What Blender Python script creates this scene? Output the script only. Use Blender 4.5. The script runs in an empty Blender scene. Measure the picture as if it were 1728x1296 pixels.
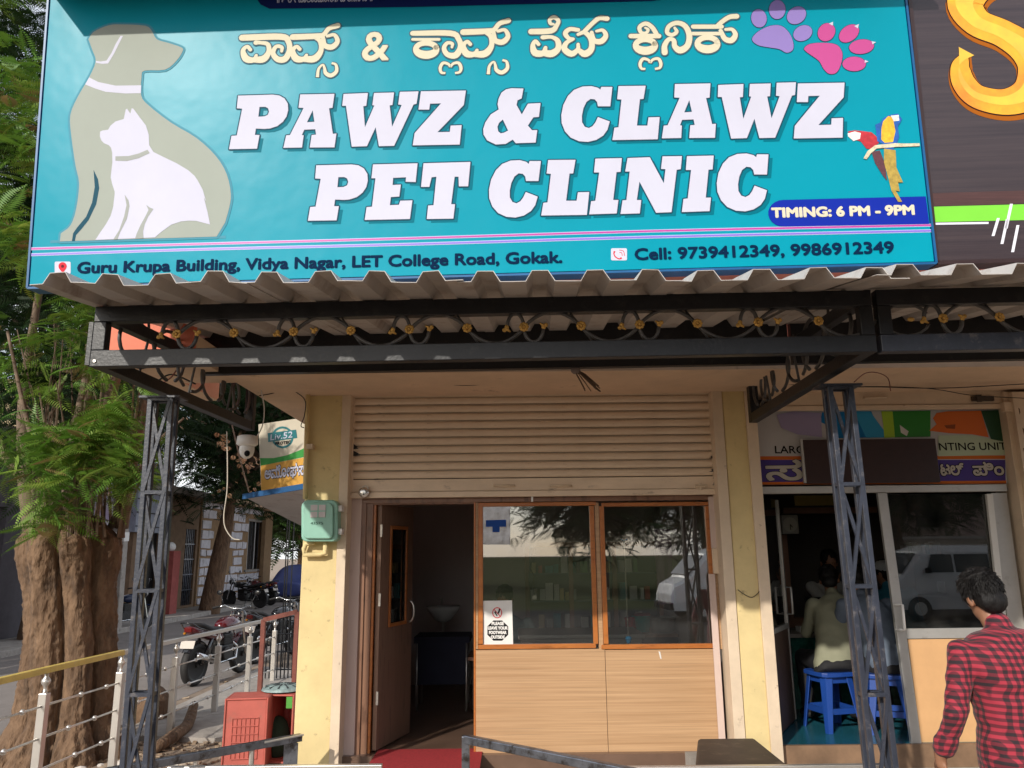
import bpy, bmesh, math, random
import numpy as np
from mathutils import Vector, Matrix, noise, geometry
random.seed(7)
SC = bpy.context.scene
COL = SC.collection
rad = math.radians
PITCH, ROLL, FPX = 12.3, -0.6, 1298.0
CAMZ = 1.62
# ---------------- camera
cd = bpy.data.cameras.new('camera'); cam = bpy.data.objects.new('camera', cd); COL.objects.link(cam)
cd.sensor_width = 36.0; cd.lens = FPX/1728*36; cd.clip_start = 0.05; cd.clip_end = 900
RM = Matrix.Rotation(rad(90+PITCH), 3, 'X') @ Matrix.Rotation(rad(ROLL), 3, 'Z')
cam.matrix_world = Matrix.Translation((0, 0, CAMZ)) @ RM.to_4x4()
SC.camera = cam
# ---------------- sky and sun
SUNV = Vector((-0.56, -1.0, 0.60)).normalized()          # towards the sun
el = math.asin(SUNV.z); az = math.atan2(SUNV.x, SUNV.y)
W_ = bpy.data.worlds.new('World'); SC.world = W_; W_.use_nodes = True
nt = W_.node_tree; bg = nt.nodes['Background']
sky = nt.nodes.new('ShaderNodeTexSky'); sky.sky_type = 'NISHITA'; sky.sun_disc = False
sky.sun_elevation = el; sky.sun_rotation = az % (2*math.pi); sky.dust_density = 1.3; sky.air_density = 1.0
# thin bright cloud over most of the sky
wtc = nt.nodes.new('ShaderNodeTexCoord'); wmp = nt.nodes.new('ShaderNodeMapping'); wmp.inputs['Scale'].default_value = (1.5, 1.5, 4)
wnz = nt.nodes.new('ShaderNodeTexNoise'); wnz.inputs['Scale'].default_value = 1.8; wnz.inputs['Detail'].default_value = 7; wnz.inputs['Roughness'].default_value = .55
wrp = nt.nodes.new('ShaderNodeMapRange'); wrp.inputs[1].default_value = .38; wrp.inputs[2].default_value = .62; wrp.inputs[3].default_value = .35; wrp.inputs[4].default_value = .92
wmx = nt.nodes.new('ShaderNodeMix'); wmx.data_type = 'RGBA'; wmx.inputs[7].default_value = (6.6, 6.7, 7.0, 1)
nt.links.new(wtc.outputs['Generated'], wmp.inputs[0]); nt.links.new(wmp.outputs[0], wnz.inputs[0]); nt.links.new(wnz.outputs[0], wrp.inputs[0]); nt.links.new(wrp.outputs[0], wmx.inputs[0]); nt.links.new(sky.outputs[0], wmx.inputs[6])
nt.links.new(wmx.outputs[2], bg.inputs[0]); bg.inputs[1].default_value = 0.15
sl = bpy.data.lights.new('sun', 'SUN'); sl.energy = 3.0; sl.angle = rad(0.8); sl.color = (1.0, 0.94, 0.84)
so = bpy.data.objects.new('sun', sl); COL.objects.link(so); so.location = (-6, -10, 9)
so.rotation_euler = SUNV.to_track_quat('Z', 'Y').to_euler()
SC.view_settings.view_transform = 'Standard'; SC.view_settings.look = 'None'
SC.view_settings.exposure = 0.38; SC.view_settings.gamma = 1.0
try: SC.cycles.max_bounces = 10; SC.cycles.transparent_max_bounces = 12; SC.cycles.use_denoising = True; SC.cycles.caustics_reflective = False; SC.cycles.caustics_refractive = False
except Exception: pass

# ---------------- from a pixel of the photograph to a place
def ray(px, py):
    return RM @ Vector(((px-864)/FPX, (648-py)/FPX, -1.0))
def W(px, py, Y):
    d = ray(px, py); t = Y/d.y
    return Vector((0, 0, CAMZ)) + d*t
def WZ(px, py, z):
    d = ray(px, py); t = (z-CAMZ)/d.z
    return Vector((0, 0, CAMZ)) + d*t
def WX(px, py, x):
    d = ray(px, py); return Vector((0, 0, CAMZ)) + d*(x/d.x)

class Plane:
    def __init__(s, o, u, v):
        s.o = Vector(o); s.u = Vector(u).normalized(); v = Vector(v); s.v = (v - s.u*v.dot(s.u)).normalized(); s.n = s.u.cross(s.v)
    def pix(s, px, py):
        d = ray(px, py); c = Vector((0, 0, CAMZ)); t = (s.o-c).dot(s.n)/d.dot(s.n)
        p = c+d*t-s.o; return (p.dot(s.u), p.dot(s.v))
    def pt(s, a, b, c=0.0): return s.o+s.u*a+s.v*b+s.n*c

# ---------------- mesh builder
class MB:
    def __init__(s): s.v = []; s.f = []
    def add(s, vs, fs):
        b = len(s.v); s.v += [tuple(p) for p in vs]; s.f += [tuple(i+b for i in f) for f in fs]; return s
    def box(s, x0, x1, y0, y1, z0, z1):
        return s.add([(x0,y0,z0),(x1,y0,z0),(x1,y1,z0),(x0,y1,z0),(x0,y0,z1),(x1,y0,z1),(x1,y1,z1),(x0,y1,z1)],
                     [(0,3,2,1),(4,5,6,7),(0,1,5,4),(1,2,6,5),(2,3,7,6),(3,0,4,7)])
    def obox(s, c, ax, ay, az):
        c, ax, ay, az = map(Vector, (c, ax, ay, az))
        P = [c+ax*i+ay*j+az*k for k in (-1,1) for i, j in ((-1,-1),(1,-1),(1,1),(-1,1))]
        return s.add(P, [(0,3,2,1),(4,5,6,7),(0,1,5,4),(1,2,6,5),(2,3,7,6),(3,0,4,7)])
    def beam(s, p0, p1, w, h, up=(0,0,1)):
        p0, p1, up = Vector(p0), Vector(p1), Vector(up); d = p1-p0; n = d.normalized()
        r = n.cross(up)
        if r.length < 1e-3: r = n.cross(Vector((0,1,0)))
        r.normalize(); q = r.cross(n)
        return s.obox((p0+p1)/2, r*w/2, d/2, q*h/2)
    def tube(s, pts, r, n=6, caps=True):
        pts = [Vector(p) for p in pts]; m = len(pts); R = r if isinstance(r, (list, tuple)) else [r]*m
        prev = None; vs = []
        for i, p in enumerate(pts):
            t = (pts[min(i+1, m-1)]-pts[max(i-1, 0)])
            if t.length < 1e-9: t = Vector((0,0,1))
            t.normalize()
            if prev is None:
                a = t.cross(Vector((0,0,1)));
                if a.length < .1: a = t.cross(Vector((0,1,0)))
            else:
                a = prev - t*prev.dot(t)
                if a.length < 1e-5: a = t.cross(Vector((0,0,1)))
            a.normalize(); prev = a; b = t.cross(a)
            vs += [p+(a*math.cos(k*2*math.pi/n)+b*math.sin(k*2*math.pi/n))*R[i] for k in range(n)]
        fs = [(i*n+k, i*n+(k+1) % n, (i+1)*n+(k+1) % n, (i+1)*n+k) for i in range(m-1) for k in range(n)]
        if caps: fs += [tuple(range(n))[::-1], tuple((m-1)*n+k for k in range(n))]
        return s.add(vs, fs)
    def lathe(s, prof, c=(0,0,0), n=16, axis='Z'):
        vs = []
        for r, z in prof:
            for k in range(n):
                a = k*2*math.pi/n; x, y = r*math.cos(a), r*math.sin(a)
                p = {'Z': (x,y,z), 'Y': (x,z,y), 'X': (z,x,y)}[axis]
                vs.append((c[0]+p[0], c[1]+p[1], c[2]+p[2]))
        m = len(prof); fs = [(i*n+k, i*n+(k+1) % n, (i+1)*n+(k+1) % n, (i+1)*n+k) for i in range(m-1) for k in range(n)]
        fs += [tuple(range(n))[::-1], tuple((m-1)*n+k for k in range(n))]
        return s.add(vs, fs)
    def prism(s, poly, d):
        d = Vector(d); P = [Vector(p) for p in poly]; n = len(P)
        return s.add(P+[p+d for p in P], [tuple(range(n)), tuple(range(2*n-1, n-1, -1))]+[(i, i+n, (i+1) % n+n, (i+1) % n) for i in range(n)])
    def quad(s, *P): return s.add(P, [tuple(range(len(P)))])
    def ell(s, c, r, n=12, m=8, rot=None):
        if not isinstance(r, (list, tuple)): r = (r, r, r)
        vs = []; c = Vector(c)
        for i in range(1, m):
            th = math.pi*i/m
            for k in range(n):
                a = 2*math.pi*k/n; p = Vector((r[0]*math.sin(th)*math.cos(a), r[1]*math.sin(th)*math.sin(a), r[2]*math.cos(th)))
                if rot: p = rot @ p
                vs.append(c+p)
        t = Vector((0,0,r[2])); b = Vector((0,0,-r[2]))
        if rot: t = rot @ t; b = rot @ b
        vs += [c+t, c+b]; T = len(vs)-2; fs = []
        for i in range(m-2):
            for k in range(n): fs.append((i*n+k, (i+1)*n+k, (i+1)*n+(k+1) % n, i*n+(k+1) % n))
        for k in range(n): fs.append((T, k, (k+1) % n)); fs.append((T+1, (m-2)*n+(k+1) % n, (m-2)*n+k))
        return s.add(vs, fs)
    def limb(s, p0, r0, p1, r1, n=12):
        p0, p1 = Vector(p0), Vector(p1); d = (p1-p0); L = d.length; u = d/L if L > 1e-6 else Vector((0,0,1))
        pts = []; R = []
        for k in range(4): a = (k+.02)/4*math.pi/2; pts.append(p0-u*r0*math.cos(a)); R.append(r0*math.sin(a)+1e-4)
        pts += [p0, p1]; R += [r0, r1]
        for k in range(3, -1, -1): a = (k+.02)/4*math.pi/2; pts.append(p1+u*r1*math.cos(a)); R.append(r1*math.sin(a)+1e-4)
        return s.tube(pts, R, n)
    def loft(s, rings):
        n = len(rings[0]); vs = [p for r in rings for p in r]; m = len(rings)
        fs = [(i*n+k, i*n+(k+1) % n, (i+1)*n+(k+1) % n, (i+1)*n+k) for i in range(m-1) for k in range(n)]
        fs += [tuple(range(n))[::-1], tuple((m-1)*n+k for k in range(n))]
        return s.add(vs, fs)

def wloc(o):
    p = Vector((0,0,0))
    while o is not None: p += o.location; o = o.parent
    return p
def setp(o, label=None, cat=None, group=None, kind=None):
    for k, v in (('label', label), ('category', cat), ('group', group), ('kind', kind)):
        if v: o[k] = v
    return o
def thing(name, label, cat, loc=(0,0,0), group=None, rz=0):
    o = bpy.data.objects.new(name, None); COL.objects.link(o); o.location = loc; o.rotation_euler = (0,0,rz); o.empty_display_size = .2
    return setp(o, label, cat, group)
def mesh_from(mb, name='mesh', smooth=False, flip=True):
    me = bpy.data.meshes.new(name); me.from_pydata(mb.v, [], mb.f); me.validate()
    if flip:
        b = bmesh.new(); b.from_mesh(me); bmesh.ops.recalc_face_normals(b, faces=b.faces); b.to_mesh(me); b.free()
    if smooth: me.polygons.foreach_set('use_smooth', [True]*len(me.polygons))
    me.update(); return me
def obj(name, mb, m, parent=None, smooth=False, bev=0, flip=True, **kw):
    off = wloc(parent) if parent else None
    if parent is None:
        A = np.array(mb.v); off = Vector(((A[:,0].min()+A[:,0].max())/2, (A[:,1].min()+A[:,1].max())/2, A[:,2].min()))
    q = MB(); q.v = [(x-off.x, y-off.y, z-off.z) for x, y, z in mb.v]; q.f = mb.f
    me = mesh_from(q, name, smooth, flip)
    o = bpy.data.objects.new(name, me); COL.objects.link(o)
    if parent: o.parent = parent
    else: o.location = off
    if m: me.materials.append(m)
    if bev:
        b = o.modifiers.new('bevel', 'BEVEL'); b.width = bev; b.segments = 2; b.limit_method = 'ANGLE'; b.angle_limit = rad(40)
    return setp(o, **kw)
def clone(o, parent=None, loc=None, rz=None, mats=None):
    c = o.copy(); COL.objects.link(c)
    if parent is not None: c.parent = parent
    if mats and c.data and c.data.materials and c.data.materials[0] in mats:
        c.data = c.data.copy(); c.data.materials[0] = mats[c.data.materials[0]]
    for ch in list(o.children): clone(ch, c, mats=mats)
    if loc is not None: c.location = loc
    if rz is not None: c.rotation_euler = (0,0,rz)
    return c
def pbox(mb, x0, x1, y0, y1, Y0, Y1):
    """box whose front face, in the plane Y0, spans these pixels of the photograph"""
    A, B, C, D = W(x0,y0,Y0), W(x1,y0,Y0), W(x1,y1,Y0), W(x0,y1,Y0)
    return mb.box((A.x+D.x)/2, (B.x+C.x)/2, Y0, Y1, (C.z+D.z)/2, (A.z+B.z)/2)
def cr(pts, k=6):
    """smooth curve through points (Catmull-Rom), any dimension"""
    P = [np.array(p, float) for p in pts]; P = [2*P[0]-P[1]]+P+[2*P[-1]-P[-2]]; out = []
    for i in range(1, len(P)-2):
        for j in range(k):
            t = j/k; a, b, c, d = P[i-1], P[i], P[i+1], P[i+2]
            out.append(.5*((2*b)+(c-a)*t+(2*a-5*b+4*c-d)*t*t+(3*b-a-3*c+d)*t**3))
    out.append(P[-2]); return out

# ---------------- materials
MATS = {}
def M(name, col, rough=.6, metal=0., var=.15, scale=5., bump=0., bs=60., stain=None, ss=3., st=(.55,.7), spec=.5, stretch=(1,1,1), alpha=None, col2=None, sheen=0, coat=0, det=5, emit=None, bd=.01):
    if name in MATS: return MATS[name]
    m = bpy.data.materials.new(name); m.use_nodes = True; n = m.node_tree.nodes; L = m.node_tree.links; P = n['Principled BSDF']
    P.inputs['Roughness'].default_value = rough; P.inputs['Metallic'].default_value = metal; P.inputs['Specular IOR Level'].default_value = spec
    if coat: P.inputs['Coat Weight'].default_value = coat
    if sheen: P.inputs['Sheen Weight'].default_value = sheen
    tc = n.new('ShaderNodeTexCoord'); mp = n.new('ShaderNodeMapping'); mp.inputs['Scale'].default_value = stretch
    L.new(tc.outputs['Object'], mp.inputs[0])
    nz = n.new('ShaderNodeTexNoise'); nz.inputs['Scale'].default_value = scale; nz.inputs['Detail'].default_value = det; nz.inputs['Roughness'].default_value = .65; L.new(mp.outputs[0], nz.inputs[0])
    r = n.new('ShaderNodeValToRGB'); L.new(nz.outputs[0], r.inputs[0])
    c2 = col2 or tuple(min(1, c*(1+var)) for c in col); c1 = tuple(c*(1-var) for c in col) if not col2 else col
    r.color_ramp.elements[0].position = .3; r.color_ramp.elements[1].position = .7
    r.color_ramp.elements[0].color = (*c1, 1); r.color_ramp.elements[1].color = (*c2, 1)
    out = r.outputs[0]
    if stain:
        n2 = n.new('ShaderNodeTexNoise'); n2.inputs['Scale'].default_value = ss; n2.inputs['Detail'].default_value = 8; n2.inputs['Roughness'].default_value = .7; L.new(mp.outputs[0], n2.inputs[0])
        r2 = n.new('ShaderNodeValToRGB'); r2.color_ramp.elements[0].position = st[0]; r2.color_ramp.elements[1].position = st[1]; L.new(n2.outputs[0], r2.inputs[0])
        mx = n.new('ShaderNodeMix'); mx.data_type = 'RGBA'; L.new(r2.outputs[0], mx.inputs[0]); L.new(out, mx.inputs[6]); mx.inputs[7].default_value = (*stain, 1); out = mx.outputs[2]
    L.new(out, P.inputs['Base Color'])
    if bump:
        n3 = n.new('ShaderNodeTexNoise'); n3.inputs['Scale'].default_value = bs; n3.inputs['Detail'].default_value = 4; L.new(mp.outputs[0], n3.inputs[0])
        b = n.new('ShaderNodeBump'); b.inputs['Strength'].default_value = bump; b.inputs['Distance'].default_value = bd; L.new(n3.outputs[0], b.inputs['Height']); L.new(b.outputs[0], P.inputs['Normal'])
    if emit: P.inputs['Emission Color'].default_value = (*emit[0], 1); P.inputs['Emission Strength'].default_value = emit[1]
    MATS[name] = m; return m
def flat(name, col, rough=.45, **k):
    k.setdefault('spec', .07 if ('print' in name or 'vinyl' in name) else .3)
    return M(name, col, max(rough, .5) if 'print' in name or 'vinyl' in name else rough, var=.03, scale=3, **k)
def leafmat(name, c1, c2, scale=1.2, trans=.45):
    m = M(name, c1, .5, var=.1, scale=scale, col2=c2, spec=.4); n = m.node_tree.nodes; L = m.node_tree.links; P = n['Principled BSDF']
    t = n.new('ShaderNodeBsdfTranslucent'); mx = n.new('ShaderNodeMixShader'); mx.inputs[0].default_value = trans
    src = P.inputs['Base Color'].links[0].from_socket; L.new(src, t.inputs[0]); L.new(P.outputs[0], mx.inputs[1]); L.new(t.outputs[0], mx.inputs[2])
    o = [q for q in n if q.type == 'OUTPUT_MATERIAL'][0]; L.new(mx.outputs[0], o.inputs[0]); return m
def glassmat(name, tint=(.9,.93,.92), refl=.12, rough=.0, dust=.06):
    m = bpy.data.materials.new(name); m.use_nodes = True; n = m.node_tree.nodes; L = m.node_tree.links; n.remove(n['Principled BSDF'])
    o = [q for q in n if q.type == 'OUTPUT_MATERIAL'][0]
    tr = n.new('ShaderNodeBsdfTransparent'); tr.inputs[0].default_value = (*tint, 1); g = n.new('ShaderNodeBsdfGlossy'); g.inputs['Roughness'].default_value = rough
    lw = n.new('ShaderNodeFresnel'); lw.inputs[0].default_value = 1.5; ad = n.new('ShaderNodeMath'); ad.operation = 'MULTIPLY_ADD'; ad.inputs[1].default_value = 1.6; ad.inputs[2].default_value = refl-.064; ad.use_clamp = True
    L.new(lw.outputs[0], ad.inputs[0]); mx = n.new('ShaderNodeMixShader'); L.new(ad.outputs[0], mx.inputs[0]); L.new(tr.outputs[0], mx.inputs[1]); L.new(g.outputs[0], mx.inputs[2])
    d = n.new('ShaderNodeBsdfDiffuse'); d.inputs[0].default_value = (.5,.48,.44,1); nz = n.new('ShaderNodeTexNoise'); nz.inputs['Scale'].default_value = 4; nz.inputs['Detail'].default_value = 6
    r = n.new('ShaderNodeMapRange'); r.inputs[1].default_value = .35; r.inputs[2].default_value = .8; r.inputs[3].default_value = 0; r.inputs[4].default_value = dust*2; L.new(nz.outputs[0], r.inputs[0])
    m2 = n.new('ShaderNodeMixShader'); L.new(r.outputs[0], m2.inputs[0]); L.new(mx.outputs[0], m2.inputs[1]); L.new(d.outputs[0], m2.inputs[2]); L.new(m2.outputs[0], o.inputs[0])
    MATS[name] = m; return m
def woodmat(name, c1, c2, sx=.6, sz=38., rough=.35, dark=None):
    m = M(name, c1, rough, scale=1.0, col2=c2, stretch=(sx, sx, sz), det=6); n = m.node_tree.nodes; L = m.node_tree.links; P = n['Principled BSDF']
    n2 = n.new('ShaderNodeTexNoise'); mp = n.new('ShaderNodeMapping'); mp.inputs['Scale'].default_value = (sx*2, sx*2, sz*4); tc = [q for q in n if q.type == 'TEX_COORD'][0]
    L.new(tc.outputs['Object'], mp.inputs[0]); L.new(mp.outputs[0], n2.inputs[0]); n2.inputs['Scale'].default_value = 1.3; n2.inputs['Detail'].default_value = 3
    r = n.new('ShaderNodeValToRGB'); r.color_ramp.elements[0].position = .57; r.color_ramp.elements[1].position = .68; r.color_ramp.elements[1].color = (.75,.75,.75,1); L.new(n2.outputs[0], r.inputs[0])
    mx = n.new('ShaderNodeMix'); mx.data_type = 'RGBA'; L.new(r.outputs[0], mx.inputs[0]); src = P.inputs['Base Color'].links[0].from_socket; L.new(src, mx.inputs[6])
    d = dark or tuple(c*.55 for c in c1); mx.inputs[7].default_value = (*d, 1); L.new(mx.outputs[2], P.inputs['Base Color']); return m

# ---------------- flat print: filled outlines laid on a plane
def inside(p, poly):
    x, y = p; c = False; j = len(poly)-1
    for i in range(len(poly)):
        xi, yi = poly[i]; xj, yj = poly[j]
        if (yi > y) != (yj > y) and x < (xj-xi)*(y-yi)/(yj-yi+1e-12)+xi: c = not c
        j = i
    return c
def fill(poly, holes=()):
    V = []; E = []
    for q in [poly]+list(holes):
        b = len(V); V += [Vector((p[0], p[1])) for p in q]; E += [(b+i, b+(i+1) % len(q)) for i in range(len(q))]
    vs, es, fs, *_ = geometry.delaunay_2d_cdt(V, E, [], 0, 1e-7)
    out = []
    for f in fs:
        c = ((vs[f[0]].x+vs[f[1]].x+vs[f[2]].x)/3, (vs[f[0]].y+vs[f[1]].y+vs[f[2]].y)/3)
        if inside(c, poly) and not any(inside(c, h) for h in holes): out.append(f)
    return [(v.x, v.y) for v in vs], out
def lay(mb, pl, shape, z, dx=0, dy=0):
    vs, fs = shape; mb.add([pl.pt(x+dx, y+dy, z) for x, y in vs], fs)
def ring(mb, pl, shape, z, d, n=8):
    for k in range(n): a = 2*math.pi*k/n; lay(mb, pl, shape, z+.00008*k, d*math.cos(a), d*math.sin(a))
def stroke(pts, k=5):
    """a brush line (x, y, width) as one outline"""
    P = cr(pts, k); L = []; R = []
    for i, p in enumerate(P):
        a = P[max(i-1, 0)]; b = P[min(i+1, len(P)-1)]; t = np.array([b[0]-a[0], b[1]-a[1]]); t = t/(np.linalg.norm(t)+1e-9); nrm = np.array([-t[1], t[0]])*p[2]/2
        L.append((p[0]+nrm[0], p[1]+nrm[1])); R.append((p[0]-nrm[0], p[1]-nrm[1]))
    vs = L+R; n = len(L); return vs, [(i, i+1, n+i+1, n+i) for i in range(n-1)]
_txt = {}
def glyphs(s, shear=0.):
    key = (s, shear)
    if key not in _txt:
        c = bpy.data.curves.new('text', 'FONT'); c.body = s; c.size = 1; c.shear = shear; c.resolution_u = 3
        o = bpy.data.objects.new('text', c); COL.objects.link(o); dg = bpy.context.evaluated_depsgraph_get(); me = bpy.data.meshes.new_from_object(o.evaluated_get(dg))
        vs = [(v.co.x, v.co.y) for v in me.vertices]; fs = [tuple(p.vertices) for p in me.polygons]
        bpy.data.objects.remove(o); bpy.data.curves.remove(c); bpy.data.meshes.remove(me); _txt[key] = (vs, fs)
    return _txt[key]
def text(mb, pl, s, bl, br, cap, z, bold=0., vb=None, shear=0., capu=.73, whole=False):
    """lettering whose baseline runs between two pixels bl, br; cap = capital height in pixels"""
    vs, fs = glyphs(s, shear); A = pl.pix(*bl); B = pl.pix(*br); C = pl.pix(bl[0], bl[1]-cap)
    x0 = min(v[0] for v in vs); x1 = max(v[0] for v in vs); w = math.hypot(B[0]-A[0], B[1]-A[1]); ux, uy = (B[0]-A[0])/w, (B[1]-A[1])/w
    h = math.hypot(C[0]-A[0], C[1]-A[1]); sx = w/(x1-x0); sy = h/capu
    sh = ([((A[0]+ux*(x-x0)*sx - uy*y*sy), (A[1]+uy*(x-x0)*sx+ux*y*sy)) for x, y in vs], fs)
    if bold: ring(mb, pl, sh, z-.0009, bold*h, 6)
    lay(mb, pl, sh, z); return sh
# ================= materials
yellow = M('yellow_wall_paint', (.68,.54,.27), .75, var=.10, scale=3, bump=.25, bs=25, stain=(.30,.22,.12), ss=11, st=(.62,.74))
cream = M('cream_paint', (.66,.53,.39), .55, var=.10, scale=4, bump=.15, bs=30, stain=(.25,.16,.11), ss=9, st=(.64,.76))
pinkboard = M('pinkish_board', (.60,.47,.42), .6, var=.08, scale=4, stretch=(1,1,.3), stain=(.35,.22,.17), ss=12, st=(.62,.78))
soffitm = M('soffit_plaster', (.66,.49,.35), .85, var=.12, scale=2, bump=.2, bs=20, stain=(.25,.17,.12), ss=4, st=(.62,.8))
salmon = M('salmon_wall_paint', (.72,.20,.12), .75, var=.10, scale=2, bump=.2, bs=30, stain=(.5,.25,.2), ss=5, st=(.6,.8))
shutterm = M('shutter_paint', (.76,.61,.46), .42, var=.12, scale=2.2, stretch=(1,1,3), stain=(.20,.14,.10), ss=5, st=(.60,.78), bump=.1, bs=20)
dirtblack = M('greasy_black', (.012,.010,.010), .5, var=.3)
blackiron = M('black_painted_iron', (.010,.011,.014), .42, var=.3, scale=8, stain=(.035,.032,.03), ss=14, st=(.56,.75), bump=.15, bs=60)
greyiron = M('slate_painted_iron', (.036,.042,.060), .35, var=.25, scale=8, stain=(.13,.12,.12), ss=16, st=(.56,.72), bump=.15, bs=60)
ironscroll = M('dull_iron_bar', (.085,.080,.078), .45, var=.3, scale=12)
goldm = M('gilded_iron', (.62,.36,.09), .45, metal=.3, var=.3, scale=30)
sheetm = M('painted_roof_sheet', (.47,.44,.42), .5, var=.12, scale=2.5, stain=(.24,.18,.15), ss=5, st=(.52,.75))
steel = M('stainless_steel', (.66,.63,.59), .32, metal=.75, var=.05, scale=2, stain=(.42,.36,.30), ss=14, st=(.68,.85))
oldsteel = M('worn_steel_rail', (.20,.215,.25), .3, metal=.85, var=.3, scale=12, stain=(.07,.06,.055), ss=10, st=(.52,.64))
alum = M('anodised_aluminium', (.46,.45,.43), .42, metal=.5, var=.08, scale=6, stain=(.28,.25,.22), ss=8, st=(.6,.8))
lam = woodmat('oak_laminate', (.56,.36,.205), (.37,.215,.11), sz=55.)
lamdark = woodmat('brown_laminate', (.20,.10,.062), (.27,.145,.09), sx=8, sz=.8)
beading = woodmat('varnished_beading', (.48,.17,.04), (.36,.11,.028), sx=3, sz=8, rough=.3)
doorw = woodmat('door_wood', (.24,.145,.10), (.19,.11,.075), sx=10, sz=.8, rough=.4)
glass = glassmat('window_glass', (.93,.95,.93), .25, 0, .02)
glass2 = glassmat('door_glass', (.55,.58,.58), .10, 0, .03)
white = flat('white_paper', (.75,.74,.72), .6)
black = flat('black_print', (.012,.012,.014), .5)
whitep = flat('white_paint', (.72,.71,.69), .4)
teal = M('teal_flex_banner', (.0,.275,.375), .33, var=.04, scale=.6, spec=.12, bump=.25, bs=1.1, bd=.06)
tealshade = flat('dark_teal_print', (.0,.15,.21), .32)
tealout = flat('slate_teal_print', (.01,.07,.11), .32)
letterw = flat('white_vinyl', (.56,.56,.67), .30)
cream_l = flat('cream_vinyl', (.66,.61,.46), .35)
greyout = flat('grey_blue_print', (.06,.13,.18), .35)
doggrey = flat('dog_grey_print', (.33,.36,.32), .32)
dogout = flat('blue_grey_print', (.07,.27,.36), .32)
purple = flat('purple_print', (.27,.20,.50), .35)
pink = flat('pink_print', (.50,.08,.27), .35)
navy = flat('navy_print', (.008,.025,.33), .35)
navyt = flat('dark_navy_print', (.004,.02,.06), .5, spec=.02)
reds = flat('red_print', (.6,.03,.05), .4)
bluepl = M('blue_moulded_plastic', (.012,.055,.27), .35, var=.1)
concrete = M('concrete', (.33,.30,.27), .85, var=.18, scale=6, bump=.3, bs=50, stain=(.18,.16,.14), ss=5)
asphalt = M('grey_road_surface', (.215,.19,.175), .85, var=.12, scale=1.2, bump=.3, bs=90, stain=(.14,.12,.11), ss=.8)
dirt = M('dusty_earth', (.25,.19,.14), .95, var=.22, scale=2.5, bump=.6, bs=25, stain=(.13,.09,.065), ss=3)
skin = M('brown_skin', (.27,.13,.075), .5, var=.08, scale=15)
hairm = M('black_hair', (.006,.005,.005), .6, spec=.25, var=.3, scale=40, stretch=(1,1,.3), bump=.6, bs=120)
redrust = M('rust_red_paint', (.17,.045,.03), .6, var=.25, scale=12)
rubber = M('black_rubber', (.018,.017,.017), .7, var=.2)
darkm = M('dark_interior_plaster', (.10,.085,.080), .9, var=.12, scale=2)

# ================= the ground, roads
GZ = -0.25
obj('ground', MB().quad((-300,-300,GZ),(300,-300,GZ),(300,300,GZ),(-300,300,GZ)), dirt, kind='structure')
m = MB()
for i in range(24):
    y0, y1 = -20+i*9, -11+i*9
    m.quad((-9.7,y0,GZ+.004),(-4.35+.12*math.sin(i*1.3),y0,GZ+.004),(-4.35+.12*math.sin((i+1)*1.3),y1,GZ+.004),(-9.7,y1,GZ+.004))
obj('side_road', m, asphalt, kind='structure')
tarmac = M('dark_tarmac', (.045,.043,.042), .95, spec=0, var=.15, scale=2, bump=.3, bs=90)
obj('front_road', MB().quad((-80,-13,GZ+.008),(80,-13,GZ+.008),(80,-.8,GZ+.008),(-80,-.8,GZ+.008)), tarmac, kind='structure')
obj('added_dark_verge', MB().quad((-200,-260,GZ+.004),(200,-260,GZ+.004),(200,-13,GZ+.004),(-200,-13,GZ+.004)), M('added_dark_ground', (.05,.055,.03), .95, spec=0, var=.3, scale=.5), kind='structure')  # dark ground added behind the camera to darken what the windows reflect
obj('far_pavement', MB().box(-11.1,-9.7,3,120,GZ-.05,GZ+.13), concrete, kind='structure', bev=.02)
obj('shop_floor_plinth', MB().box(-1.72,6.2,5.35,10.2,GZ-.02,-.012), concrete, kind='structure', bev=.01)

# ================= the clinic building
bld = thing('shop_building', 'salmon and yellow shop building with cream balcony soffit behind the signs and metal canopy', 'building', (0.2,6.3,0))
m = MB(); pbox(m, 508,567, 655,1330, 6.25, 6.6); obj('pillar', m, yellow, bld, bev=.006, label='sunlit yellow pillar carrying the green meter box')
m = MB(); pbox(m, 1240,1279, 655,1330, 6.25, 6.6); obj('pillar', m, yellow, bld, bev=.006, label='yellow pillar between the clinic and the printing shop')
for a,b in ((566.3,582),(1221.5,1239.5),(1279.7,1299)): m = MB(); pbox(m, a,b, 655,1330, 6.235, 6.45); obj('plaster_reveal', m, cream, bld, bev=.004)
# balcony slab, its soffit and the parapet above
A = W(512,640,5.45)
m = MB(); m.box(-2.10,8.5,5.45,10.5,2.90,3.06); obj('balcony_slab', m, soffitm, bld)
m = MB(); m.box(-2.735,-2.101,4.95,5.72,2.90,3.06); m.box(-2.735,-2.50,5.72,6.42,2.901,3.06); obj('balcony_slab', m, soffitm, bld)
m = MB(); m.box(-2.10,8.5,5.452,5.56,3.063,4.7); m.box(-2.74,-2.103,4.90,4.949,2.905,4.7); m.box(-2.74,-2.70,4.95,6.42,3.063,4.7); m.box(-2.098,8.5,5.56,10.5,6.4,6.6)
obj('parapet_wall', m, salmon, bld)
m = MB(); m.box(-1.72,8.5,6.6,6.8,3.06,6.4); m.box(-1.72,-1.6,6.8,10.5,3.06,6.4); obj('upper_wall', m, salmon, bld)
m = MB(); pbox(m, 568,1279, 652,666, 6.30, 6.55); obj('lintel', m, cream, bld, bev=.006)
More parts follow.
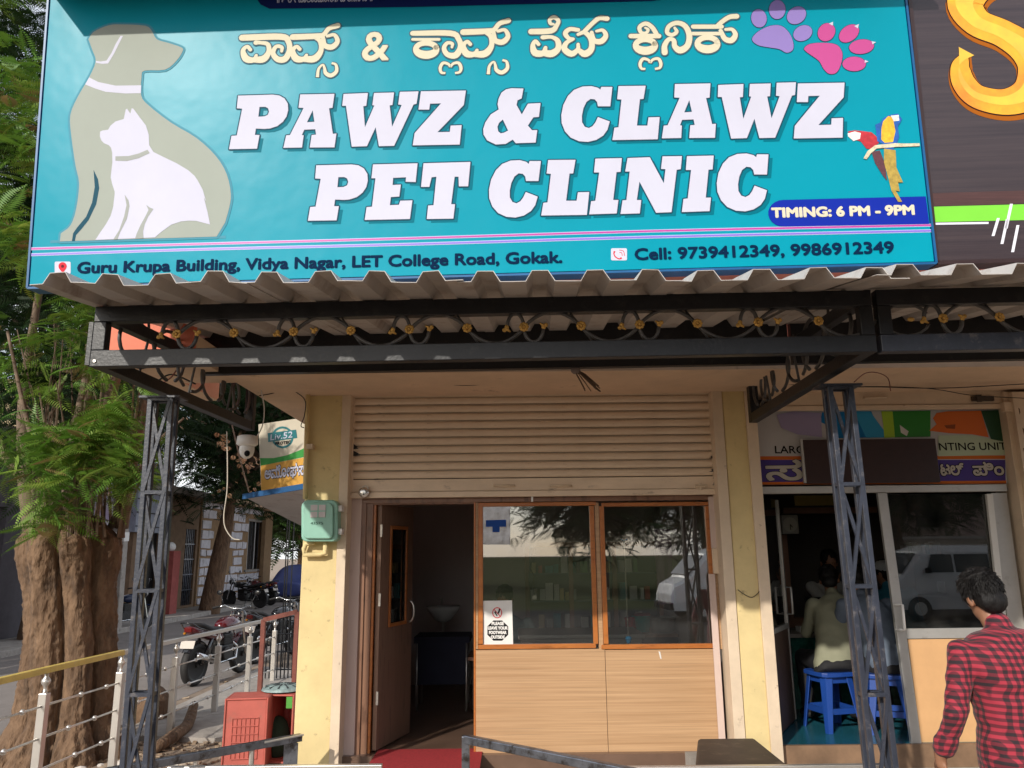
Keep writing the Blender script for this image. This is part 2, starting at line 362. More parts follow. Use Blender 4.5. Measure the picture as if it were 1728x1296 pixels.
# rooms
roomw = M('lilac_interior_wall', (.60,.52,.50), .85, var=.06, scale=2)
m = MB(); m.box(-1.68,-1.58,6.6,10.4,-.01,2.9); m.box(-1.58,1.72,9.6,9.7,-.01,2.9); m.box(1.72,1.9,6.6,10.4,-.01,2.9); m.box(-1.58,1.72,6.6,9.6,2.84,2.895)
obj('interior_wall', m, roomw, bld)
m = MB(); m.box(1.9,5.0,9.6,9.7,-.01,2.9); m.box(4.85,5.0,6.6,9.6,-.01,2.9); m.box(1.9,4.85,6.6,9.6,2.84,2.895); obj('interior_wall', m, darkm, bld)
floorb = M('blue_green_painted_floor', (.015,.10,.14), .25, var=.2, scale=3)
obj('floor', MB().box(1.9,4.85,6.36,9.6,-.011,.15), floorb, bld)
tile_c = M('brown_floor_tile', (.14,.085,.06), .3, var=.2, scale=3)
obj('floor', MB().box(-1.58,1.72,6.36,9.6,-.011,.10), tile_c, bld)

# ================= rolling shutter: every slat by itself
sh = thing('rolling_shutter', 'half raised cream rolling shutter with horizontal slats above the clinic front', 'shutter', (0,6.36,2.1))
L_, R_ = W(597,760,6.36), W(1208,760,6.36); xl, xr = L_.x, R_.x
ztop = W(900,668,6.36).z; zbot = W(900,806,6.36).z; NS = 10; pit = (ztop-zbot)/NS
prof = [(.006,.03),(-.006,.07),(-.013,.26),(-.015,.48),(-.013,.70),(-.008,.84),(.008,.86),(.008,.895),(-.009,.905),(-.009,.955),(.008,.965),(.02,.5),(.012,.03)]
slat0 = None
for i in range(NS):
    if slat0 is None:
        q = MB(); P = [(xl-0, 6.36+a, (zbot+b*pit)) for a, b in prof]; q.prism(P, (xr-xl, 0, 0)); slat0 = obj('slat', q, shutterm, sh, smooth=False)
    else:
        c = slat0.copy(); COL.objects.link(c); c.parent = sh; c.location = (0, 0.0012*(i % 3-1), i*pit)
q = MB(); q.box(xl, xr, 6.385, 6.40, zbot-.02, ztop+.06); obj('backing', q, dirtblack, sh)
zb = W(900,828,6.36).z; zc = W(900,838,6.36).z
obj('bottom_plate', MB().box(xl-.01, xr+.01, 6.352, 6.364, zb+.003, zbot-.004), shutterm, sh, bev=.003)
obj('bottom_rail', MB().box(xl-.02, xr+.03, 6.335, 6.375, zc, zb), shutterm, sh, bev=.004)
q = MB(); pbox(q, 576,596.5, 668,835, 6.335, 6.42); obj('guide_rail', q, shutterm, sh, bev=.003)
q = MB(); pbox(q, 1208.5,1222, 668,835, 6.335, 6.42); obj('guide_rail', q, shutterm, sh, bev=.003)
q = MB(); pbox(q, 584,1222, 658,667, 6.31, 6.42); obj('head_cover', q, cream, sh, bev=.003)
for x in (851, 947):
    a = W(x-17,820,6.35); b = W(x+17,820,6.35); q = MB(); q.tube([a+Vector((0,.004,0)), a+Vector((.004,-.022,0)), b+Vector((-.004,-.022,0)), b+Vector((0,.004,0))], .009, 8); obj('handle', q, cream, sh, smooth=True)
q = MB(); a = W(1183,821,6.35); q.box(a.x-.045,a.x+.05,6.335,6.352,a.z-.018,a.z+.018); q.box(a.x-.02,a.x+.0,6.318,6.336,a.z-.03,a.z+.026); q.tube([a+Vector((-.055,-.03,0)), a+Vector((.04,-.03,0))], .007, 8); obj('latch', q, cream, sh)
q = MB(); a = W(898,842,6.35); q.box(a.x-.008,a.x+.008,6.34,6.352,a.z-.025,a.z+.02); obj('pull_tab', q, whitep, sh)
for i in range(7):     # flaked black grease at the slat ends
    q = MB(); z = zbot+(i*.8-1.2)*pit; w = .04+.05*random.random(); s = 1 if i < 5 else 0
    xx = xr if s else xl; d = -1 if s else 1
    q.prism([(xx+d*0, 6.3405, z), (xx+d*w, 6.3405, z+.006), (xx+d*w*.6, 6.3405, z+.014), (xx+d*w*.8, 6.3405, z+.02), (xx, 6.3405, z+.045)], (0,.004,0)); obj('grease_patch', q, dirtblack, sh)
pl_ = thing('padlock', 'round steel padlock hanging on the left end of the shutter bottom', 'padlock', W(614,831,6.31))
a = W(614,831,6.31); q = MB(); q.lathe([(.012,-.013),(.040,-.011),(.044,0),(.040,.011),(.012,.013)], (a.x,a.y,a.z), 20, 'Y'); obj('lock_body', q, M('bright_steel',(.7,.69,.67),.25,metal=.9,var=.1), pl_, smooth=True)
q = MB(); q.tube([a+Vector((.01+.022*math.cos(t),.004,.035+.02*math.sin(t))) for t in np.linspace(-.4,3.5,9)], .005, 6); obj('shackle', q, steel, pl_, smooth=True)
q = MB(); q.box(a.x-.004,a.x+.004,a.y-.0145,a.y-.012,a.z-.02,a.z-.004); obj('keyhole', q, black, pl_)

# ================= clinic front: laminate panels, windows, door
pt = thing('clinic_front_partition', 'pale oak laminate shop front with two framed windows below the shutter', 'partition', (.3,6.42,0))
def part(name, px0,px1,py0,py1,Y0,Y1,m,par,bev=.002,**k):
    q = MB(); pbox(q,px0,px1,py0,py1,Y0,Y1); return obj(name,q,m,par,bev=bev,**k)
part('side_board', 585,603.5, 838,1330, 6.40,6.52, pinkboard, pt)
part('door_frame', 604,612, 838,1330, 6.415,6.52, lamdark, pt); part('door_frame', 612.6,624, 838,1330, 6.43,6.52, lamdark, pt)
part('door_frame', 624.6,629, 846,1330, 6.445,6.52, beading, pt)
part('head_board', 604,1212, 838,846.5, 6.41,6.52, lamdark, pt)
part('door_head', 630,800, 847,851, 6.43,6.52, lamdark, pt)
part('panel', 803,1024.5, 1096,1335, 6.42,6.45, lam, pt, label='left oak laminate panel beside the doorway')
part('panel', 1025.2,1221, 1096,1335, 6.421,6.45, lam, pt, label='right oak laminate panel with a pale chip')
part('edge_strip', 799.5,802.8, 847,1335, 6.418,6.46, beading, pt)
for x0,x1 in ((803,806.5),(1006.8,1014.3),(1205,1211)): part('mullion', x0,x1,848,1095.5,6.425,6.46,lam,pt)
def window(x0,x1,y0,y1):
    t = 8.0
    f = part('window', x0,x1,y0,y0+t*.8,6.412,6.455,beading,pt,bev=.004)
    for a in ((x0,x1,y1-t,y1),(x0,x0+t,y0+t*.8,y1-t),(x1-t,x1,y0+t*.8,y1-t)):
        q = MB(); pbox(q,*a,6.412,6.455); obj('frame',q,beading,f,bev=.004)
    q = MB(); pbox(q,x0+t,x1-t,y0+t*.8,y1-t,6.436,6.440); obj('pane',q,glass,f)
window(807,1006,847.5,1095); window(1015,1204.5,847.5,1095)
part('board_piece', 1198,1213,838,925, 6.392,6.41, pinkboard, pt); part('board_piece', 1203,1218,925.5,968, 6.385,6.41, cream, pt, label='short cream patch nailed over the side board'); part('board_piece', 1207,1218,968.5,1335,6.392,6.41,pinkboard,pt)
part('black_gap', 1218,1221.4,838,1335,6.42,6.45,dirtblack,pt)
q = MB(); a=W(1112,1100,6.418); q.prism([(a.x-.003,6.4185,a.z+.005),(a.x+.010,6.4185,a.z),(a.x+.018,6.4185,a.z-.055),(a.x+.008,6.4185,a.z-.05)],(0,.003,0)); obj('chip', q, whitep, pt)

dr = thing('clinic_door', 'brown wooden clinic door with a tall glass pane standing open inwards', 'door', W(630,1300,6.47))
h = Vector(W(630,1295,6.47)); h.z = .12; fr = W(688,1262,7.08); u = Vector((fr.x-h.x, fr.y-h.y, 0)); wd = u.length; u.normalize(); nn = Vector((u.y,-u.x,0))
zt = W(630,851,6.47).z; zbt = .115
def dbox(a,b,z0,z1,t0,t1,mat,name,par=dr,**k):
    q = MB(); q.obox(h+u*(a+b)/2+nn*(t0+t1)/2+Vector((0,0,(z0+z1)/2-h.z)), u*(b-a)/2, nn*(t1-t0)/2, Vector((0,0,(z1-z0)/2))); return obj(name,q,mat,par,**k)
g0, g1 = .16, wd-.13; gz0, gz1 = 1.02, zt-.17
dbox(0,wd,zbt,gz0,-.018,.018,doorw,'lower_panel',bev=.002); dbox(0,g0,gz0,zt,-.018,.018,doorw,'stile'); dbox(g1,wd,gz0,zt,-.018,.018,doorw,'stile'); dbox(g0,g1,gz1,zt,-.018,.018,doorw,'top_rail')
pn = dbox(g0,g1,gz0,gz1,-.003,.003,glass2,'pane')
for a,b,c,d in ((g0,g0+.03,gz0,gz1),(g1-.03,g1,gz0,gz1),(g0+.03,g1-.03,gz0,gz0+.03),(g0+.03,g1-.03,gz1-.03,gz1)): dbox(a,b,c,d,.0182,.03,beading,'beading',bev=.004)
q = MB(); c0 = h+u*(wd-.06)+nn*.02; q.tube([c0+nn*(.045*math.sin(t))+Vector((0,0,1.12-h.z+.09*math.cos(t))) for t in np.linspace(0,math.pi,9)], .009, 8); obj('handle', q, steel, dr, smooth=True)
for z in (.5,1.25,1.8): dbox(-.012,.0,z-.05,z+.05,.012,.03,steel,'hinge')

# ================= canopy
CU = Vector((math.cos(rad(2.0)), -math.sin(rad(2.0)), 0)); o0 = W(150,618,4.0)
CF = Plane(o0, CU, (0,0,1)); BK = Vector((CU.y*-1, CU.x, 0))    # BK points to the wall
BK = Vector((math.sin(rad(2.0)), math.cos(rad(2.0)), 0))
def cp(a, b, c=0.): return CF.o+CU*a+Vector((0,0,b))+BK*c
a1, _ = CF.pix(1481,592); 
cn = thing('entrance_canopy', 'black iron canopy frame with gilt scrollwork carrying a ribbed metal roof over the clinic', 'canopy', cp(a1/2,0,1.0))
zl0, zl1 = CF.pix(300,616)[1], CF.pix(300,588)[1]; zu0, zu1 = CF.pix(300,540)[1], CF.pix(300,514)[1]
def cbox(mb, a0,a1_,z0,z1,c0,c1): mb.obox(cp((a0+a1_)/2,(z0+z1)/2,(c0+c1)/2), CU*(a1_-a0)/2, BK*(c1-c0)/2, Vector((0,0,(z1-z0)/2))); return mb
def frame_front(root, A0, A1, mt=blackiron, mt2=None):
    q = MB(); cbox(q,A0,A1,zl0,zl1,0,.06); obj('bottom_rail',q,mt2 or mt,root,bev=.004)
    q = MB(); cbox(q,A0,A1,zu0,zu1,0,.06); obj('top_rail',q,mt,root,bev=.004)
    for a in (A0+.035, A1-.035):
        q = MB(); cbox(q,a-.035,a+.035,zl1+.001,zu0-.001,.001,.058); obj('upright',q,mt,root,bev=.004)
frame_front(cn, 0, a1)
def scrollwork(root, A0, px_flowers, zc, r, c=.03, first='A'):
    """rosettes joined by S curves; small curls end in gilt leaves"""
    kind = first
    xs = px_flowers
    for i, x in enumerate(xs):
        q = MB()
        for k in range(8):
            t = k*math.pi/4; q.ell(cp(x+.017*math.cos(t), zc+.017*math.sin(t), c-.018), (.0105,.006,.0105), 6, 4)
        q.ell(cp(x,zc,c-.024), (.009,.008,.009), 8, 5); obj('rosette', q, goldm, root, smooth=True)
        nx = xs[i+1] if i+1 < len(xs) else x+.305
        d = nx-x
        if kind == 'A':
            q = MB(); q.tube([cp(x+d*t, zc+r*math.sin(t*math.pi)**.8*(1 if 1 else 0), c) for t in np.linspace(0.001,.999,12)], .0105, 6)
            q.tube([cp(x-.045*(1-math.cos(t)), zc+r*.95*math.sin(t), c) for t in np.linspace(0,math.pi*.97,9)], .0105, 6)
            q.tube([cp(x+.052*(1-math.cos(t)), zc-r*.95*math.sin(t), c) for t in np.linspace(0,math.pi*.97,9)], .0105, 6)
            obj('scroll_bar', q, ironscroll, root, smooth=True)
            for s in (-1,1):
                q = MB(); b = x+s*(.092 if s < 0 else .105)
                q.ell(cp(b,zc+.002,c-.004),(.013,.010,.016),8,6); q.ell(cp(b+s*.012,zc-.012*(-s),c-.006),(.012,.009,.012),8,6); q.tube([cp(b+s*.004,zc+s*.006,c-.006),cp(b-s*.02,zc+s*.022,c-.006)],[.011,.004],6)
                obj('leaf_tip', q, goldm, root, smooth=True)
        else:
            q = MB(); q.tube([cp(x+d*t, zc-r*math.sin(t*math.pi)**.8, c) for t in np.linspace(0.001,.999,12)], .0105, 6)
            q.tube([cp(x-.055,zu0,c), cp(x,zc,c)], .006, 6); q.tube([cp(x,zc,c), cp(x+.06,zl1,c)], .006, 6)
            obj('scroll_bar', q, ironscroll, root, smooth=True)
        kind = 'B' if kind == 'A' else 'A'
zc_ = (zl1+zu0)/2+.005
fl = [CF.pix(x, 565-(x-296)*.021)[0] for x in (296,393,494,591,690,788,884,981,1080,1178,1281,1383)]
scrollwork(cn, 0, fl, zc_, .085)
# side brackets running back to the wall
def bracket(root, a, c1=2.22, mt=blackiron):
    q = MB(); q.beam(cp(a,zl0+.035,.03), cp(a,zl0+.035,c1), .065,.07); obj('side_rail', q, mt, root, bev=.003)
    q = MB(); q.beam(cp(a,zu1-.04,.03), cp(a,zu1+.02,c1-.8), .06,.07); obj('side_rail', q, mt, root, bev=.003)
    q = MB(); q.beam(cp(a,zl0,c1), cp(a,zl0+.52,c1), .07,.07,up=(1,0,0)); obj('wall_post', q, mt, root, bev=.003)
    for k,(c,s) in enumerate(((.40,1),(.80,-1),(1.12,1),(1.48,-1),(1.80,1),(2.02,-1))):
        hh = .13+.03*(k%2); zc = zl0+.07+hh+.03; q = MB()
        q.tube([cp(a,zc+hh*math.sin(t),c+(.20 if k<4 else .17)*math.cos(t)*s) for t in np.linspace(-1.5,4.2,20)], .012, 6); obj('bracket_scroll', q, ironscroll, root, smooth=True)
    for c in (.5,1.15,1.8): q = MB(); q.tube([cp(a,zl0+.07,c-.05),cp(a,zl0+.3,c+.02),cp(a,zl0+.42,c)], .009, 6); obj('bracket_scroll', q, ironscroll, root, smooth=True)
bracket(cn, .035); bracket(cn, a1-.035)
q = MB(); cbox(q,.0,a1,zu1-.065,zu1+.27,1.36,1.42); obj('back_girder',q,blackiron,cn)
q = MB(); cbox(q,-.025,-.001,zl0+.01,zl0+.25,.0,.05); obj('end_plate',q,blackiron,cn); 
q = MB(); b=cp(.03,zl0+.03,-.001); q.lathe([(.008,-.006),(.009,0)],b,10,'Y'); obj('bolt',q,steel,cn)
# ribbed sheets
def ribbed(root, s0, s1, seed, zoff=0., cf=-.50, cbk=1.40):
    rnd = random.Random(seed); n0 = int(round((s1-s0)/.272)); pit = (s1-s0)/n0; xs = []
    for i in range(n0):
        b = s0+i*pit
        xs += [(b,.0),(b+.065,.0),(b+.095,.052),(b+.172,.052),(b+.205,.0)]
    xs += [(s1+.03,.0)]; rows = []; NC = 7
    for j in range(NC):
        t = j/(NC-1); c = cf+(cbk-cf)*t; row = []
        for x,z in xs:
            zz = zu1+.004+zoff+c*.15+(.02-.07*x/a1)*min(1,max(0,-c/.45)); wob = (.018*noise.noise(Vector((x*3,seed,0)))) if j == 0 else .004*noise.noise(Vector((x*3,c*2,seed)))
            row.append(cp(x, zz+z+wob, c+(.03*noise.noise(Vector((x*1.7,seed*3,1))) if j == 0 else 0)))
        rows.append(row)
    q = MB(); n = len(xs); q.v = [tuple(p) for r in rows for p in r]; q.f = [(j*n+i,j*n+i+1,(j+1)*n+i+1,(j+1)*n+i) for j in range(NC-1) for i in range(n-1)]
    o = obj('roof_sheet', q, sheetm, root); sm = o.modifiers.new('solidify','SOLIDIFY'); sm.thickness = .0035; return o
sL = -.03; 
for i in range(4): ribbed(cn, sL+i*1.03, sL+(i+1)*1.03, i+1, zoff=.004*(i%2))
# the next shop's canopy
cn2 = thing('neighbour_canopy', 'slate iron canopy frame with scrolls and ribbed roof over the printing shop at the right', 'canopy', cp(a1+1.3,0,1.0))
B0 = CF.pix(1489,592)[0]; frame_front(cn2, B0, B0+2.9, blackiron, greyiron)
fl2 = [CF.pix(x,537)[0] for x in (1594,1690,1788,1886,1984)]; scrollwork(cn2, B0, fl2, zc_, .085)
q = MB(); xx = CF.pix(1540,537)[0]; q.tube([cp(xx+.12*math.cos(t)-.02,zc_+.085*math.sin(t),.03) for t in np.linspace(.4,6.0,18)],.0075,6); obj('scroll_bar',q,ironscroll,cn2,smooth=True)
q = MB(); q.ell(cp(xx,zc_,.02),(.02,.01,.012),8,6); obj('leaf_tip',q,goldm,cn2,smooth=True)
for i in range(3): ribbed(cn2, sL+4.12-.12+i*1.088, sL+4.12-.12+(i+1)*1.088, i+11, zoff=.018)
q = MB(); cbox(q,B0,B0+2.9,zu1-.065,zu1+.27,1.36,1.42); obj('back_girder',q,blackiron,cn2)
bracket(cn2, B0+2.86)

# ================= lattice posts
def lattice(name, label, px_top, px_bot, ytop, ybot, Y, wpx, mt):
    t0 = W(px_top,ytop,Y); b0 = W(px_bot,ybot,Y); b0.z = max(b0.z, GZ); zt = t0.z; 
    X = (t0.x+b0.x)/2; root = thing(name, label, 'post', (X, Y+.1, GZ), 'lattice posts under the canopies')
    w = wpx; tx = (t0.x-b0.x)
    def P(i, j, z): # corner i (0,1) in x, j in y
        t = (z-GZ)/(zt-GZ); return Vector((X-tx/2+tx*t + (i-.5)*w, Y+j*.07, z))
    for i in (0,1):
        for j in (0,1):
            q = MB(); q.beam(P(i,j,GZ), P(i,j,zt), .029,.029,up=(0,1,0)); obj('chord', q, mt, root, bev=.003)
    N = 5; H = (zt-GZ)/N
    for k in range(N):
        z0 = GZ+k*H; z1 = z0+H
        for j in (0,):
            q = MB()
            q.beam(P(0,j,z0)+Vector((0,-.012+.004*0,0)), P(1,j,z1)+Vector((0,-.012,0)), .018,.012,up=(0,1,0)); obj('brace', q, mt, root)
            q = MB(); q.beam(P(1,j,z0)+Vector((0,.004,0)), P(0,j,z1)+Vector((0,.004,0)), .018,.012,up=(0,1,0)); obj('brace', q, mt, root)
        q = MB()
        q.beam(P(0,0,z1-.005), P(1,0,z1-.005), .03,.02); q.beam(P(0,1,z1-.005), P(1,1,z1-.005), .03,.02); q.beam(P(0,0,z1-.005),P(0,1,z1-.005),.02,.02); q.beam(P(1,0,z1-.005),P(1,1,z1-.005),.02,.02)
        obj('tie_plate', q, mt, root)
    q = MB(); q.box(X+tx/2-w/2-.06,X+tx/2+w/2+.06,Y-.03,Y+.1,zt,zt+.012); obj('cap_plate', q, mt, root)
    return root
lattice('lattice_post', 'dark iron lattice post left of the clinic in front of the tree', 272, 230, 672, 1296, 4.55, .125, greyiron)
lattice('lattice_post', 'dark iron lattice post right of the clinic in front of the printing shop', 1417, 1494, 652, 1296, 4.35, .12, greyiron)
# ================= the clinic sign, leaning a little forward
a_ = rad(2.2); t_ = rad(3.4)
nh = Vector((-math.sin(a_), -math.cos(a_), 0)); Su = Vector((math.cos(a_), -math.sin(a_), 0)); Sv = Vector((0,0,math.cos(t_)))+nh*math.sin(t_)
So = W(800,470,3.95); S = Plane(So, Su, Sv)
def q4(pl, pts, z0, z1):
    P = [pl.pix(*p) for p in pts]; mb = MB(); f = [pl.pt(a,b,z1) for a,b in P]; return mb.prism(f, -pl.n*(z1-z0))
sgn = thing('clinic_sign', 'large teal clinic signboard with white slab lettering, dog and cat silhouettes', 'sign', S.pt(0,0,-.05))
obj('board', q4(S, [(50,482),(1576,441),(1517,-75),(91,-75)], -.10, 0), teal, sgn)
m = MB()
for p,q_ in (((46,486),(1580,444)),((1580,444),(1520,-78)),((46,486),(87,-78))):
    A = S.pt(*S.pix(*p),-.05); B = S.pt(*S.pix(*q_),-.05); m.beam(A,B,.012,.108,up=S.n)
obj('frame', m, M('blue_frame_paint',(.0,.09,.25),.4), sgn)
def ax(pts, k=3.6, ox=0, oy=0): return [(ox+x/k, oy+y/k) for x, y in pts]
Z2 = lambda p: ax(p,3.6,380,0); Z3 = lambda p: ax(p,3.6,820,0); Z4 = lambda p: ax(p,3.6,1248,0); Z6 = lambda p: ax(p,3.086,560,230); Z1 = lambda p: ax(p,3.6,40,0); Z5 = lambda p: ax(p,3.086,40,230)
Lt = {}
def sm(pts, k=4):
    n = len(pts); P = pts[-2:]+pts+pts[:3]; out = []
    c = cr(P, k); return [tuple(x) for x in c[2*k:(n+2)*k]]
Lt['P'] = (Z2([(80,583),(290,577),(330,582),(362,600),(382,632),(384,672),(374,710),(352,742),(318,768),(275,782),(240,785),(188,783),(182,822),(210,822),(195,905),(25,908),(40,827),(72,825),(105,662),(72,660)]), [Z2([(210,652),(245,651),(262,660),(268,680),(260,700),(240,709),(203,711)])])
Lt['A'] = (Z2([(457,576),(665,572),(653,657),(632,660),(655,815),(677,813),(665,897),(515,898),(527,822),(553,820),(549,787),(482,790),(467,822),(478,824),(468,898),(355,900),(372,824),(395,822),(478,658),(447,656)]), [Z2([(533,672),(543,742),(498,745)])])
Lt['W'] = (Z2([(720,573),(868,567),(858,645),(840,647),(850,775),(907,643),(895,641),(905,567),(1027,564),(1017,640),(1000,642),(1015,772),(1073,640),(1052,637),(1062,560),(1175,557),(1163,633),(1145,637),(1027,888),(935,890),(915,775),(862,890),(770,893),(735,645),(712,645)]), [])
Lt['Z'] = (Z2([(1190,557),(1463,552),(1450,640),(1290,805),(1365,803),(1370,765),(1437,762),(1425,880),(1140,885),(1152,810),(1312,630),(1245,632),(1240,668),(1175,668)]), [])
Lt['&'] = (Z3([(228,540),(217,600),(192,612),(186,640),(218,697),(255,632),(332,628),(322,712),(288,715),(255,765),(280,793),(312,792),(302,868),(182,872),(163,850),(120,876),(60,880),(8,855),(-14,820),(-16,785),(-3,745),(30,697),(78,667),(71,635),(78,600),(95,565),(122,545),(155,538)]), [Z3([(103,728),(80,748),(70,772),(75,800),(90,812),(110,808),(135,795)])])
Lt['C'] = (Z3([(768,530),(755,648),(680,648),(675,622),(660,606),(635,603),(610,622),(592,660),(583,705),(584,745),(600,772),(625,780),(648,768),(665,745),(680,713),(752,740),(738,790),(712,826),(670,852),(620,864),(565,860),(515,838),(480,800),(460,750),(458,700),(470,640),(498,585),(535,548),(585,528),(640,525),(680,535),(695,547),(700,530)]), [])
Lt['L'] = (Z3([(805,525),(970,523),(957,603),(935,605),(917,765),(980,765),(987,715),(1055,713),(1043,848),(768,853),(780,778),(805,775),(823,607),(797,605)]), [])
Lt['E'] = (Z6([(215,148),(447,142),(437,240),(385,238),(387,215),(320,218),(317,255),(360,253),(352,315),(308,318),(303,360),(350,358),(357,337),(420,335),(407,432),(172,437),(182,370),(210,368),(228,220),(207,220)]), [])
Lt['T'] = (Z6([(478,142),(722,135),(710,262),(662,262),(660,212),(640,212),(622,355),(642,355),(633,430),(495,432),(502,362),(530,360),(545,212),(520,215),(508,265),(465,265)]), [])
Lt['I'] = (Z6([(1372,118),(1510,115),(1503,187),(1482,188),(1465,333),(1492,333),(1483,403),(1340,408),(1350,340),(1372,337),(1392,190),(1365,190)]), [])
Lt['N'] = ([(1058.9,267.2),(1096.4,265.8),(1120,309.7),(1122.8,286),(1115.3,285.6),(1117.8,264.4),(1150.6,263.9),(1148.6,286),(1141.7,287),(1133,358.5),(1107,359.5),(1079,307),(1074.5,338),(1082,338),(1079.5,360.5),(1047,361.5),(1050.5,338.5),(1057,338),(1062.5,290),(1055,290)], [])
def lp(pts): return [S.pix(*p) for p in pts]
def putletter(ch, at=None, ref=None, word=None):
    o, hs = Lt[ch]; o = lp(o); hs = [lp(x) for x in hs]; dx = dy = 0
    if at: A = S.pix(*at); B = S.pix(*ref); dx, dy = A[0]-B[0], A[1]-B[1]
    o = [(x+dx,y+dy) for x,y in o]; hs = [[(x+dx,y+dy) for x,y in q] for q in hs]; s = fill(o, hs)
    lay(shadow, S, s, .0012, .022, -.020); ring(outl, S, s, .0018, .0075); lay(face, S, s, .004)
shadow, outl, face = MB(), MB(), MB()
p0 = Lt['C'][0][0]; l0 = Lt['L'][0][0]; i0 = Lt['I'][0][0]; P0 = Lt['P'][0][0]; A0_ = Lt['A'][0][10]; W0 = Lt['W'][0][0]; Zt = Lt['Z'][0][0]
for c in 'PAWZ&CLETIN': putletter(c)
putletter('A', (1116.7,234), Lt['A'][0][15]); putletter('W', (1211.7,144), W0); putletter('Z', (1346,141.5), Zt)
putletter('P', (534,279.5), P0); putletter('C', (912.8,272.3), p0); putletter('L', (925,270.5), l0); putletter('I', (1159,264), i0); putletter('C', (1296.5,261), p0)
lets = obj('lettering', face, letterw, sgn); obj('letter_outline', outl, tealout, lets); obj('letter_shadow', shadow, tealshade, lets)
# dog and cat
dog = [tuple(x) for x in cr([(149.7,66.7),(159,54),(184.4,43),(206.7,41.7),(245.6,43.9),(256.7,52.8),(265,66.7),(285,73),(306.7,80.6),(308.5,87),(298.3,102.8),(278.9,118),(244.2,119.6),(239.4,130.6),(238.6,161),(251,178),(290,208),(331.7,233),(365,264),(383,294.4),(390,327.8),(387.4,350),(380.3,375.8)],3)]
dog += [(366,399.5),(101.6,407.6)] + [tuple(x) for x in cr([(103.2,394),(119.4,380.7),(129,353),(134,310),(128,280),(120.6,227.8),(119.2,194.4),(131.7,163.9),(151,130.6),(162,104),(156.7,86)],3)]
dog = [p for i,p in enumerate(dog)]
s_dog = fill(lp(dog)); q1, q2, q3 = MB(), MB(), MB()
ring(q1, S, s_dog, .0012, .013, 10); lay(q2, S, s_dog, .0030)
ds = obj('dog_silhouette', q2, doggrey, sgn); 
lay(q1, S, stroke([(x,y,w) for (x,y),w in zip(lp([(85,408),(200,405),(381,400)]),(.016,.016,.016))]), .0008); obj('dog_outline', q1, dogout, ds)
q = MB(); lay(q, S, fill(lp([(158.5,287),(166,303),(168,318),(163,345),(150,372),(138,387),(129,397),(127,406.8),(122,407.2),(124,394),(131,384),(146,366),(156,342),(160.5,316)])), .0036); obj('leg_line', q, tealout, ds)
q = MB(); lay(q, S, fill(lp(Z1([(400,472),(455,500),(560,522),(716,520),(714,568),(620,570),(500,560),(437,540),(375,515)]))), .0036); lay(q, S, fill(lp(Z1([(605,220),(590,220),(560,270),(535,325),(505,370),(470,376),(440,372),(442,384),(480,390),(515,388),(550,330)]))), .0036); obj('collar', q, letterw, ds)
cat = Z1([(465,830),(467,802),(480,795),(515,790),(530,765),(560,740),(610,725),(622,668),(630,662),(650,692),(658,660),(668,662),(700,705),(745,765),(762,820),(765,885),(790,925),(850,955),(930,993),(1000,1035),(1040,1070),(1060,1100),(1090,1155),(1110,1225)])+Z5([(940,320),(960,400),(972,461),(900,442),(860,441),(820,445),(770,462),(720,498),(685,528),(375,541),(400,503),(430,460),(455,415),(468,370),(476,300)])+Z1([(555,1165),(540,1120),(531,1080),(536,1030),(541,990),(540,930),(533,900),(520,885),(490,872),(474,855)])
q = MB(); lay(q, S, fill(lp(cat)), .0042); ct = obj('cat_silhouette', q, letterw, sgn)
q = MB()
for P in (Z1([(560,952),(640,950),(700,935),(755,912),(768,932),(700,963),(630,980),(560,978)]), Z5([(528,305),(548,335),(553,365),(540,430),(505,500),(490,538),(468,540),(500,490),(525,420),(538,360)]), Z5([(640,358),(658,372),(678,380),(650,420),(632,460),(624,495),(626,533),(582,535),(590,510),(610,465),(635,420),(652,385)])): lay(q, S, fill(lp(P)), .0050)
obj('cat_line', q, flat('grey_print',(.33,.35,.33),.35), ct)
# paws
def elp(cx,cy,rx,ry,ang=0,n=24): return Z4([(cx+rx*math.cos(t)*math.cos(ang)-ry*math.sin(t)*math.sin(ang), cy+rx*math.cos(t)*math.sin(ang)+ry*math.sin(t)*math.cos(ang)) for t in np.linspace(0,2*math.pi,n,endpoint=False)])
for nm, mt, toes, pad, claws in (('purple_paw_print', purple, [(117,113,47,56,-.2),(228,60,50,58,.05),(345,95,62,50,-.6),(383,203,60,46,-.45)], [(75,240),(110,195),(180,160),(250,158),(300,200),(325,260),(322,305),(285,322),(240,300),(180,290),(110,275)], []),
    ('pink_paw_print', pink, [(527,197,58,50,-.9),(664,205,68,46,-.65),(740,285,76,44,-.12),(695,390,71,44,0)], [(392,295),(430,268),(520,262),(590,275),(622,320),(618,380),(590,440),(545,450),(510,420),(480,370),(410,320)], [[(540,146),(567,134),(566,158)],[(695,160),(724,148),(718,175)],[(800,252),(828,258),(806,272)],[(760,366),(783,376),(758,384)]])):
    q = MB(); r = MB()
    for e in toes: s = fill(lp(elp(*e))); lay(q,S,s,.0028); ring(r,S,s,.0012,.0035,6)
    s = fill(lp(Z4(sm(pad)))); lay(q,S,s,.0028); ring(r,S,s,.0012,.0035,6)
    pw = obj(nm,q,mt,sgn); obj('paw_outline',r,tealout,pw)
    if claws:
        q = MB(); [lay(q,S,fill(lp(Z4(c))),.0034) for c in claws]; obj('claw',q,letterw,pw)
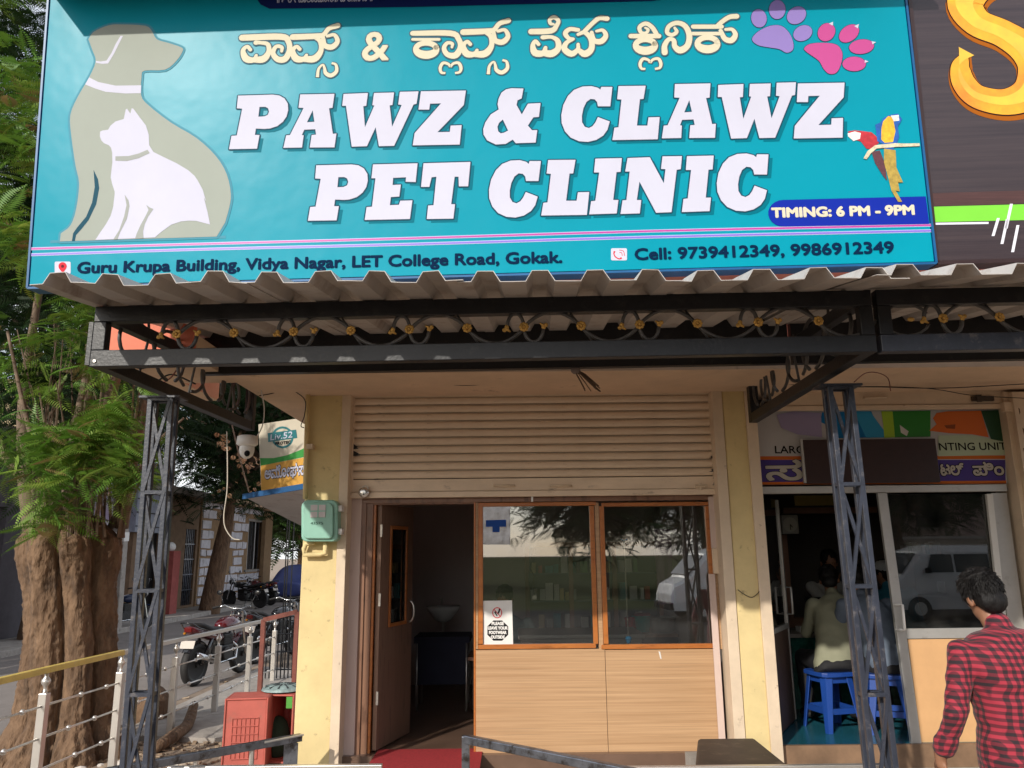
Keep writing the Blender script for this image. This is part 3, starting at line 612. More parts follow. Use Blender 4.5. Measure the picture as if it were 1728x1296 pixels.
# parrots printed on the board
pr = [((.45,.02,.03),[(655,800),(700,793),(800,805),(830,830),(845,870),(800,905),(770,905),(735,860),(700,850)]),((.75,.74,.72),[(655,812),(700,800),(735,810),(730,845),(690,858),(658,830)]),((.10,.03,.04),[(800,925),(850,915),(880,990),(895,1100),(870,1070),(820,990)]),
      ((.01,.10,.40),[(870,720),(910,700),(960,692),(985,725),(975,745),(960,770),(968,830),(955,870),(935,900),(920,940),(890,930),(868,880),(835,860),(822,760),(855,745)]),((.80,.42,.02),[(870,740),(900,708),(930,712),(935,750),(945,800),(930,865),(880,870),(858,850),(860,780)]),((.7,.72,.7),[(915,705),(965,700),(968,735),(935,740)]),
      ((.40,.28,.05),[(875,905),(945,915),(950,1020),(990,1110),(960,1110),(970,1165),(945,1160),(985,1228),(960,1228),(920,1160),(900,1080),(875,990)]),((.62,.55,.38),[(750,965),(775,920),(820,885),(940,872),(1000,875),(1090,873),(1092,890),(1010,893),(950,895),(830,905),(795,935),(770,970)])]
pp = None
for i,(c,P) in enumerate(pr):
    q = MB(); lay(q,S,fill(lp(Z4(P))),.003+.0004*i); o = obj('parrot_print' if i in (0,3) else 'branch_print' if i == 7 else 'plumage_print', q, M('parrot_ink_%d'%i, c, .4, var=.3, scale=40), sgn)
# stripes, timing pill and small lettering
def stripe(pl, pts, w0, z, mt, name, par):
    q = MB(); P = [pl.pix(*p) for p in pts]; lay(q, pl, stroke([(x,y,w0) for x,y in P], 3), z); return obj(name, q, mt, par)
lw = letterw
for dy, c1, nm in ((0, purple, 'a'), (10, pink, 'b')):
    P = [(53,421+dy),(330,413+dy*.9),(700,403+dy),(1100,391+dy),(1571,381+dy*.95-(0))]
    stripe(S, [(x,y-1) for x,y in P], .0165, .0010, flat('pale_stripe',(.45,.5,.75),.4), 'stripe_edge', sgn); stripe(S, [(x,y-1) for x,y in P], .0095, .0016, M('stripe_ink_'+nm, (.22,.13,.60) if nm=='b' else (.48,.03,.30), .35, var=.05, scale=.3), 'stripe', sgn)
q = MB(); lay(q,S,fill(lp([(1562,331.5),(1568,378)]+[(1312-26*math.cos(t)*1.0+10, 360+22.5*math.sin(t)) for t in np.linspace(1.57,-1.57,12)])),.0022); obj('timing_pill',q,navy,sgn)
q = MB(); text(q,S,'TIMING: 6 PM - 9PM',(1303,367),(1542,362),16,.0050,bold=.085); obj('timing_lettering',q,cream_l,sgn)
q = MB(); text(q,S,'Guru Krupa Building, Vidya Nagar, LET College Road, Gokak.',(131,461),(948,443),19,.0040,bold=.055); text(q,S,'Cell: 9739412349, 9986912349',(1072,438.5),(1508,426.5),19.5,.0040,bold=.055); obj('address_lettering',q,navyt,sgn)
def rrect(x0,y0,x1,y1,r,n=4):
    out = []
    for cx,cy,a in ((x1-r,y0+r,-90),(x1-r,y1-r,0),(x0+r,y1-r,90),(x0+r,y0+r,180)):
        out += [(cx+r*math.cos(rad(a+90*k/n)), cy+r*math.sin(rad(a+90*k/n))) for k in range(n+1)]
    return out
q = MB(); lay(q,S,fill(lp(rrect(92.5,441.5,119.5,462.5,2.5))),.0012); lay(q,S,fill(lp(rrect(1031,419,1058,439.5,2.5))),.0012); ic = obj('icon_tile',q,letterw,sgn)
q = MB(); lay(q,S,fill(lp([(106+7*math.cos(t),449.5+7*math.sin(t)) for t in np.linspace(2.6,6.8,12)]+[(106.2,461)])),.002)
lay(q,S,stroke([(x,y,w) for (x,y),w in zip(lp([(1037,424),(1036,429),(1039,434),(1045,437),(1049,435)]),(.010,.006,.006,.006,.010))]),.002); lay(q,S,stroke([(x,y,.003) for x,y in lp([(1045,426),(1049,427),(1050,432)])]),.002); lay(q,S,stroke([(x,y,.003) for x,y in lp([(1045,422),(1052,424),(1054,432)])]),.0021); obj('icon_print',q,reds,ic)
q = MB(); lay(q,S,fill(lp([(106+2.6*math.cos(t),449.5+2.6*math.sin(t)) for t in np.linspace(0,6.2,10)])),.0026); obj('icon_dot',q,flat('dark_red_print',(.12,.01,.02)),ic)
# Kannada heading
kf, ko = MB(), MB()
def kan(s, bl, br, cap, b=.052, capu=.63):
    vs, fs = glyphs(s); A = S.pix(*bl); B = S.pix(*br); C = S.pix(bl[0],bl[1]-cap); x0 = min(v[0] for v in vs); x1 = max(v[0] for v in vs); w = math.hypot(B[0]-A[0],B[1]-A[1]); ux,uy = (B[0]-A[0])/w,(B[1]-A[1])/w
    h = math.hypot(C[0]-A[0],C[1]-A[1]); sx = w/(x1-x0); sy = h/capu; sh_ = ([((A[0]+ux*(x-x0)*sx-uy*y*sy),(A[1]+uy*(x-x0)*sx+ux*y*sy)) for x,y in vs],fs)
    ring(ko,S,sh_,.0012,b*h*1.45,10)
    for k in range(10): a=2*math.pi*k/10; lay(kf,S,sh_,.0032+.00006*k, b*h*math.cos(a)*.95, b*h*.55*math.sin(a))
    lay(kf,S,sh_,.0040)
def ks(pts):
    P = [(*S.pix(x,y),w/1298*4.0*1.0) for x,y,w in pts]; lay(kf,S,stroke(P),.0042); lay(ko,S,stroke([(x,y,w+.012) for x,y,w in P]),.0024)
def kd(fn, pts, dx=0, dy=0):
    P = []
    for x,y,w in pts: (px,py), = fn([(x+dx,y+dy)]); a,b = S.pix(px,py); P.append((a,b,w*1.22/3.6/1298*4.15))
    for mbx,z,g in ((kf,.0042,0),(ko,.0022,.014)):
        vs,fs = stroke([(a,b,w+g) for a,b,w in P],5); n = len(vs)//2
        mbx.add([S.pt(x,y,z+.00004*((i % n)%9)+.00001*kd.n) for i,(x,y) in enumerate(vs)],fs)
        for a,b,w in (P[0],P[-1]): lay(mbx,S,([(a+(w+g)/2*math.cos(t),b+(w+g)/2*math.sin(t)) for t in np.linspace(0,2*math.pi,10,endpoint=False)],[tuple(range(10))]),z+.0005+.00001*kd.n)
    kd.n += 1
kd.n = 0
PA = [[(105,232,36),(340,226,36),(385,255,30),(392,310,30),(365,360,36),(320,362,32),(292,325,26),(312,285,22),(345,290,20),(345,314,16)],[(155,305,20),(135,285,20),(110,312,26),(130,360,38),(178,366,28),(190,340,18)],[(178,366,32),(235,360,40),(266,318,28),(260,272,24),(215,262,20),(188,262,26)]]
VA = [[(412,228,34),(560,222,32),(600,212,26),(632,176,26),(685,158,30)],[(455,302,20),(435,285,20),(412,312,26),(432,358,38),(480,362,28),(495,338,18)],[(480,362,32),(545,358,40),(583,310,28),(578,255,24),(545,228,20)],[(596,232,22),(606,278,28),(650,288,32),(683,255,26),(665,215,20),(622,222,18)]]
for q_ in PA+VA: kd(Z2,q_)
for q_ in VA: kd(Z2,q_,1035,-30)
def ringk(cx,cy,rx,ry,w0,w1): return [(cx+rx*math.cos(t),cy+ry*math.sin(t),w0+(w1-w0)*max(0,math.sin(t))) for t in np.linspace(-.3,2*math.pi-.25,15)]
for q_ in ([(1140,205,28),(1370,205,32),(1418,240,28),(1430,290,30),(1400,338,36),(1350,333,28),(1330,295,24),(1350,264,20),(1380,268,18),(1378,290,14)],[(1140,242,16),(1300,242,16)],ringk(1222,300,62,36,30,46)): kd(Z2,q_)
for q_ in ([(275,195,32),(395,190,32),(428,160,24),(440,130,22),(415,108,24),(388,122,20),(392,146,18),(410,150,14)],[(320,272,20),(300,252,20),(285,282,26),(300,324,38),(350,325,32),(362,292,20)],[(350,325,34),(400,328,40),(438,298,32),(436,252,28),(400,228,20),(345,230,24)],
  [(560,185,22),(510,180,24),(482,205,26),(502,235,22),(530,240,18)],[(530,240,18),(490,262,24),(477,300,32),(520,330,34),(558,302,22),(560,272,18)],[(558,302,22),(600,330,38),(640,300,32),(638,240,28),(600,200,24),(560,212,18)],[(600,192,24),(650,142,24),(690,113,26),(735,116,28)],[(642,200,20),(656,248,28),(700,254,32),(728,220,26),(710,187,20),(672,192,16)],
  [(880,222,26),(1050,222,26)],[(1040,218,24),(1010,170,24),(970,146,24),(933,168,22),(942,200,20),(970,204,18),(985,184,16),(968,172,12)],ringk(968,277,58,34,30,46),
  [(1085,322,32),(1085,280,28),(1110,242,24),(1140,248,24),(1147,285,28),(1180,308,38),(1223,280,32),(1235,220,30),(1210,162,28),(1160,142,26),(1112,162,24),(1100,200,22),(1130,215,22),(1158,196,20),(1146,172,14)],
  [(1258,165,24),(1430,165,24)],[(1256,207,20),(1425,207,20)],ringk(1345,266,60,36,30,46),[(1400,165,24),(1440,130,24),(1480,106,26),(1522,102,28)],[(1425,190,22),(1450,238,28),(1490,248,32),(1514,215,26),(1495,182,20),(1455,182,16)]): kd(Z3,q_)
text(kf,S,'&',(612,102),(655,101),50,.0042,bold=.03); text(ko,S,'&',(612,102),(655,101),50,.0020,bold=.07)
for x,y in ((536,104),(824,99)): ks([(x,y+27,6),(x+2,y+13,5),(x+9,y+6,4),(x+12,y+12,5),(x+14,y+20,7),(x+23,y+24,8),(x+32,y+17,7),(x+31,y+6,5),(x+24,y+3,4)])
for x,y in ((740,101),(1077,94)): ks([(x+12,y+23,4),(x+5,y+22,5),(x+3,y+14,6),(x+8,y+6,6),(x+17,y+8,5),(x+20,y+13,4)]); ks([(x+20,y+13,4),(x+25,y+7,5),(x+34,y+6,6),(x+38,y+14,6),(x+36,y+21,5),(x+28,y+23,4)])
kl = obj('kannada_lettering',kf,cream_l,sgn); obj('letter_outline',ko,greyout,kl)
q = MB(); lay(q,S,fill(lp([(425,-60)]+[(433,-2),(440,8),(455,15),(700,12),(1100,2),(1160,-6),(1170,-60)])),.0020); obj('top_banner',q,flat('deep_navy_print',(.004,.012,.09)),sgn)
q = MB(); text(q,S,'॥ ಶ್ರೀ ಬಾಲಾಂಜನೇಯ ಪ್ರಸನ್ನ ॥',(468,5),(628,2),13,.003,bold=.02); obj('invocation_lettering',q,letterw,sgn)
# small hood above the board that shades its top
hd = thing('sign_hood', 'dark metal hood projecting above the top of the teal clinic sign', 'hood', S.pt(0,1.95,.1))
b1 = S.pix(800,-34)[1]; aL = S.pix(93,-60)[0]; aR = S.pix(1512,-60)[0]
q = MB(); q.prism([S.pt(aL,b1+.01,.006),S.pt(aR,b1+.01,.006),S.pt(aR,b1-.0,.40),S.pt(aL,b1-.0,.40)],(0,0,.03)); obj('sheet',q,sheetm,hd)
for a in (aL+.1,0,aR-.1):
    q = MB(); q.beam(S.pt(a,b1+.03,.01),S.pt(a,b1+.012,.36),.03,.02); obj('bracket',q,blackiron,hd)
# ================= the neighbour's dark sign
NS_ = Plane(S.pt(S.pix(1640,300)[0],S.pix(1640,300)[1],-.02), Su, Sv)
sg2 = thing('dark_neighbour_sign', 'dark brown signboard with a big golden S and green stripe, right edge', 'sign', NS_.pt(0,0,-.05))
darkpr = M('dark_wood_print', (.028,.020,.026), .25, var=.35, scale=1, stretch=(.6,.6,26), col2=(.06,.042,.045))
obj('board', q4(NS_, [(1583,441),(2150,425),(2060,-75),(1529,-75)], -.10, 0), darkpr, sg2)
def lp2(p): return [NS_.pix(*x) for x in p]
m = MB(); 
for p,r in (((1580.5,444),(1526,-78)),((1580.5,444),(2152,428))): m.beam(NS_.pt(*NS_.pix(*p),-.045), NS_.pt(*NS_.pix(*r),-.045), .02,.115,up=NS_.n)
obj('frame', m, M('dark_brown_frame',(.03,.012,.012),.4), sg2)
q = MB(); lay(q,NS_,fill(lp2([(1572,349),(2130,334),(2133,362),(1575,375)])),.001); obj('green_stripe',q,flat('lime_print',(.20,.62,.06)),sg2)
q = MB(); lay(q,NS_,fill(lp2([(1575,376),(1668,374.5),(1668,378),(1575,379.5)])),.0012)
for x,y,l in ((1675,384,16),(1690,392,22),(1697,366,22),(1708,404,24)):
    lay(q,NS_,fill(lp2([(x-2,y+l*.9),(x+3,y+l*.9),(x+12,y-l),(x+7,y-l)])),.0014)
obj('white_bar',q,flat('white_print',(.72,.72,.8)),sg2)
q = MB(); lay(q,NS_,fill(lp2([(1571,326),(2128,310),(2130,333),(1573,348)])),.0006); obj('brown_band',q,M('brown_print',(.07,.03,.028),.3,var=.3,stretch=(1,1,40)),sg2)
gold = M('gold_print',(.80,.20,.02),.3,var=.1,scale=3.0,col2=(.85,.50,.02))
Sp = Z4([(1900,-60),(1800,-130),(1600,-140),(1450,-90),(1370,20),(1440,135),(1600,205),(1740,300),(1810,420),(1760,560),(1620,620),(1450,590),(1365,510),(1340,420),(1356,365),(1384,318)])
Wd = [120,170,190,205,215,185,180,205,230,200,165,150,140,115,75,6]
def spr(k, dw=0, dx=0, dy=0):
    o = []
    for (x,y),w in zip(Sp,Wd): a,b = NS_.pix(x,y); o.append((a+dx,b+dy,w/3.6/1298*4.3+dw))
    return stroke(o, k)
q = MB(); lay(q,NS_,spr(6,.03,.004,-.02),.0012); sd = obj('letter_shadow',q,flat('dark_amber_print',(.35,.10,.01)),sg2)
q = MB(); lay(q,NS_,spr(6,.012,0,-.002),.0018); obj('letter_outline',q,flat('black_brown_print',(.03,.012,.01)),sg2)
q = MB(); lay(q,NS_,spr(6),.0024); obj('golden_letter',q,gold,sg2)
q = MB(); lay(q,NS_,spr(6,-.10,-.006,.006),.0030); obj('letter_highlight',q,M('pale_gold_print',(.85,.34,.05),.3,var=.1,scale=2.5,col2=(.9,.62,.05)),sg2)
# ================= printing shop at the right
cols0=[(.7,.7,.68),(.6,.62,.6),(.5,.12,.1),(.1,.35,.4),(.65,.55,.3),(.72,.7,.72),(.15,.3,.15)]
sh2 = thing('raised_shutter', 'cream rolling shutter fully raised above the printing shop sign with its dark latch', 'shutter', W(1490,690,6.33))
part('bottom_plate', 1300,1697,656,683,6.335,6.35,cream,sh2); part('bottom_rail', 1290,1699,683.5,691,6.32,6.36,cream,sh2,bev=.003)
q = MB(); a=W(1458,672,6.33); b=W(1496,671,6.33); q.tube([a,a+Vector((.006,-.02,0)),b+Vector((-.006,-.02,0)),b],.008,8); obj('handle',q,cream,sh2,smooth=True)
q = MB(); a=W(1655,673,6.33); q.box(a.x-.08,a.x+.1,6.31,6.334,a.z-.02,a.z+.02); q.box(a.x-.05,a.x-.01,6.295,6.31,a.z-.03,a.z+.03); obj('latch',q,M('sooty_iron',(.05,.035,.025),.6),sh2)
q = MB(); a=W(1694,690,6.33); q.box(a.x-.03,a.x+.04,6.27,6.332,a.z-.03,a.z+.05); obj('corner_bracket',q,cream,sh2,bev=.004)
part('pillar', 1756,1850,660,1340,6.25,6.6,cream,bld,label='flaking cream pillar at the right edge of the printing shop')
part('plaster_reveal', 1741,1755.4,660,1340,6.30,6.6,cream,bld,bev=.004)
q = MB(); rr = random.Random(4)
for i in range(16):
    z = W(1712,700+i*34,6.25).z; x = W(1762,990,6.25).x+rr.uniform(.0,.06); w = rr.uniform(.008,.02)
    q.prism([(x,6.2495,z),(x+w,6.2495,z+.02),(x+w*.8,6.2495,z+.05),(x-.3*w,6.2495,z+.06)],(0,.003,0))
obj('flaked_patch', q, M('bare_dark_plaster',(.10,.05,.03),.9), bld, kind='stuff')
F = Plane(W(1490,750,6.40),(1,0,0),(0,0,1))
ps = thing('printing_shop_sign', 'shaded printing shop signboard with colourful shapes, black LARGE PRINTING UNIT lettering and a purple band', 'sign', F.pt(0,-.3,0))
def l3(p): return [F.pix(*x) for x in p]
obj('board', q4(F,[(1280,818),(1700,816),(1690,691),(1276,692)],-.06,0), flat('grey_white_print',(.45,.45,.46),.4), ps)
bl_ = [((.0,.16,.42),'blue_shape',[(1387,696),(1470,694),(1480,715),(1490,738),(1395,740),(1393,716),(1384,712)]),((.03,.30,.55),'blue_shape',[(1440,694),(1468,694),(1500,738),(1462,739)]),
 ((.35,.55,.04),'green_shape',[(1487,694),(1506,694),(1510,738),(1492,739),(1490,715)]),((.03,.22,.03),'green_shape',[(1506,694),(1570,693),(1570,737),(1510,738)]),((.6,.6,.58),'white_shape',[(1518,717),(1533,728),(1530,736),(1520,730)]),
 ((.62,.14,.02),'orange_shape',[(1580,697),(1600,694),(1655,693),(1668,738),(1640,733),(1600,731),(1568,727),(1580,716),(1574,706)]),((.25,.06,.01),'orange_shape',[(1593,718),(1612,716),(1611,724),(1597,723)]),((.02,.07,.03),'dark_green_shape',[(1655,693),(1692,692),(1695,745),(1672,742)]),
 ((.42,.50,.36),'pale_shape',[(1583,735),(1640,734),(1695,746),(1697,768),(1583,770)]),((.32,.28,.45),'lilac_shape',[(1310,700),(1340,694),(1385,697),(1387,738),(1345,733),(1318,722)])]
for i,(c,n_,P) in enumerate(bl_):
    q = MB(); lay(q,F,fill(l3(P)),.001+.0004*i); obj(n_,q,flat('shop_ink_%d'%i,c,.4),ps)
q = MB(); lay(q,F,fill(l3([(1279,776),(1696,776),(1697,812),(1279,814)])),.001); obj('purple_band',q,flat('violet_print',(.07,.05,.22),.4),ps)
q = MB(); lay(q,F,fill(l3([(1279,770),(1696,768.5),(1696,774.5),(1279,776)])),.0014); obj('orange_stripe',q,flat('orange_print',(.50,.13,.03),.4),ps)
q = MB(); lay(q,F,fill(l3([(1279,813.5),(1698,811),(1698,816),(1279,818)])),.0014); obj('orange_stripe',q,MATS['orange_print'],ps)
q = MB(); text(q,F,'LARGE',(1308,765),(1368,765),13,.006,bold=.02); text(q,F,'NTING UNIT',(1585,760),(1698,759),13,.006,bold=.02); obj('black_lettering',q,black,ps)
q = MB(); q2_ = MB()
for s_,a,b,cp_ in (('ಸ',(1294,810),(1354,809),26),('ಟಲ್',(1588,802),(1627,801),17),('ಪ್ರಿಂ'.replace('್ರ',''),(1643,802),(1694,801),17)):
    shp = text(q,F,s_,a,b,cp_,.0062,bold=.05,capu=.63); ring(q2_,F,shp,.0030,.011,6)
kk = obj('kannada_lettering',q,flat('silver_print',(.45,.42,.38),.4),ps); obj('letter_outline',q2_,black,kk)
brd = thing('brown_blank_board', 'blank dark brown board hanging over the middle of the printing shop sign', 'board', W(1470,815,6.36))
q = MB(); pbox(q,1358,1583,741,815,6.35,6.37); obj('panel',q,M('dark_chocolate_board',(.030,.012,.010),.35,var=.15,scale=20),brd,bev=.003)
q = MB(); pbox(q,1354,1357.6,741,815,6.345,6.37); obj('edge_strip',q,alum,brd)
al = thing('aluminium_shopfront', 'aluminium framed glass shop front of the printing shop with a tan lower panel', 'shop front', W(1520,1330,6.40))
part('head_rail',1285,1700,819,831,6.37,6.44,alum,al,bev=.003)
def lean(name,p0,p1,w,d,mat,par,Y=6.40):
    a=W(*p0,Y); b=W(*p1,Y); q=MB(); q.beam((a.x,Y+d/2-.02,a.z),(b.x,Y+d/2-.02,b.z),d,w,up=(1,0,0)); return obj(name,q,mat,par,bev=.002)
part('jamb',1286,1292.5,831.5,1340,6.37,6.42,alum,al)
lean('stile',(1487,832),(1556,1335),.075,.035,alum,al,6.385); lean('jamb',(1683,832),(1750,1335),.13,.06,alum,al,6.42)
lean('stile',(1668,834),(1722,1335),.05,.03,flat('white_aluminium',(.62,.61,.58),.4),al,6.39)
gz = W(1600,1068,6.40)
q = MB(); A=W(1498,834,6.405); B=W(1662,834,6.405); C_=W(1692,1060,6.405); D=W(1528,1060,6.405); q.prism([A,B,C_,D],(0,.004,0)); obj('pane',q,glass2,al)
q = MB(); A=W(1528,1061,6.39);B=W(1692,1059,6.39);C_=W(1694,1076,6.39);D=W(1531,1078,6.39); q.prism([A,B,C_,D],(0,.04,0)); obj('mid_rail',q,alum,al,bev=.002)
q = MB(); A=W(1532,1079,6.40);B=W(1693,1077,6.40);C_=W(1722,1284,6.40);D=W(1559,1284,6.40); q.prism([A,B,C_,D],(0,.02,0)); obj('lower_panel',q,M('tan_board',(.62,.36,.17),.5,var=.06),al)
q = MB(); A=W(1559,1285,6.39);B=W(1722,1285,6.39);C_=W(1728,1330,6.39);D=W(1564,1330,6.39); q.prism([A,B,C_,D],(0,.04,0)); obj('bottom_rail',q,alum,al)
q = MB(); a=W(1508,1020,6.38); b=W(1512,1062,6.38); q.tube([a,a+Vector((.02,-.045,0)),a+Vector((.045,-.05,0)),b+Vector((.045,-.05,0)),b+Vector((.02,-.045,0)),b],.011,8); obj('handle',q,whitep,al,smooth=True)
lf = thing('open_door_leaf', 'aluminium edged door leaf of the printing shop standing open inwards beside the yellow pillar', 'door', W(1293,1330,6.46))
hx = W(1293,1100,6.46).x; fx = W(1336,1150,7.25); zt2 = W(1293,834,6.46).z; u2 = Vector((fx.x-hx, 7.25-6.46,0)); w2=u2.length; u2.normalize(); n2_=Vector((u2.y,-u2.x,0)); h2=Vector((hx,6.46,0))
def lbox(a,b,z0,z1,t,mat,name): q=MB(); q.obox(h2+u2*(a+b)/2+Vector((0,0,(z0+z1)/2)),u2*(b-a)/2,n2_*t,Vector((0,0,(z1-z0)/2))); return obj(name,q,mat,lf)
lbox(0,w2-.03,.16,.95,.012,M('brown_door_board',(.10,.06,.045),.5),'lower_panel'); lbox(0,w2-.03,.951,zt2,.003,glass2,'pane'); lbox(w2-.03,w2,.16,zt2,.018,alum,'stile'); lbox(0,w2-.03,.93,.97,.02,alum,'mid_rail')
q=MB(); c0=h2+u2*(w2-.05)+n2_*.02; q.tube([c0+Vector((0,0,1.05)),c0+n2_*.05+Vector((0,0,1.05)),c0+n2_*.05+Vector((0,0,1.28)),c0+Vector((0,0,1.28))],.010,8); obj('handle',q,alum,lf,smooth=True)
obj('threshold',MB().box(1.9,4.85,6.325,6.358,GZ,.152),M('brown_stone_sill',(.20,.12,.07),.6,var=.3),bld)
# inside the printing shop
part_ = lambda n,x0,x1,y0,y1,Y0,Y1,m,**k: obj(n,pbox(MB(),x0,x1,y0,y1,Y0,Y1),m,None,**k)
ck = thing('wall_clock','square grey wall clock above a plank inside the printing shop','clock',W(1334,901,8.2))
q=MB(); pbox(q,1319,1348,869,901,8.17,8.22); obj('clock_case',q,flat('grey_plastic',(.30,.30,.28),.5),ck,bev=.01)
c=W(1333.5,885,8.165); q=MB(); q.tube([c,c+Vector((.0,0,-.055))],.004,4); q.tube([c,c+Vector((.022,0,-.03))],.004,4); obj('clock_hand',q,black,ck)
q=MB(); q.lathe([(.075,-.002),(.075,.002)],(c.x,c.y+.003,c.z),20,'Y'); obj('clock_face',q,flat('pale_dial',(.42,.42,.38),.5),ck)
setp(part_('wall_calendar',1341,1412,836,853,8.3,8.32,M('yellow_card',(.40,.30,.08),.6)),'yellow printed card strip pinned high inside the printing shop','calendar')
cb = thing('wooden_cabinet','brown wooden partition with a dark opening behind the counter of the printing shop','cabinet',W(1350,1080,8.6))
part('upright',1322,1334,902,1046,8.5,8.6,M('brown_veneer',(.26,.13,.08),.5),cb); part('rail',1322,1400,1042,1066,8.5,8.6,MATS['brown_veneer'],cb); part('rail',1322,1480,856,866,8.5,8.6,MATS['brown_veneer'],cb)
ctr = thing('counter','teal tiled counter with a grey top crossing the printing shop','counter',W(1450,1220,7.75))
part('front',1325,1640,1075,1200,7.7,8.15,M('teal_tiles',(.02,.10,.08),.2,var=.5,scale=12),ctr); part('top',1318,1645,1068,1075,7.62,8.2,concrete,ctr,bev=.005)
mo = thing('monitor','black computer monitor seen from behind on the printing shop counter','monitor',W(1378,1066,7.85))
part('screen',1362,1402,1008,1056,7.85,7.9,black,mo,bev=.008); part('foot',1372,1392,1056,1067,7.86,7.92,black,mo)
setp(part_('paper_pile',1350,1385,1058,1067,7.72,7.84,white),'low pile of white paper on the printing shop counter','paper')
sr = thing('display_shelf','dark display shelf with goods seen through the printing shop glass','shelf',W(1600,1060,8.9))
part('shelf',1520,1690,1001,1006,8.9,9.2,flat('dark_shelf',(.05,.05,.055)),sr); part('shelf',1520,1690,935,939,8.9,9.2,MATS['dark_shelf'],sr); part('back_panel',1588,1640,1007,1062,9.22,9.25,flat('grey_panel',(.25,.26,.26)),sr)
setp(part_('blue_box',1602,1630,985,1000.5,8.95,9.1,flat('royal_blue_card',(.02,.06,.35))),'blue box on the display shelf of the printing shop','box')
setp(part_('white_box',1594,1601,982,1000.5,8.95,9.1,white),'narrow white box left of the blue box on the display shelf','box')
setp(part_('yellow_jar',1643,1653,978,1000.5,8.95,9.05,flat('mustard_plastic',(.40,.28,.04))),'yellow jar right of the blue box on the display shelf','jar')
fr_=thing('garlanded_picture','small framed picture with yellow garland high in the printing shop','picture',W(1648,890,9.3)); part('frame',1636,1660,862,892,9.3,9.33,M('gilt_frame',(.35,.22,.05),.4),fr_); part('print',1639,1657,865,889,9.29,9.2995,M('coloured_print',(.3,.08,.05),.5,col2=(.45,.35,.2),scale=30),fr_)
q=MB(); q.tube([Vector(x) for x in cr([W(1637,864,9.27),W(1641,884,9.26),W(1648,893,9.25),W(1656,884,9.26),W(1660,864,9.27)],4)],.018,6); obj('garland',q,M('marigold',(.55,.30,.03),.8,var=.4,scale=60),fr_)
rs2=random.Random(5)
for k in range(9):
    x=1525+k*7+rs2.uniform(0,3); c=rs2.randrange(7); setp(part_('goods_packet',x,x+5.5,935-rs2.uniform(10,22),934.5,8.95,9.05,flat('carton_%d'%c,cols0[c],.5)),'%s packet on the upper display shelf of the printing shop'%(['white','pale green grey','red','teal','yellowish','lilac white','dark green'][c]),'packet','packets on the upper display shelf')
def stool(root_name,label):
    r = thing(root_name,label,'stool',(0,0,0),group='blue plastic stools in the printing shop')
    q=MB(); q.prism([(.165*math.cos(t)*(1/max(abs(math.cos(t)),abs(math.sin(t))))**.75,.165*math.sin(t)*(1/max(abs(math.cos(t)),abs(math.sin(t))))**.75,.425) for t in np.linspace(0,2*math.pi,28,endpoint=False)],(0,0,.035)); obj('seat',q,bluepl,r,bev=.006)
    for i in range(4):
        a=rad(45+90*i); q=MB(); p0=Vector((.17*math.cos(a),.17*math.sin(a),.424)); p1=Vector((.235*math.cos(a),.235*math.sin(a),0)); t=Vector((-math.sin(a),math.cos(a),0)); n=Vector((math.cos(a),math.sin(a),0))
        for s in (-1,1): q.prism([p0+t*.0,p0+t*s*.05-n*.03,p1+t*s*.03-n*.02,p1],n*.008)
        obj('leg',q,bluepl,r)
    for i in range(4):
        a=rad(45+90*i); b=rad(135+90*i); q=MB(); q.beam((.205*math.cos(a),.205*math.sin(a),.16),(.205*math.cos(b),.205*math.sin(b),.16),.012,.045); obj('stretcher',q,bluepl,r)
        q=MB(); q.beam((.172*math.cos(a),.172*math.sin(a),.40),(.172*math.cos(b),.172*math.sin(b),.40),.01,.05); obj('apron',q,bluepl,r)
    return r
st = stool('plastic_stool','blue plastic stool carrying the person in the khaki shirt'); 
st2 = clone(st); setp(st2,'blue plastic stool partly hidden behind the right lattice post','stool')
sp = WZ(1407,1229,.15); st.location = sp; st.rotation_euler=(0,0,.25); sp2 = WZ(1515,1240,.15); st2.location=(sp2.x,sp2.y+.1,.15); st2.rotation_euler=(0,0,-.4)
# ================= inside the clinic
ex = thing('examination_table','long stainless steel examination table behind the clinic windows','table',W(960,1200,7.3))
q=MB(); q.box(.03,1.15,7.1,7.75,.86,.90); obj('table_top',q,steel,ex,bev=.01)
q=MB(); q.box(.05,1.12,7.12,7.16,.78,.859); obj('rim',q,steel,ex)
for x in (.10,1.08):
    for y in (7.16,7.7): q=MB(); q.tube([(x,y,.1),(x,y,.86)],.018,8); obj('leg',q,steel,ex,smooth=True)
cab = thing('medicine_cabinet','glass fronted wooden cabinet full of medicine boxes on the back wall of the clinic','cabinet',(.6,9.4,.9))
vene=MATS['brown_veneer']; cx0,cx1,cz0,cz1=.05,1.15,.98,1.78
def wbox(n,x0,x1,y0,y1,z0,z1,m,par,**k): return obj(n,MB().box(x0,x1,y0,y1,z0,z1),m,par,**k)
X0,X1 = W(890,1000,8.9).x, W(1115,1000,8.9).x; Z0,Z1 = W(1000,1062,8.9).z, W(1000,922,8.9).z
wbox('back',X0,X1,9.18,9.2,Z0,Z1,flat('grey_backing',(.12,.14,.15)),cab)
for z in (Z0-.14,Z1): wbox('rail',X0-.03,X1+.03,8.9,9.2,z,z+(.14 if z<Z0 else .05),vene,cab)
for t in (0,.33,.66,1): x=X0+(X1-X0)*t; wbox('stile',x-.025,x+.025,8.895,8.93,Z0,Z1,vene,cab)
for k in (1,2): z=Z0+(Z1-Z0)*k/3; wbox('shelf',X0,X1,8.935,9.17,z-.008,z+.008,flat('blue_grey_shelf',(.12,.17,.22)),cab)
rb=random.Random(11); cols=[(.7,.7,.68),(.6,.62,.6),(.5,.12,.1),(.1,.35,.4),(.65,.55,.3),(.72,.7,.72),(.15,.3,.15)]
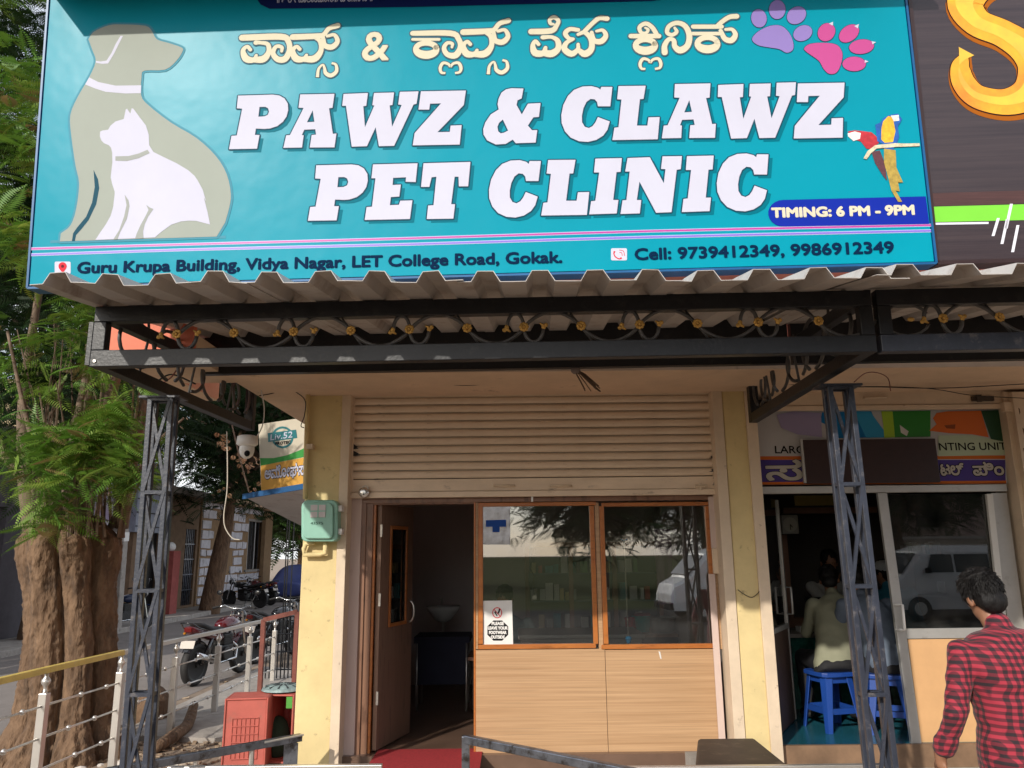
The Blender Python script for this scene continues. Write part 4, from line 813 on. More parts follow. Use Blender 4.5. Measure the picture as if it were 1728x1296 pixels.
for k in range(3):
    x=X0+.04; z=Z0+(Z1-Z0)*k/3+.0085
    while x < X1-.1:
        w=rb.uniform(.035,.09); hh=rb.uniform(.08,.19)
        if rb.random()<.8:
            c=rb.randrange(7); lab='%s medicine carton standing on the %s shelf of the clinic cabinet'%(['white','pale green grey','red','teal','yellowish','lilac white','dark green'][c],['lowest','middle','top'][k]); o=wbox('medicine_box',x,x+w,9.0,9.06,z,z+hh,flat('carton_%d'%c,cols[c],.5),None); setp(o,lab,'box','medicine cartons in the cabinet')
        x+=w+rb.uniform(.005,.05)
cu=W(1120,1060,8.6); q=MB(); xs=np.linspace(0,.42,18); q.v=[(cu.x-.05+x,8.6+.02*math.sin(x*60),z) for z in (1.05,1.85) for x in xs]; q.f=[(i,i+1,19+i,18+i) for i in range(17)]
setp(obj('curtain',q,M('lilac_curtain',(.34,.20,.33),.8),smooth=True),'lilac curtain hanging beside the medicine cabinet','curtain')
def bucket(name,label,cat,px,py,Y,r,h,mat,rim=None):
    p=W(px,py,Y); t=thing(name,label,cat,p); q=MB(); q.lathe([(r*.8,0),(r,h),(r*1.06,h),(r*1.06,h+.015),(r*.96,h+.012),(r*.76,.01)],p,20); obj('tub',q,mat,t,smooth=False)
    if rim: q=MB(); q.lathe([(r*1.08,h+.016),(r*1.1,h+.03),(r*.9,h+.04)],p,20); obj('rim',q,rim,t)
    return t
sb = thing('side_bench','low wooden bench under the curtain holding buckets','bench',(.95,8.5,0)); bz=W(1090,1068,8.5).z
wbox('bench_top',W(1015,1068,8.4).x,1.7,8.35,8.9,bz-.03,bz,vene,sb); wbox('bench_front',W(1015,1068,8.4).x,1.7,8.4,8.44,.1,bz-.031,darkm,sb)
bucket('teal_bin','teal plastic bin with a dark red rim on the clinic side bench','bin',1085,1066,8.5,.085,.15,flat('teal_plastic',(.0,.26,.24),.35),flat('maroon_plastic',(.2,.01,.03)))
bucket('red_bin','red plastic bin beside the teal bin','bin',1066,1066,8.55,.07,.13,flat('red_plastic',(.35,.02,.03),.35))
bucket('grey_tub','grey plastic tub right of the teal bin','tub',1118,1068,8.55,.14,.15,flat('grey_tub_plastic',(.22,.22,.22),.4))
mp_=thing('blue_mop','thin mop pole with a blue hook leaning by the right clinic window','mop',W(1061,1094,6.75)); a=W(1053,912,6.75); b=W(1061,1090,6.75)
q=MB(); q.tube([a,b,b+Vector((0,0,-.6))],.006,8); obj('pole',q,steel,mp_); q=MB(); q.ell(b+Vector((0,0,.06)),(.03,.03,.02),10,6); q.ell(b+Vector((0,0,.045)),(.022,.022,.03),10,6); obj('clamp',q,flat('sky_plastic',(.02,.30,.62)),mp_,smooth=True)
q=MB(); q.tube([a+Vector((-.03,0,.012)),a,a+Vector((.03,0,.012))],.007,6); obj('hook',q,MATS['sky_plastic'],mp_,smooth=True)
eb=thing('electrical_box','pale switch box with black cable trunk on the clinic side wall','switch box',W(1160,905,8.2)); part('case',1152,1172,882,908,8.2,8.28,flat('pale_plastic',(.35,.34,.30)),eb,bev=.004); part('cable',1158,1166,848,881,8.22,8.25,black,eb)
wb=thing('wash_basin','small white wash basin with tap on the rear wall past the clinic doorway','wash basin',W(745,1100,8.8)); c=W(748,1030,8.8)
q=MB(); q.loft([[ (c.x+rx*math.cos(t),8.8+ry*math.sin(t),c.z+z) for t in np.linspace(0,2*math.pi,20,endpoint=False)] for rx,ry,z in ((.05,.05,-.12),(.10,.09,-.09),(.17,.15,.0),(.19,.17,.045),(.175,.155,.045),(.12,.1,-.02))]); obj('bowl',q,flat('white_ceramic',(.6,.6,.58),.15),wb,smooth=True)
q=MB(); q.tube([c+Vector((0,0,-.1)),c+Vector((.0,0,-.35)),c+Vector((.05,0,-.55))],.014,8); q.tube([c+Vector((-.03,.1,.05)),c+Vector((-.03,.1,.12)),c+Vector((-.03,.02,.12))],.01,8); obj('tap',q,steel,wb,smooth=True)
t_=bucket('paint_bucket','white paint bucket with blue lower label on the clinic floor','bucket',764,1140,8.4,.1,.17,flat('bucket_white',(.5,.5,.5)),None)
hk=thing('trolley','dark trolley with shiny legs inside the clinic doorway','trolley',(-.75,8.3,.1))
wbox('deck',-1.0,-.45,8.0,8.5,.74,.80,M('dark_blue_cloth',(.01,.012,.03),.8),hk); wbox('skirt',-.98,-.47,8.02,8.05,.35,.739,MATS['dark_blue_cloth'],hk)
for x in (-.97,-.48):
    for y in (8.03,8.47): q=MB(); q.tube([(x,y,.1),(x,y,.74)],.012,8); obj('leg',q,steel,hk,smooth=True)
ste=thing('stethoscope','black stethoscope hanging inside the left clinic window','stethoscope',W(897,1020,6.6)); a=W(897,960,6.62)
q=MB(); q.tube([Vector(x) for x in cr([a+Vector(v) for v in ((.03,0,.18),(0,0,.08),(-.01,0,0),(-.022,0,-.06),(-.018,0,-.14),(0.004,0,-.17))],4)],.006,6); q.tube([Vector(x) for x in cr([a+Vector(v) for v in ((-.01,0,0),(.014,0,-.05),(.012,0,-.12),(.02,0,-.22))],4)],.005,6); obj('tubing',q,rubber,ste,smooth=True)
q=MB(); b=a+Vector((.02,0,-.23)); q.lathe([(.018,-.008),(.02,.0),(.012,.008)],b,12,'Y'); obj('chest_piece',q,steel,ste)
# papers stuck on the left window
G = Plane(W(840,950,6.432),(1,0,0),(0,0,1)); lg=lambda p:[G.pix(*x) for x in p]
fw=thing('footwear_notice','white paper notice asking to leave footwear outside, stuck low on the left window','notice',G.pt(*G.pix(840,1090),0))
obj('sheet',q4(G,[(815,1090),(866,1090),(864,1013),(814,1014)],.001,.002),white,fw)
oc=[(840+19*math.cos(rad(22.5+45*k)),1064+18.5*math.sin(rad(22.5+45*k))) for k in range(8)]
q=MB(); lay(q,G,fill(lg(oc)),.003); obj('octagon',q,black,fw)
q=MB(); 
for i,(s_,w) in enumerate((('PLEASE',20),('LEAVE YOUR',33),('FOOTWEAR',29),('OUTSIDE',23))): text(q,G,s_,(840-w/2,1054.5+i*7.6),(840+w/2,1054.5+i*7.6),5.2,.0050,bold=.09)
obj('notice_lettering',q,white,fw)
circ=[(839+8.3*math.cos(t),1034+9.3*math.sin(t)) for t in np.linspace(0,2*math.pi,24,endpoint=False)]; cin=[(839+6.9*math.cos(t),1034+7.8*math.sin(t)) for t in np.linspace(0,2*math.pi,24,endpoint=False)]
q=MB(); lay(q,G,fill(lg(circ),[lg(cin)]),.0034); lay(q,G,stroke([(x,y,.006) for x,y in lg([(834,1028.5),(844,1040)])]),.0038); obj('forbidden_ring',q,reds,fw)
q=MB(); lay(q,G,stroke([(x,y,w) for (x,y),w in zip(lg([(835,1032),(837,1036),(839,1039.5)]),(.014,.008,.010))]),.003); lay(q,G,stroke([(x,y,w) for (x,y),w in zip(lg([(843,1027),(842,1032),(840,1036)]),(.010,.012,.006))]),.003); obj('footprint',q,black,fw)
cf_=thing('plus_flyer','crinkled silver plastic flyer with a blue cross in the upper left window corner','flyer',G.pt(*G.pix(836,920),0))
q=MB(); N=12; P=[]
for j in range(N+1):
    for i in range(N+1):
        x=811+ (861-811)*i/N; y=851+(919-851)*j/N; a,b=G.pix(x,y); P.append(G.pt(a,b,.003+.006*abs(noise.noise(Vector((i*.6,j*.6,3)))))) 
q.v=[tuple(p) for p in P]; q.f=[(j*(N+1)+i,j*(N+1)+i+1,(j+1)*(N+1)+i+1,(j+1)*(N+1)+i) for j in range(N) for i in range(N)]
obj('sheet',q,M('silver_plastic',(.42,.42,.45),.25,metal=.5,var=.2,scale=20),cf_,smooth=True)
q=MB(); lay(q,G,fill(lg([(820,878),(854,877),(854,889),(843,889),(843,898),(831,898),(831,889),(820,889)])),.012); obj('blue_cross',q,flat('blue_print',(.02,.07,.30)),cf_)
# ================= meter box, pipe, cables, camera on the left pillar
mb_=thing('meter_box','pale green electricity meter box with a small window on the sunlit pillar','meter box',W(540,916,6.12)); mg=M('pale_green_plastic',(.26,.50,.40),.35,var=.05,stain=(.2,.36,.3),ss=6)
def rr3(pl,px0,py0,px1,py1,r,Y0,Y1,top=0):
    pts=rrect(px0,py0,px1,py1,r); 
    if top: pts=[(x,y-(top*(1-((x-(px0+px1)/2)/((px1-px0)/2))**2) if y<(py0+py1)/2 else 0)) for x,y in pts]
    P=[W(x,y,Y0) for x,y in pts]; q=MB(); q.prism(P,(0,Y1-Y0,0)); return q
obj('box_body',rr3(0,508,846,570,914,9,6.13,6.249,5),mg,mb_,bev=.012,smooth=False); obj('cover',rr3(0,511,850,562,909,8,6.105,6.13,4),mg,mb_,bev=.008)
q=MB(); pbox(q,524,549,852,873,6.098,6.105); wdw=obj('window',q,flat('pale_window',(.55,.5,.5),.2),mb_)
q=MB(); pbox(q,535.5,537.5,852,873,6.095,6.0979); pbox(q,524,549,861.5,863.5,6.0945,6.0975); obj('window_bar',q,mg,wdw)
Pm=Plane(W(535,885,6.104),(1,0,0),(0,0,1)); q=MB(); text(q,Pm,'43575',(524,885),(545,885),4.5,.002); obj('number',q,flat('dark_green_print',(.03,.08,.06)),mb_)
for y in (858,897): q=MB(); pbox(q,569.5,577,y-5,y+5,6.15,6.235); obj('clip',q,whitep,mb_,bev=.003)
pp_=thing('conduit_pipe','yellow conduit pipe looping under the meter box and running up the pillar edge','pipe',W(515,1000,6.2))
q=MB(); q.tube([W(521,640,6.21),W(517,750,6.21),W(515,842,6.21)],.020,10); obj('riser',q,yellow,pp_,smooth=True)
q=MB(); q.tube([Vector(x) for x in [W(530,916,6.2),W(516,918,6.2),W(513,926,6.2),W(513,936,6.2),W(540,936,6.2),W(549,934,6.2),W(549,916,6.2)]],.019,10); obj('loop',q,yellow,pp_,smooth=True)
q=MB(); pbox(q,516,527,749,757,6.17,6.25); obj('saddle',q,cream,pp_)
cc=thing('security_camera','white dome security camera under the left canopy bracket','camera',W(418,745,6.0))
ct_=W(418,735,6.0); q=MB(); q.lathe([(.055,0),(.078,-.01),(.082,-.07),(.06,-.085)][::1],(ct_.x,ct_.y,ct_.z+.0),20); obj('mount',q,whitep,cc,smooth=True)
q=MB(); q.ell((ct_.x,ct_.y,ct_.z-.11),(.058,.058,.075),18,12); obj('housing',q,whitep,cc,smooth=True); q=MB(); q.ell((ct_.x+.018,ct_.y-.04,ct_.z-.145),(.022,.022,.026),12,8); obj('lens',q,black,cc,smooth=True)
def wire(label,pts,r=.004,mat=None,name='cable'):
    q=MB(); q.tube([Vector(x) for x in cr(pts,6)],r,5); return setp(obj(name,q,mat or rubber,smooth=True),label,'cable')
def sag(p,q_,s=0,n=5): p,q_=Vector(p),Vector(q_); return [p.lerp(q_,t)+Vector((0,0,-s*4*t*(1-t))) for t in np.linspace(0,1,n)]
wire('thin black cable sagging under the balcony soffit above the shutter',[W(x,y,5.9) for x,y in ((600,628),(660,641),(740,648),(800,650),(880,640),(950,630))],.0035)
wire('black cable bundle running from the bracket to the conduit top',[W(x,y,6.1) for x,y in ((435,662),(470,652),(500,643),(520,645))],.006)
wire('dark cable crossing the soffit beside the pillar',[W(x,y,6.1) for x,y in ((462,630),(490,655),(514,674),(514,700),(508,718),(513,722))],.004)
wire('second cable of the bundle beside the left pillar',[W(x,y,6.12) for x,y in ((437,668),(465,662),(495,645),(521,640))],.004)
wire('white camera cable drooping from the canopy corner',[W(x,y,6.0) for x,y in ((436,632),(441,660),(446,690),(443,718),(432,740))],.005,whitep)
wire('long pale wire hanging down in front of the trees',[W(x,y,6.3) for x,y in ((383,728),(384,790),(383,830),(378,868),(380,890),(392,908),(405,911))],.005,M('pale_wire',(.5,.45,.38),.6))
wire('pair of black cables crossing the printing shop soffit',[W(x,y,6.0) for x,y in ((1250,641),(1380,652),(1480,653),(1590,655),(1728,648))],.004)
wire('thin black cable dipping toward the raised shutter latch',[W(x,y,6.1) for x,y in ((1275,634),(1420,650),(1560,655),(1640,667),(1728,672))],.0035)
wire('thin looped wire arching beside the right lattice post',[W(x,y,5.4) for x,y in ((1441,645),(1460,630),(1480,629),(1498,638),(1503,660))],.0035,redrust)
wire('dark cables tangled inside the left bracket',[W(x,y,5.2) for x,y in ((215,622),(240,650),(262,645),(290,632),(330,648))],.006)
wire('reddish cable looping over the left bracket rail',[W(x,y,5.1) for x,y in ((205,610),(228,645),(258,650),(285,640),(300,622))],.005,redrust)
wire('small string hook pinned across the right yellow pillar',[W(x,y,6.24) for x,y in ((1245,995),(1256,1003),(1268,1008),(1277,1003),(1282,997))],.003)
bs=thing('dried_bundle','dried palm broom hanging from the canopy back girder','broom',W(985,645,5.3)); q=MB(); a=W(964,618,5.3); rb=random.Random(2)
for i in range(16): e=W(990+rb.uniform(-8,24),648+rb.uniform(-8,14),5.3+rb.uniform(-.04,.04)); q.tube([a+Vector((rb.uniform(-.01,.01),0,0)),a.lerp(e,.5)+Vector((0,rb.uniform(-.02,.02),.01)),e],.0035,4)
obj('strand',q,M('dry_straw',(.14,.09,.06),.9),bs,kind='stuff'); q=MB(); q.ell(a+Vector((.03,0,-.03)),(.035,.02,.03),8,6); obj('knot',q,M('dirty_cloth',(.25,.2,.18),.9),bs)
# ================= low rails and the seat in front
rl=thing('left_ramp_rail','worn steel box handrail rising to the left yellow pillar at the bottom edge','handrail',(-2.0,5.5,GZ))
a=W(60,1325,4.8); b=W(508,1244,5.95); q=MB(); q.beam(a,b,.045,.05); obj('rail',q,oldsteel,rl,bev=.004)
for t in (.55,.78,.97): p=a.lerp(b,t); q=MB(); q.tube([(p.x,p.y,GZ),(p.x,p.y,p.z-.025)],.018,8); obj('baluster',q,steel if t<.9 else oldsteel,rl)
q=MB(); c1=W(447,1253,5.7);c2=W(512,1240,5.9); q.tube([c1,c2],.007,8); obj('bolt_bar',q,steel,rl)
p=a.lerp(b,.955); q=MB(); q.beam((p.x,p.y,GZ),(p.x,p.y,p.z-.026),.10,.006,up=(0,1,0)); obj('end_plate',q,oldsteel,rl)
rc=thing('centre_ramp_rail','scratched steel box handrail bending down in front of the clinic doorway','handrail',(-.25,5.3,GZ))
a=W(786,1247,5.3); b=W(1045,1300,4.62); q=MB(); q.beam(a,b+(b-a)*.15,.05,.05); obj('rail',q,oldsteel,rc,bev=.005); q=MB(); q.beam((a.x,a.y,GZ),(a.x,a.y,a.z+.02),.05,.05,up=(0,1,0)); obj('end_post',q,oldsteel,rc,bev=.005)
lb=thing('low_barrier_bar','thin pale steel bar along the bottom edge left of the doorway','bar',(-1.5,4.9,GZ)); z=W(450,1291.5,4.9).z
q=MB(); q.box(W(285,1292,4.9).x,W(645,1292,4.9).x,4.88,4.92,z-.03,z); obj('bar',q,steel,lb,bev=.003)
for x in (300,640): X=W(x,1292,4.9).x; wbox('support',X-.02,X+.02,4.885,4.915,GZ,z-.031,steel,lb)
lb2=thing('low_barrier_bar','thin pale steel bar along the bottom edge right of the doorway','bar',(1.5,4.9,GZ)); z=W(1300,1291,4.9).z
q=MB(); q.box(W(1040,1292,4.9).x,W(1510,1292,4.9).x,4.88,4.92,z-.03,z); obj('bar',q,steel,lb2,bev=.003)
for x in (1050,1505): X=W(x,1292,4.9).x; wbox('support',X-.02,X+.02,4.885,4.915,GZ,z-.031,steel,lb2)
stn=thing('padded_seat','dusty dark brown padded seat at the foot of the right yellow pillar','seat',(1.35,5.4,GZ)); 
q=MB(); A,B,C_,D=W(1178,1275,5.1),W(1325,1290,5.1),W(1278,1258,5.6),W(1184,1262,5.6); z=.33
q.prism([(W(1172,1280,5.05).x,5.05,z-.05),(W(1330,1280,5.05).x,5.05,z-.05),(W(1262,1258,5.75).x+.05,5.75,z-.05),(W(1178,1258,5.75).x,5.75,z-.05)],(0,0,.06)); obj('cushion',q,M('brown_vinyl',(.045,.030,.022),.6,var=.4,scale=6,stain=(.12,.09,.06),ss=8),stn,bev=.02)
wbox('box_base',1.15,1.58,5.2,5.65,GZ,z-.051,concrete,stn)
q=MB(); A=[(-1.1,5.36),(-.28,5.36),(-.28,6.95),(-1.1,6.95)]
q.prism([(x,y,-.011 if y<6.3 else -.011) for x,y in A],(0,0,.008)); setp(obj('red_mat',MB().box(-1.08,-.26,5.9,6.52,.1005,.112),M('red_carpet',(.30,.015,.02),.95,var=.25,scale=60)),'red coir mat lying in the clinic doorway','mat')
# the next shop, closed, beyond the right edge of the picture
cs=thing('closed_shutter','closed cream rolling shutter of the shop beyond the printing shop','shutter',(6.2,6.36,0)); s0=None
for i in range(24):
    if s0 is None: q=MB(); q.prism([(4.75,6.36+a,.02+b*.118) for a,b in prof],(2.95,0,0)); s0=obj('slat',q,shutterm,cs)
    else: c=s0.copy(); COL.objects.link(c); c.parent=cs; c.location=(0,0,i*.118)
obj('backing',MB().box(4.75,7.7,6.39,6.41,0,2.9),dirtblack,cs)
obj('wall',MB().box(7.75,8.5,6.25,6.6,GZ,2.9),yellow,bld); obj('wall',MB().box(4.60,4.72,6.25,6.6,GZ,2.9),cream,bld); obj('wall',MB().box(8.4,8.5,6.6,10.4,GZ,2.9),yellow,bld); obj('plinth',MB().box(6.22,8.5,5.35,10.2,GZ,-.012),concrete,bld)
# ================= people
def ringp(c, r, f, w, d, n=20, e=.85):
    return [c+r*w*math.copysign(abs(math.cos(t))**e, math.cos(t))+f*d*math.copysign(abs(math.sin(t))**e, math.sin(t)) for t in np.linspace(0,2*math.pi,n,endpoint=False)]
def remesh(mb, vox, it=4, fold=None, off=0):
    me = mesh_from(mb,'tmp',flip=False); o = bpy.data.objects.new('tmp',me); COL.objects.link(o)
    r = o.modifiers.new('r','REMESH'); r.mode='VOXEL'; r.voxel_size=vox; s = o.modifiers.new('s','SMOOTH'); s.iterations=it; s.factor=.6
    dg = bpy.context.evaluated_depsgraph_get(); m2 = bpy.data.meshes.new_from_object(o.evaluated_get(dg)); bpy.data.objects.remove(o)
    n = len(m2.vertices); co = np.empty(n*3); m2.vertices.foreach_get('co',co); co = co.reshape(-1,3)
    if fold:
        nr = np.empty(n*3); m2.vertices.foreach_get('normal',nr); nr = nr.reshape(-1,3)
        for i in range(n):
            p = Vector(co[i]); v = noise.noise(Vector((p.x*fold[1],p.y*fold[1],p.z*fold[2])))+.5*noise.noise(p*fold[1]*2.3); co[i] += nr[i]*v*fold[0]
        m2.vertices.foreach_set('co',co.reshape(-1))
    m2.polygons.foreach_set('use_smooth',[True]*len(m2.polygons)); m2.update(); return m2
def bobj(name, me, mat, root, **k):
    l = wloc(root); me.transform(Matrix.Translation(-l)); o = bpy.data.objects.new(name,me); COL.objects.link(o); o.parent=root; me.materials.append(mat); return setp(o,**k)
def torso(mb, J, g=0., low=True):
    P,Cx,N = J['pelvis'],J['chest'],J['neck']; r = (J['shR']-J['shL']).normalized(); up = (Cx-P).normalized(); f = r.cross(up)*-1
    hw = (J['shR']-J['shL']).length/2; rp = J.get('hipaxis', r); mid = P.lerp(Cx,.5)
    R = []
    if low: R.append(ringp(P-up*.12,rp,f,.155+g,.105+g))
    R += [ringp(P,rp,f,.165+g,.12+g), ringp(P.lerp(Cx,.4),(r+rp).normalized(),f,.145+g,.108+g), ringp(P.lerp(Cx,.8),r,f,.165+g,.118+g), ringp(Cx+up*.02,r,f,hw*.93+g,.115+g), ringp(Cx+(N-Cx)*.55,r,f,hw*.80+g,.09+g), ringp(Cx+(N-Cx)*.9,r,f,.085+g,.07+g), ringp(N,r,f,.055+g*.4,.055+g*.4)]
    mb.loft(R)
def hand(mb, w, d, out, s=1., curl=.5, spread=.1):
    """w wrist, d towards the fingertips, out the thumb side, palm faces d x out"""
    d=Vector(d).normalized(); out=(Vector(out)-d*Vector(out).dot(d)).normalized(); pn=d.cross(out); M3=Matrix((out,pn,d)).transposed()
    mb.ell(w+d*.052*s,(.040*s,.016*s,.056*s),12,8,M3); mb.limb(w-d*.03,.026*s,w+d*.03*s,.026*s)
    for i,(x,L) in enumerate(((.028,.072),(.010,.080),(-.009,.074),(-.027,.058))):
        p=w+d*.092*s+out*x*s; a=d+out*(x*4*spread); a.normalize(); c=curl*(.7+.15*i)
        for k,(l,r0,r1) in enumerate(((.45,.0095,.0088),(.32,.0088,.008),(.25,.008,.0068))):
            q=p+a*L*l*s; mb.limb(p,r0*s,q,r1*s,8); p=q; a=(a*math.cos(c)+pn*math.sin(c)).normalized()
    p=w+d*.03*s+out*.03*s; a=(d*.7+out*.7+pn*.25).normalized()
    for l,r0,r1 in ((.045,.013,.011),(.032,.011,.009),(.024,.009,.0075)):
        q=p+a*l*s; mb.limb(p,r0*s,q,r1*s,8); p=q; a=(a+d*.4+pn*.12).normalized()
def head(mb, hc, fwd, up, s=1., face=True):
    fwd=Vector(fwd).normalized(); up=Vector(up); up=(up-fwd*up.dot(fwd)).normalized(); r=fwd.cross(up); M3=Matrix((r,fwd,up)).transposed()
    mb.ell(hc+up*.025*s,(.073*s,.092*s,.095*s),18,12,M3); mb.ell(hc-up*.045*s+fwd*.022*s,(.055*s,.066*s,.068*s),16,10,M3)
    for k in (-1,1): mb.ell(hc+r*k*.075*s-fwd*.004*s-up*.008*s,(.010*s,.018*s,.030*s),8,8,M3)
    if face:
        mb.ell(hc+fwd*.093*s-up*.012*s,(.012*s,.018*s,.026*s),8,8,M3); mb.ell(hc+fwd*.080*s-up*.052*s,(.024*s,.014*s,.010*s),10,6,M3); mb.ell(hc+fwd*.074*s-up*.092*s,(.022*s,.018*s,.018*s),8,6,M3)
        for k in (-1,1): mb.ell(hc+fwd*.082*s+r*k*.030*s+up*.022*s,(.022*s,.010*s,.008*s),8,6,M3)
    return M3
def hair(hc, M3, s=1., low=-.03):
    q=MB(); rr=random.Random(3)
    q.ell(hc+M3@Vector((0,-.010*s,.034*s)),(.082*s,.098*s,.096*s),20,14,M3); q.ell(hc+M3@Vector((0,-.045*s,low*s)),(.068*s,.052*s,.065*s),16,10,M3)
    for k in range(40):
        a=rr.uniform(0,6.28); b=rr.uniform(.1,1.2); v=Vector((.070*math.sin(b)*math.cos(a),-.012+.086*math.sin(b)*math.sin(a),.04+.088*math.cos(b)))*s
        q.ell(hc+M3@v,(.026*s,.028*s,.011*s),8,6,M3)
    return remesh(q,.0075*s,3,(.0035*s,55,25))
def figure(name, label, J, shirt, pants, vox=.014, fold=(.006,9,16), sleeve='long', face=False, hands='both', hw_hair=True, loc=None, shoes=None, name_w=None):
    J={k:Vector(v) for k,v in J.items()}; root=thing(name,label,'person',loc or (J['pelvis'].x,J['pelvis'].y,J.get('floor',Vector((0,0,0))).z)); s=J.get('scale',Vector((1,0,0))).x
    b=MB(); torso(b,J,-.012); b.limb(J['neck']-(J['neck']-J['chest']).normalized()*.04,.056,J['head']-Vector((0,0,.04)),.050,14); M3=head(b,J['head'],J['face'],J['hup'] if 'hup' in J else (J['head']-J['neck']),1.06,face)
    for S_ in 'LR':
        b.limb(J['sh'+S_],.050,J['el'+S_],.040); b.limb(J['el'+S_],.040,J['wr'+S_],.027)
        if 'hip'+S_ in J: b.limb(J['hip'+S_],.075,J['kn'+S_],.055); b.limb(J['kn'+S_],.052,J['an'+S_],.035); b.limb(J['an'+S_]-Vector((0,0,.03)),.035,J['toe'+S_],.028)
        d=J['hd'+S_] if 'hd'+S_ in J else J['wr'+S_]-J['el'+S_]; hand(b,J['wr'+S_],d,J['th'+S_] if 'th'+S_ in J else Vector((0,1,0)),1.0,.35)
    bobj('body',remesh(b,vox*.6 if vox<.012 else .008,2),skin,root)
    c=MB(); torso(c,J,.010 if name_w is None else name_w); fw=.050
    for S_ in 'LR':
        c.limb(J['sh'+S_],.066,J['sh'+S_].lerp(J['el'+S_],.5),.056,14); c.limb(J['sh'+S_].lerp(J['el'+S_],.5),.056,J['el'+S_],fw,14)
        if sleeve=='long': c.limb(J['el'+S_],fw,J['el'+S_].lerp(J['wr'+S_],.62),.044,14)
    # collar
    c.limb(J['neck']-(J['neck']-J['chest']).normalized()*.05,.066,J['neck']+(J['head']-J['neck'])*.12,.062,14)
    so_=bobj('shirt',remesh(c,vox,3,fold),shirt,root)
    if sleeve=='long':
        for S_ in 'LR':
            q=MB(); p=J['el'+S_].lerp(J['wr'+S_],.52); p2=J['el'+S_].lerp(J['wr'+S_],.75); q.limb(p,.050,p2,.052,14); bobj('cuff',remesh(q,.009,2,(.004,20,30)),shirt,root)
    if 'hipL' in J:
        t=MB(); r=(J['shR']-J['shL']).normalized(); P=J['pelvis']; up=(J['chest']-P).normalized(); f=-r.cross(up)
        t.loft([ringp(P-up*.15,r,f,.16,.11),ringp(P-up*.10,r,f,.172,.125),ringp(P-up*.055,r,f,.155,.115)])
        for S_ in 'LR': t.limb(J['hip'+S_],.098,J['kn'+S_],.070,14); t.limb(J['kn'+S_],.070,J['an'+S_],.055,14)
        bobj('trousers',remesh(t,.016,3,(.006,8,14)),pants,root)
        q=MB()
        for S_ in 'LR':
            e=MB(); e.limb(J['an'+S_]-Vector((0,0,.035)),.042,J['toe'+S_],.036); bobj('shoe',remesh(e,.012,1),shoes or rubber,root)
    if hw_hair: bobj('hair',hair(J['head'],M3,1.06),hairm,root)
    return root,M3
def checkmat():
    m=bpy.data.materials.new('red_black_check'); m.use_nodes=True; n=m.node_tree.nodes; L=m.node_tree.links; P=n['Principled BSDF']; P.inputs['Roughness'].default_value=.85; P.inputs['Sheen Weight'].default_value=.1
    tc=n.new('ShaderNodeTexCoord'); nz=n.new('ShaderNodeTexNoise'); nz.inputs['Scale'].default_value=5; nz.inputs['Detail'].default_value=2; L.new(tc.outputs['Object'],nz.inputs[0])
    mx=n.new('ShaderNodeVectorMath'); mx.operation='MULTIPLY_ADD'; mx.inputs[1].default_value=(.016,.016,.016); L.new(nz.outputs['Color'],mx.inputs[0]); L.new(tc.outputs['Object'],mx.inputs[2]); sp=n.new('ShaderNodeSeparateXYZ'); L.new(mx.outputs[0],sp.inputs[0])
    def band(sock,k):
        a=n.new('ShaderNodeMath'); a.operation='MULTIPLY'; a.inputs[1].default_value=k; L.new(sock,a.inputs[0]); b=n.new('ShaderNodeMath'); b.operation='PINGPONG'; b.inputs[1].default_value=.5; L.new(a.outputs[0],b.inputs[0])
        c=n.new('ShaderNodeMapRange'); c.inputs[1].default_value=.21; c.inputs[2].default_value=.29; L.new(b.outputs[0],c.inputs[0]); return c.outputs[0]
    h=band(sp.outputs[2],33.); ad=n.new('ShaderNodeMath'); ad.operation='MULTIPLY_ADD'; ad.inputs[1].default_value=.8; L.new(sp.outputs[1],ad.inputs[0]); L.new(sp.outputs[0],ad.inputs[2]); v=band(ad.outputs[0],33.)
    s=n.new('ShaderNodeMath'); s.operation='ADD'; L.new(h,s.inputs[0]); L.new(v,s.inputs[1]); d=n.new('ShaderNodeMath'); d.operation='MULTIPLY'; d.inputs[1].default_value=.5; L.new(s.outputs[0],d.inputs[0])
    r=n.new('ShaderNodeValToRGB'); r.color_ramp.interpolation='LINEAR'; e=r.color_ramp.elements; e[0].position=0; e[0].color=(.33,.022,.042,1); e[1].position=1; e[1].color=(.018,.008,.012,1); k=e.new(.5); k.color=(.115,.010,.020,1); L.new(d.outputs[0],r.inputs[0]); L.new(r.outputs[0],P.inputs['Base Color'])
    return m
chk=checkmat(); trous=M('black_trousers',(.010,.010,.012),.8,var=.2)
mx_=2.36; my=3.85
sw=.225
JM=dict(pelvis=(mx_,my,.66),chest=(mx_-.0,my+.02,1.06),neck=(mx_-.02,my+.03,1.235),head=(mx_-.045,my+.09,1.375),face=(-.05,1,-.5),shL=(mx_-sw,my+.02,1.125),shR=(mx_+sw,my+.02,1.14),
   elL=(mx_-.315,my-.03,.86),wrL=(mx_-.365,my+.06,.655),hdL=(.10,.12,-1),thL=(-.1,1,0),elR=(mx_+.33,my+.08,.88),wrR=(mx_+.20,my+.28,.80),hipL=(mx_-.09,my,.60),hipR=(mx_+.09,my,.60),knL=(mx_-.1,my+.03,.19),knR=(mx_+.1,my+.05,.19),
   anL=(mx_-.11,my,-.16),anR=(mx_+.11,my,-.16),toeL=(mx_-.12,my+.17,-.215),toeR=(mx_+.12,my+.17,-.215))
man,mM=figure('person','man seen from behind in a red and black check shirt standing at the printing shop',JM,chk,trous,vox=.011,fold=(.008,9,21),name_w=.040,loc=(mx_,my,GZ))
q=MB(); rr=random.Random(12); hc=JM['head']; hc=Vector(hc)
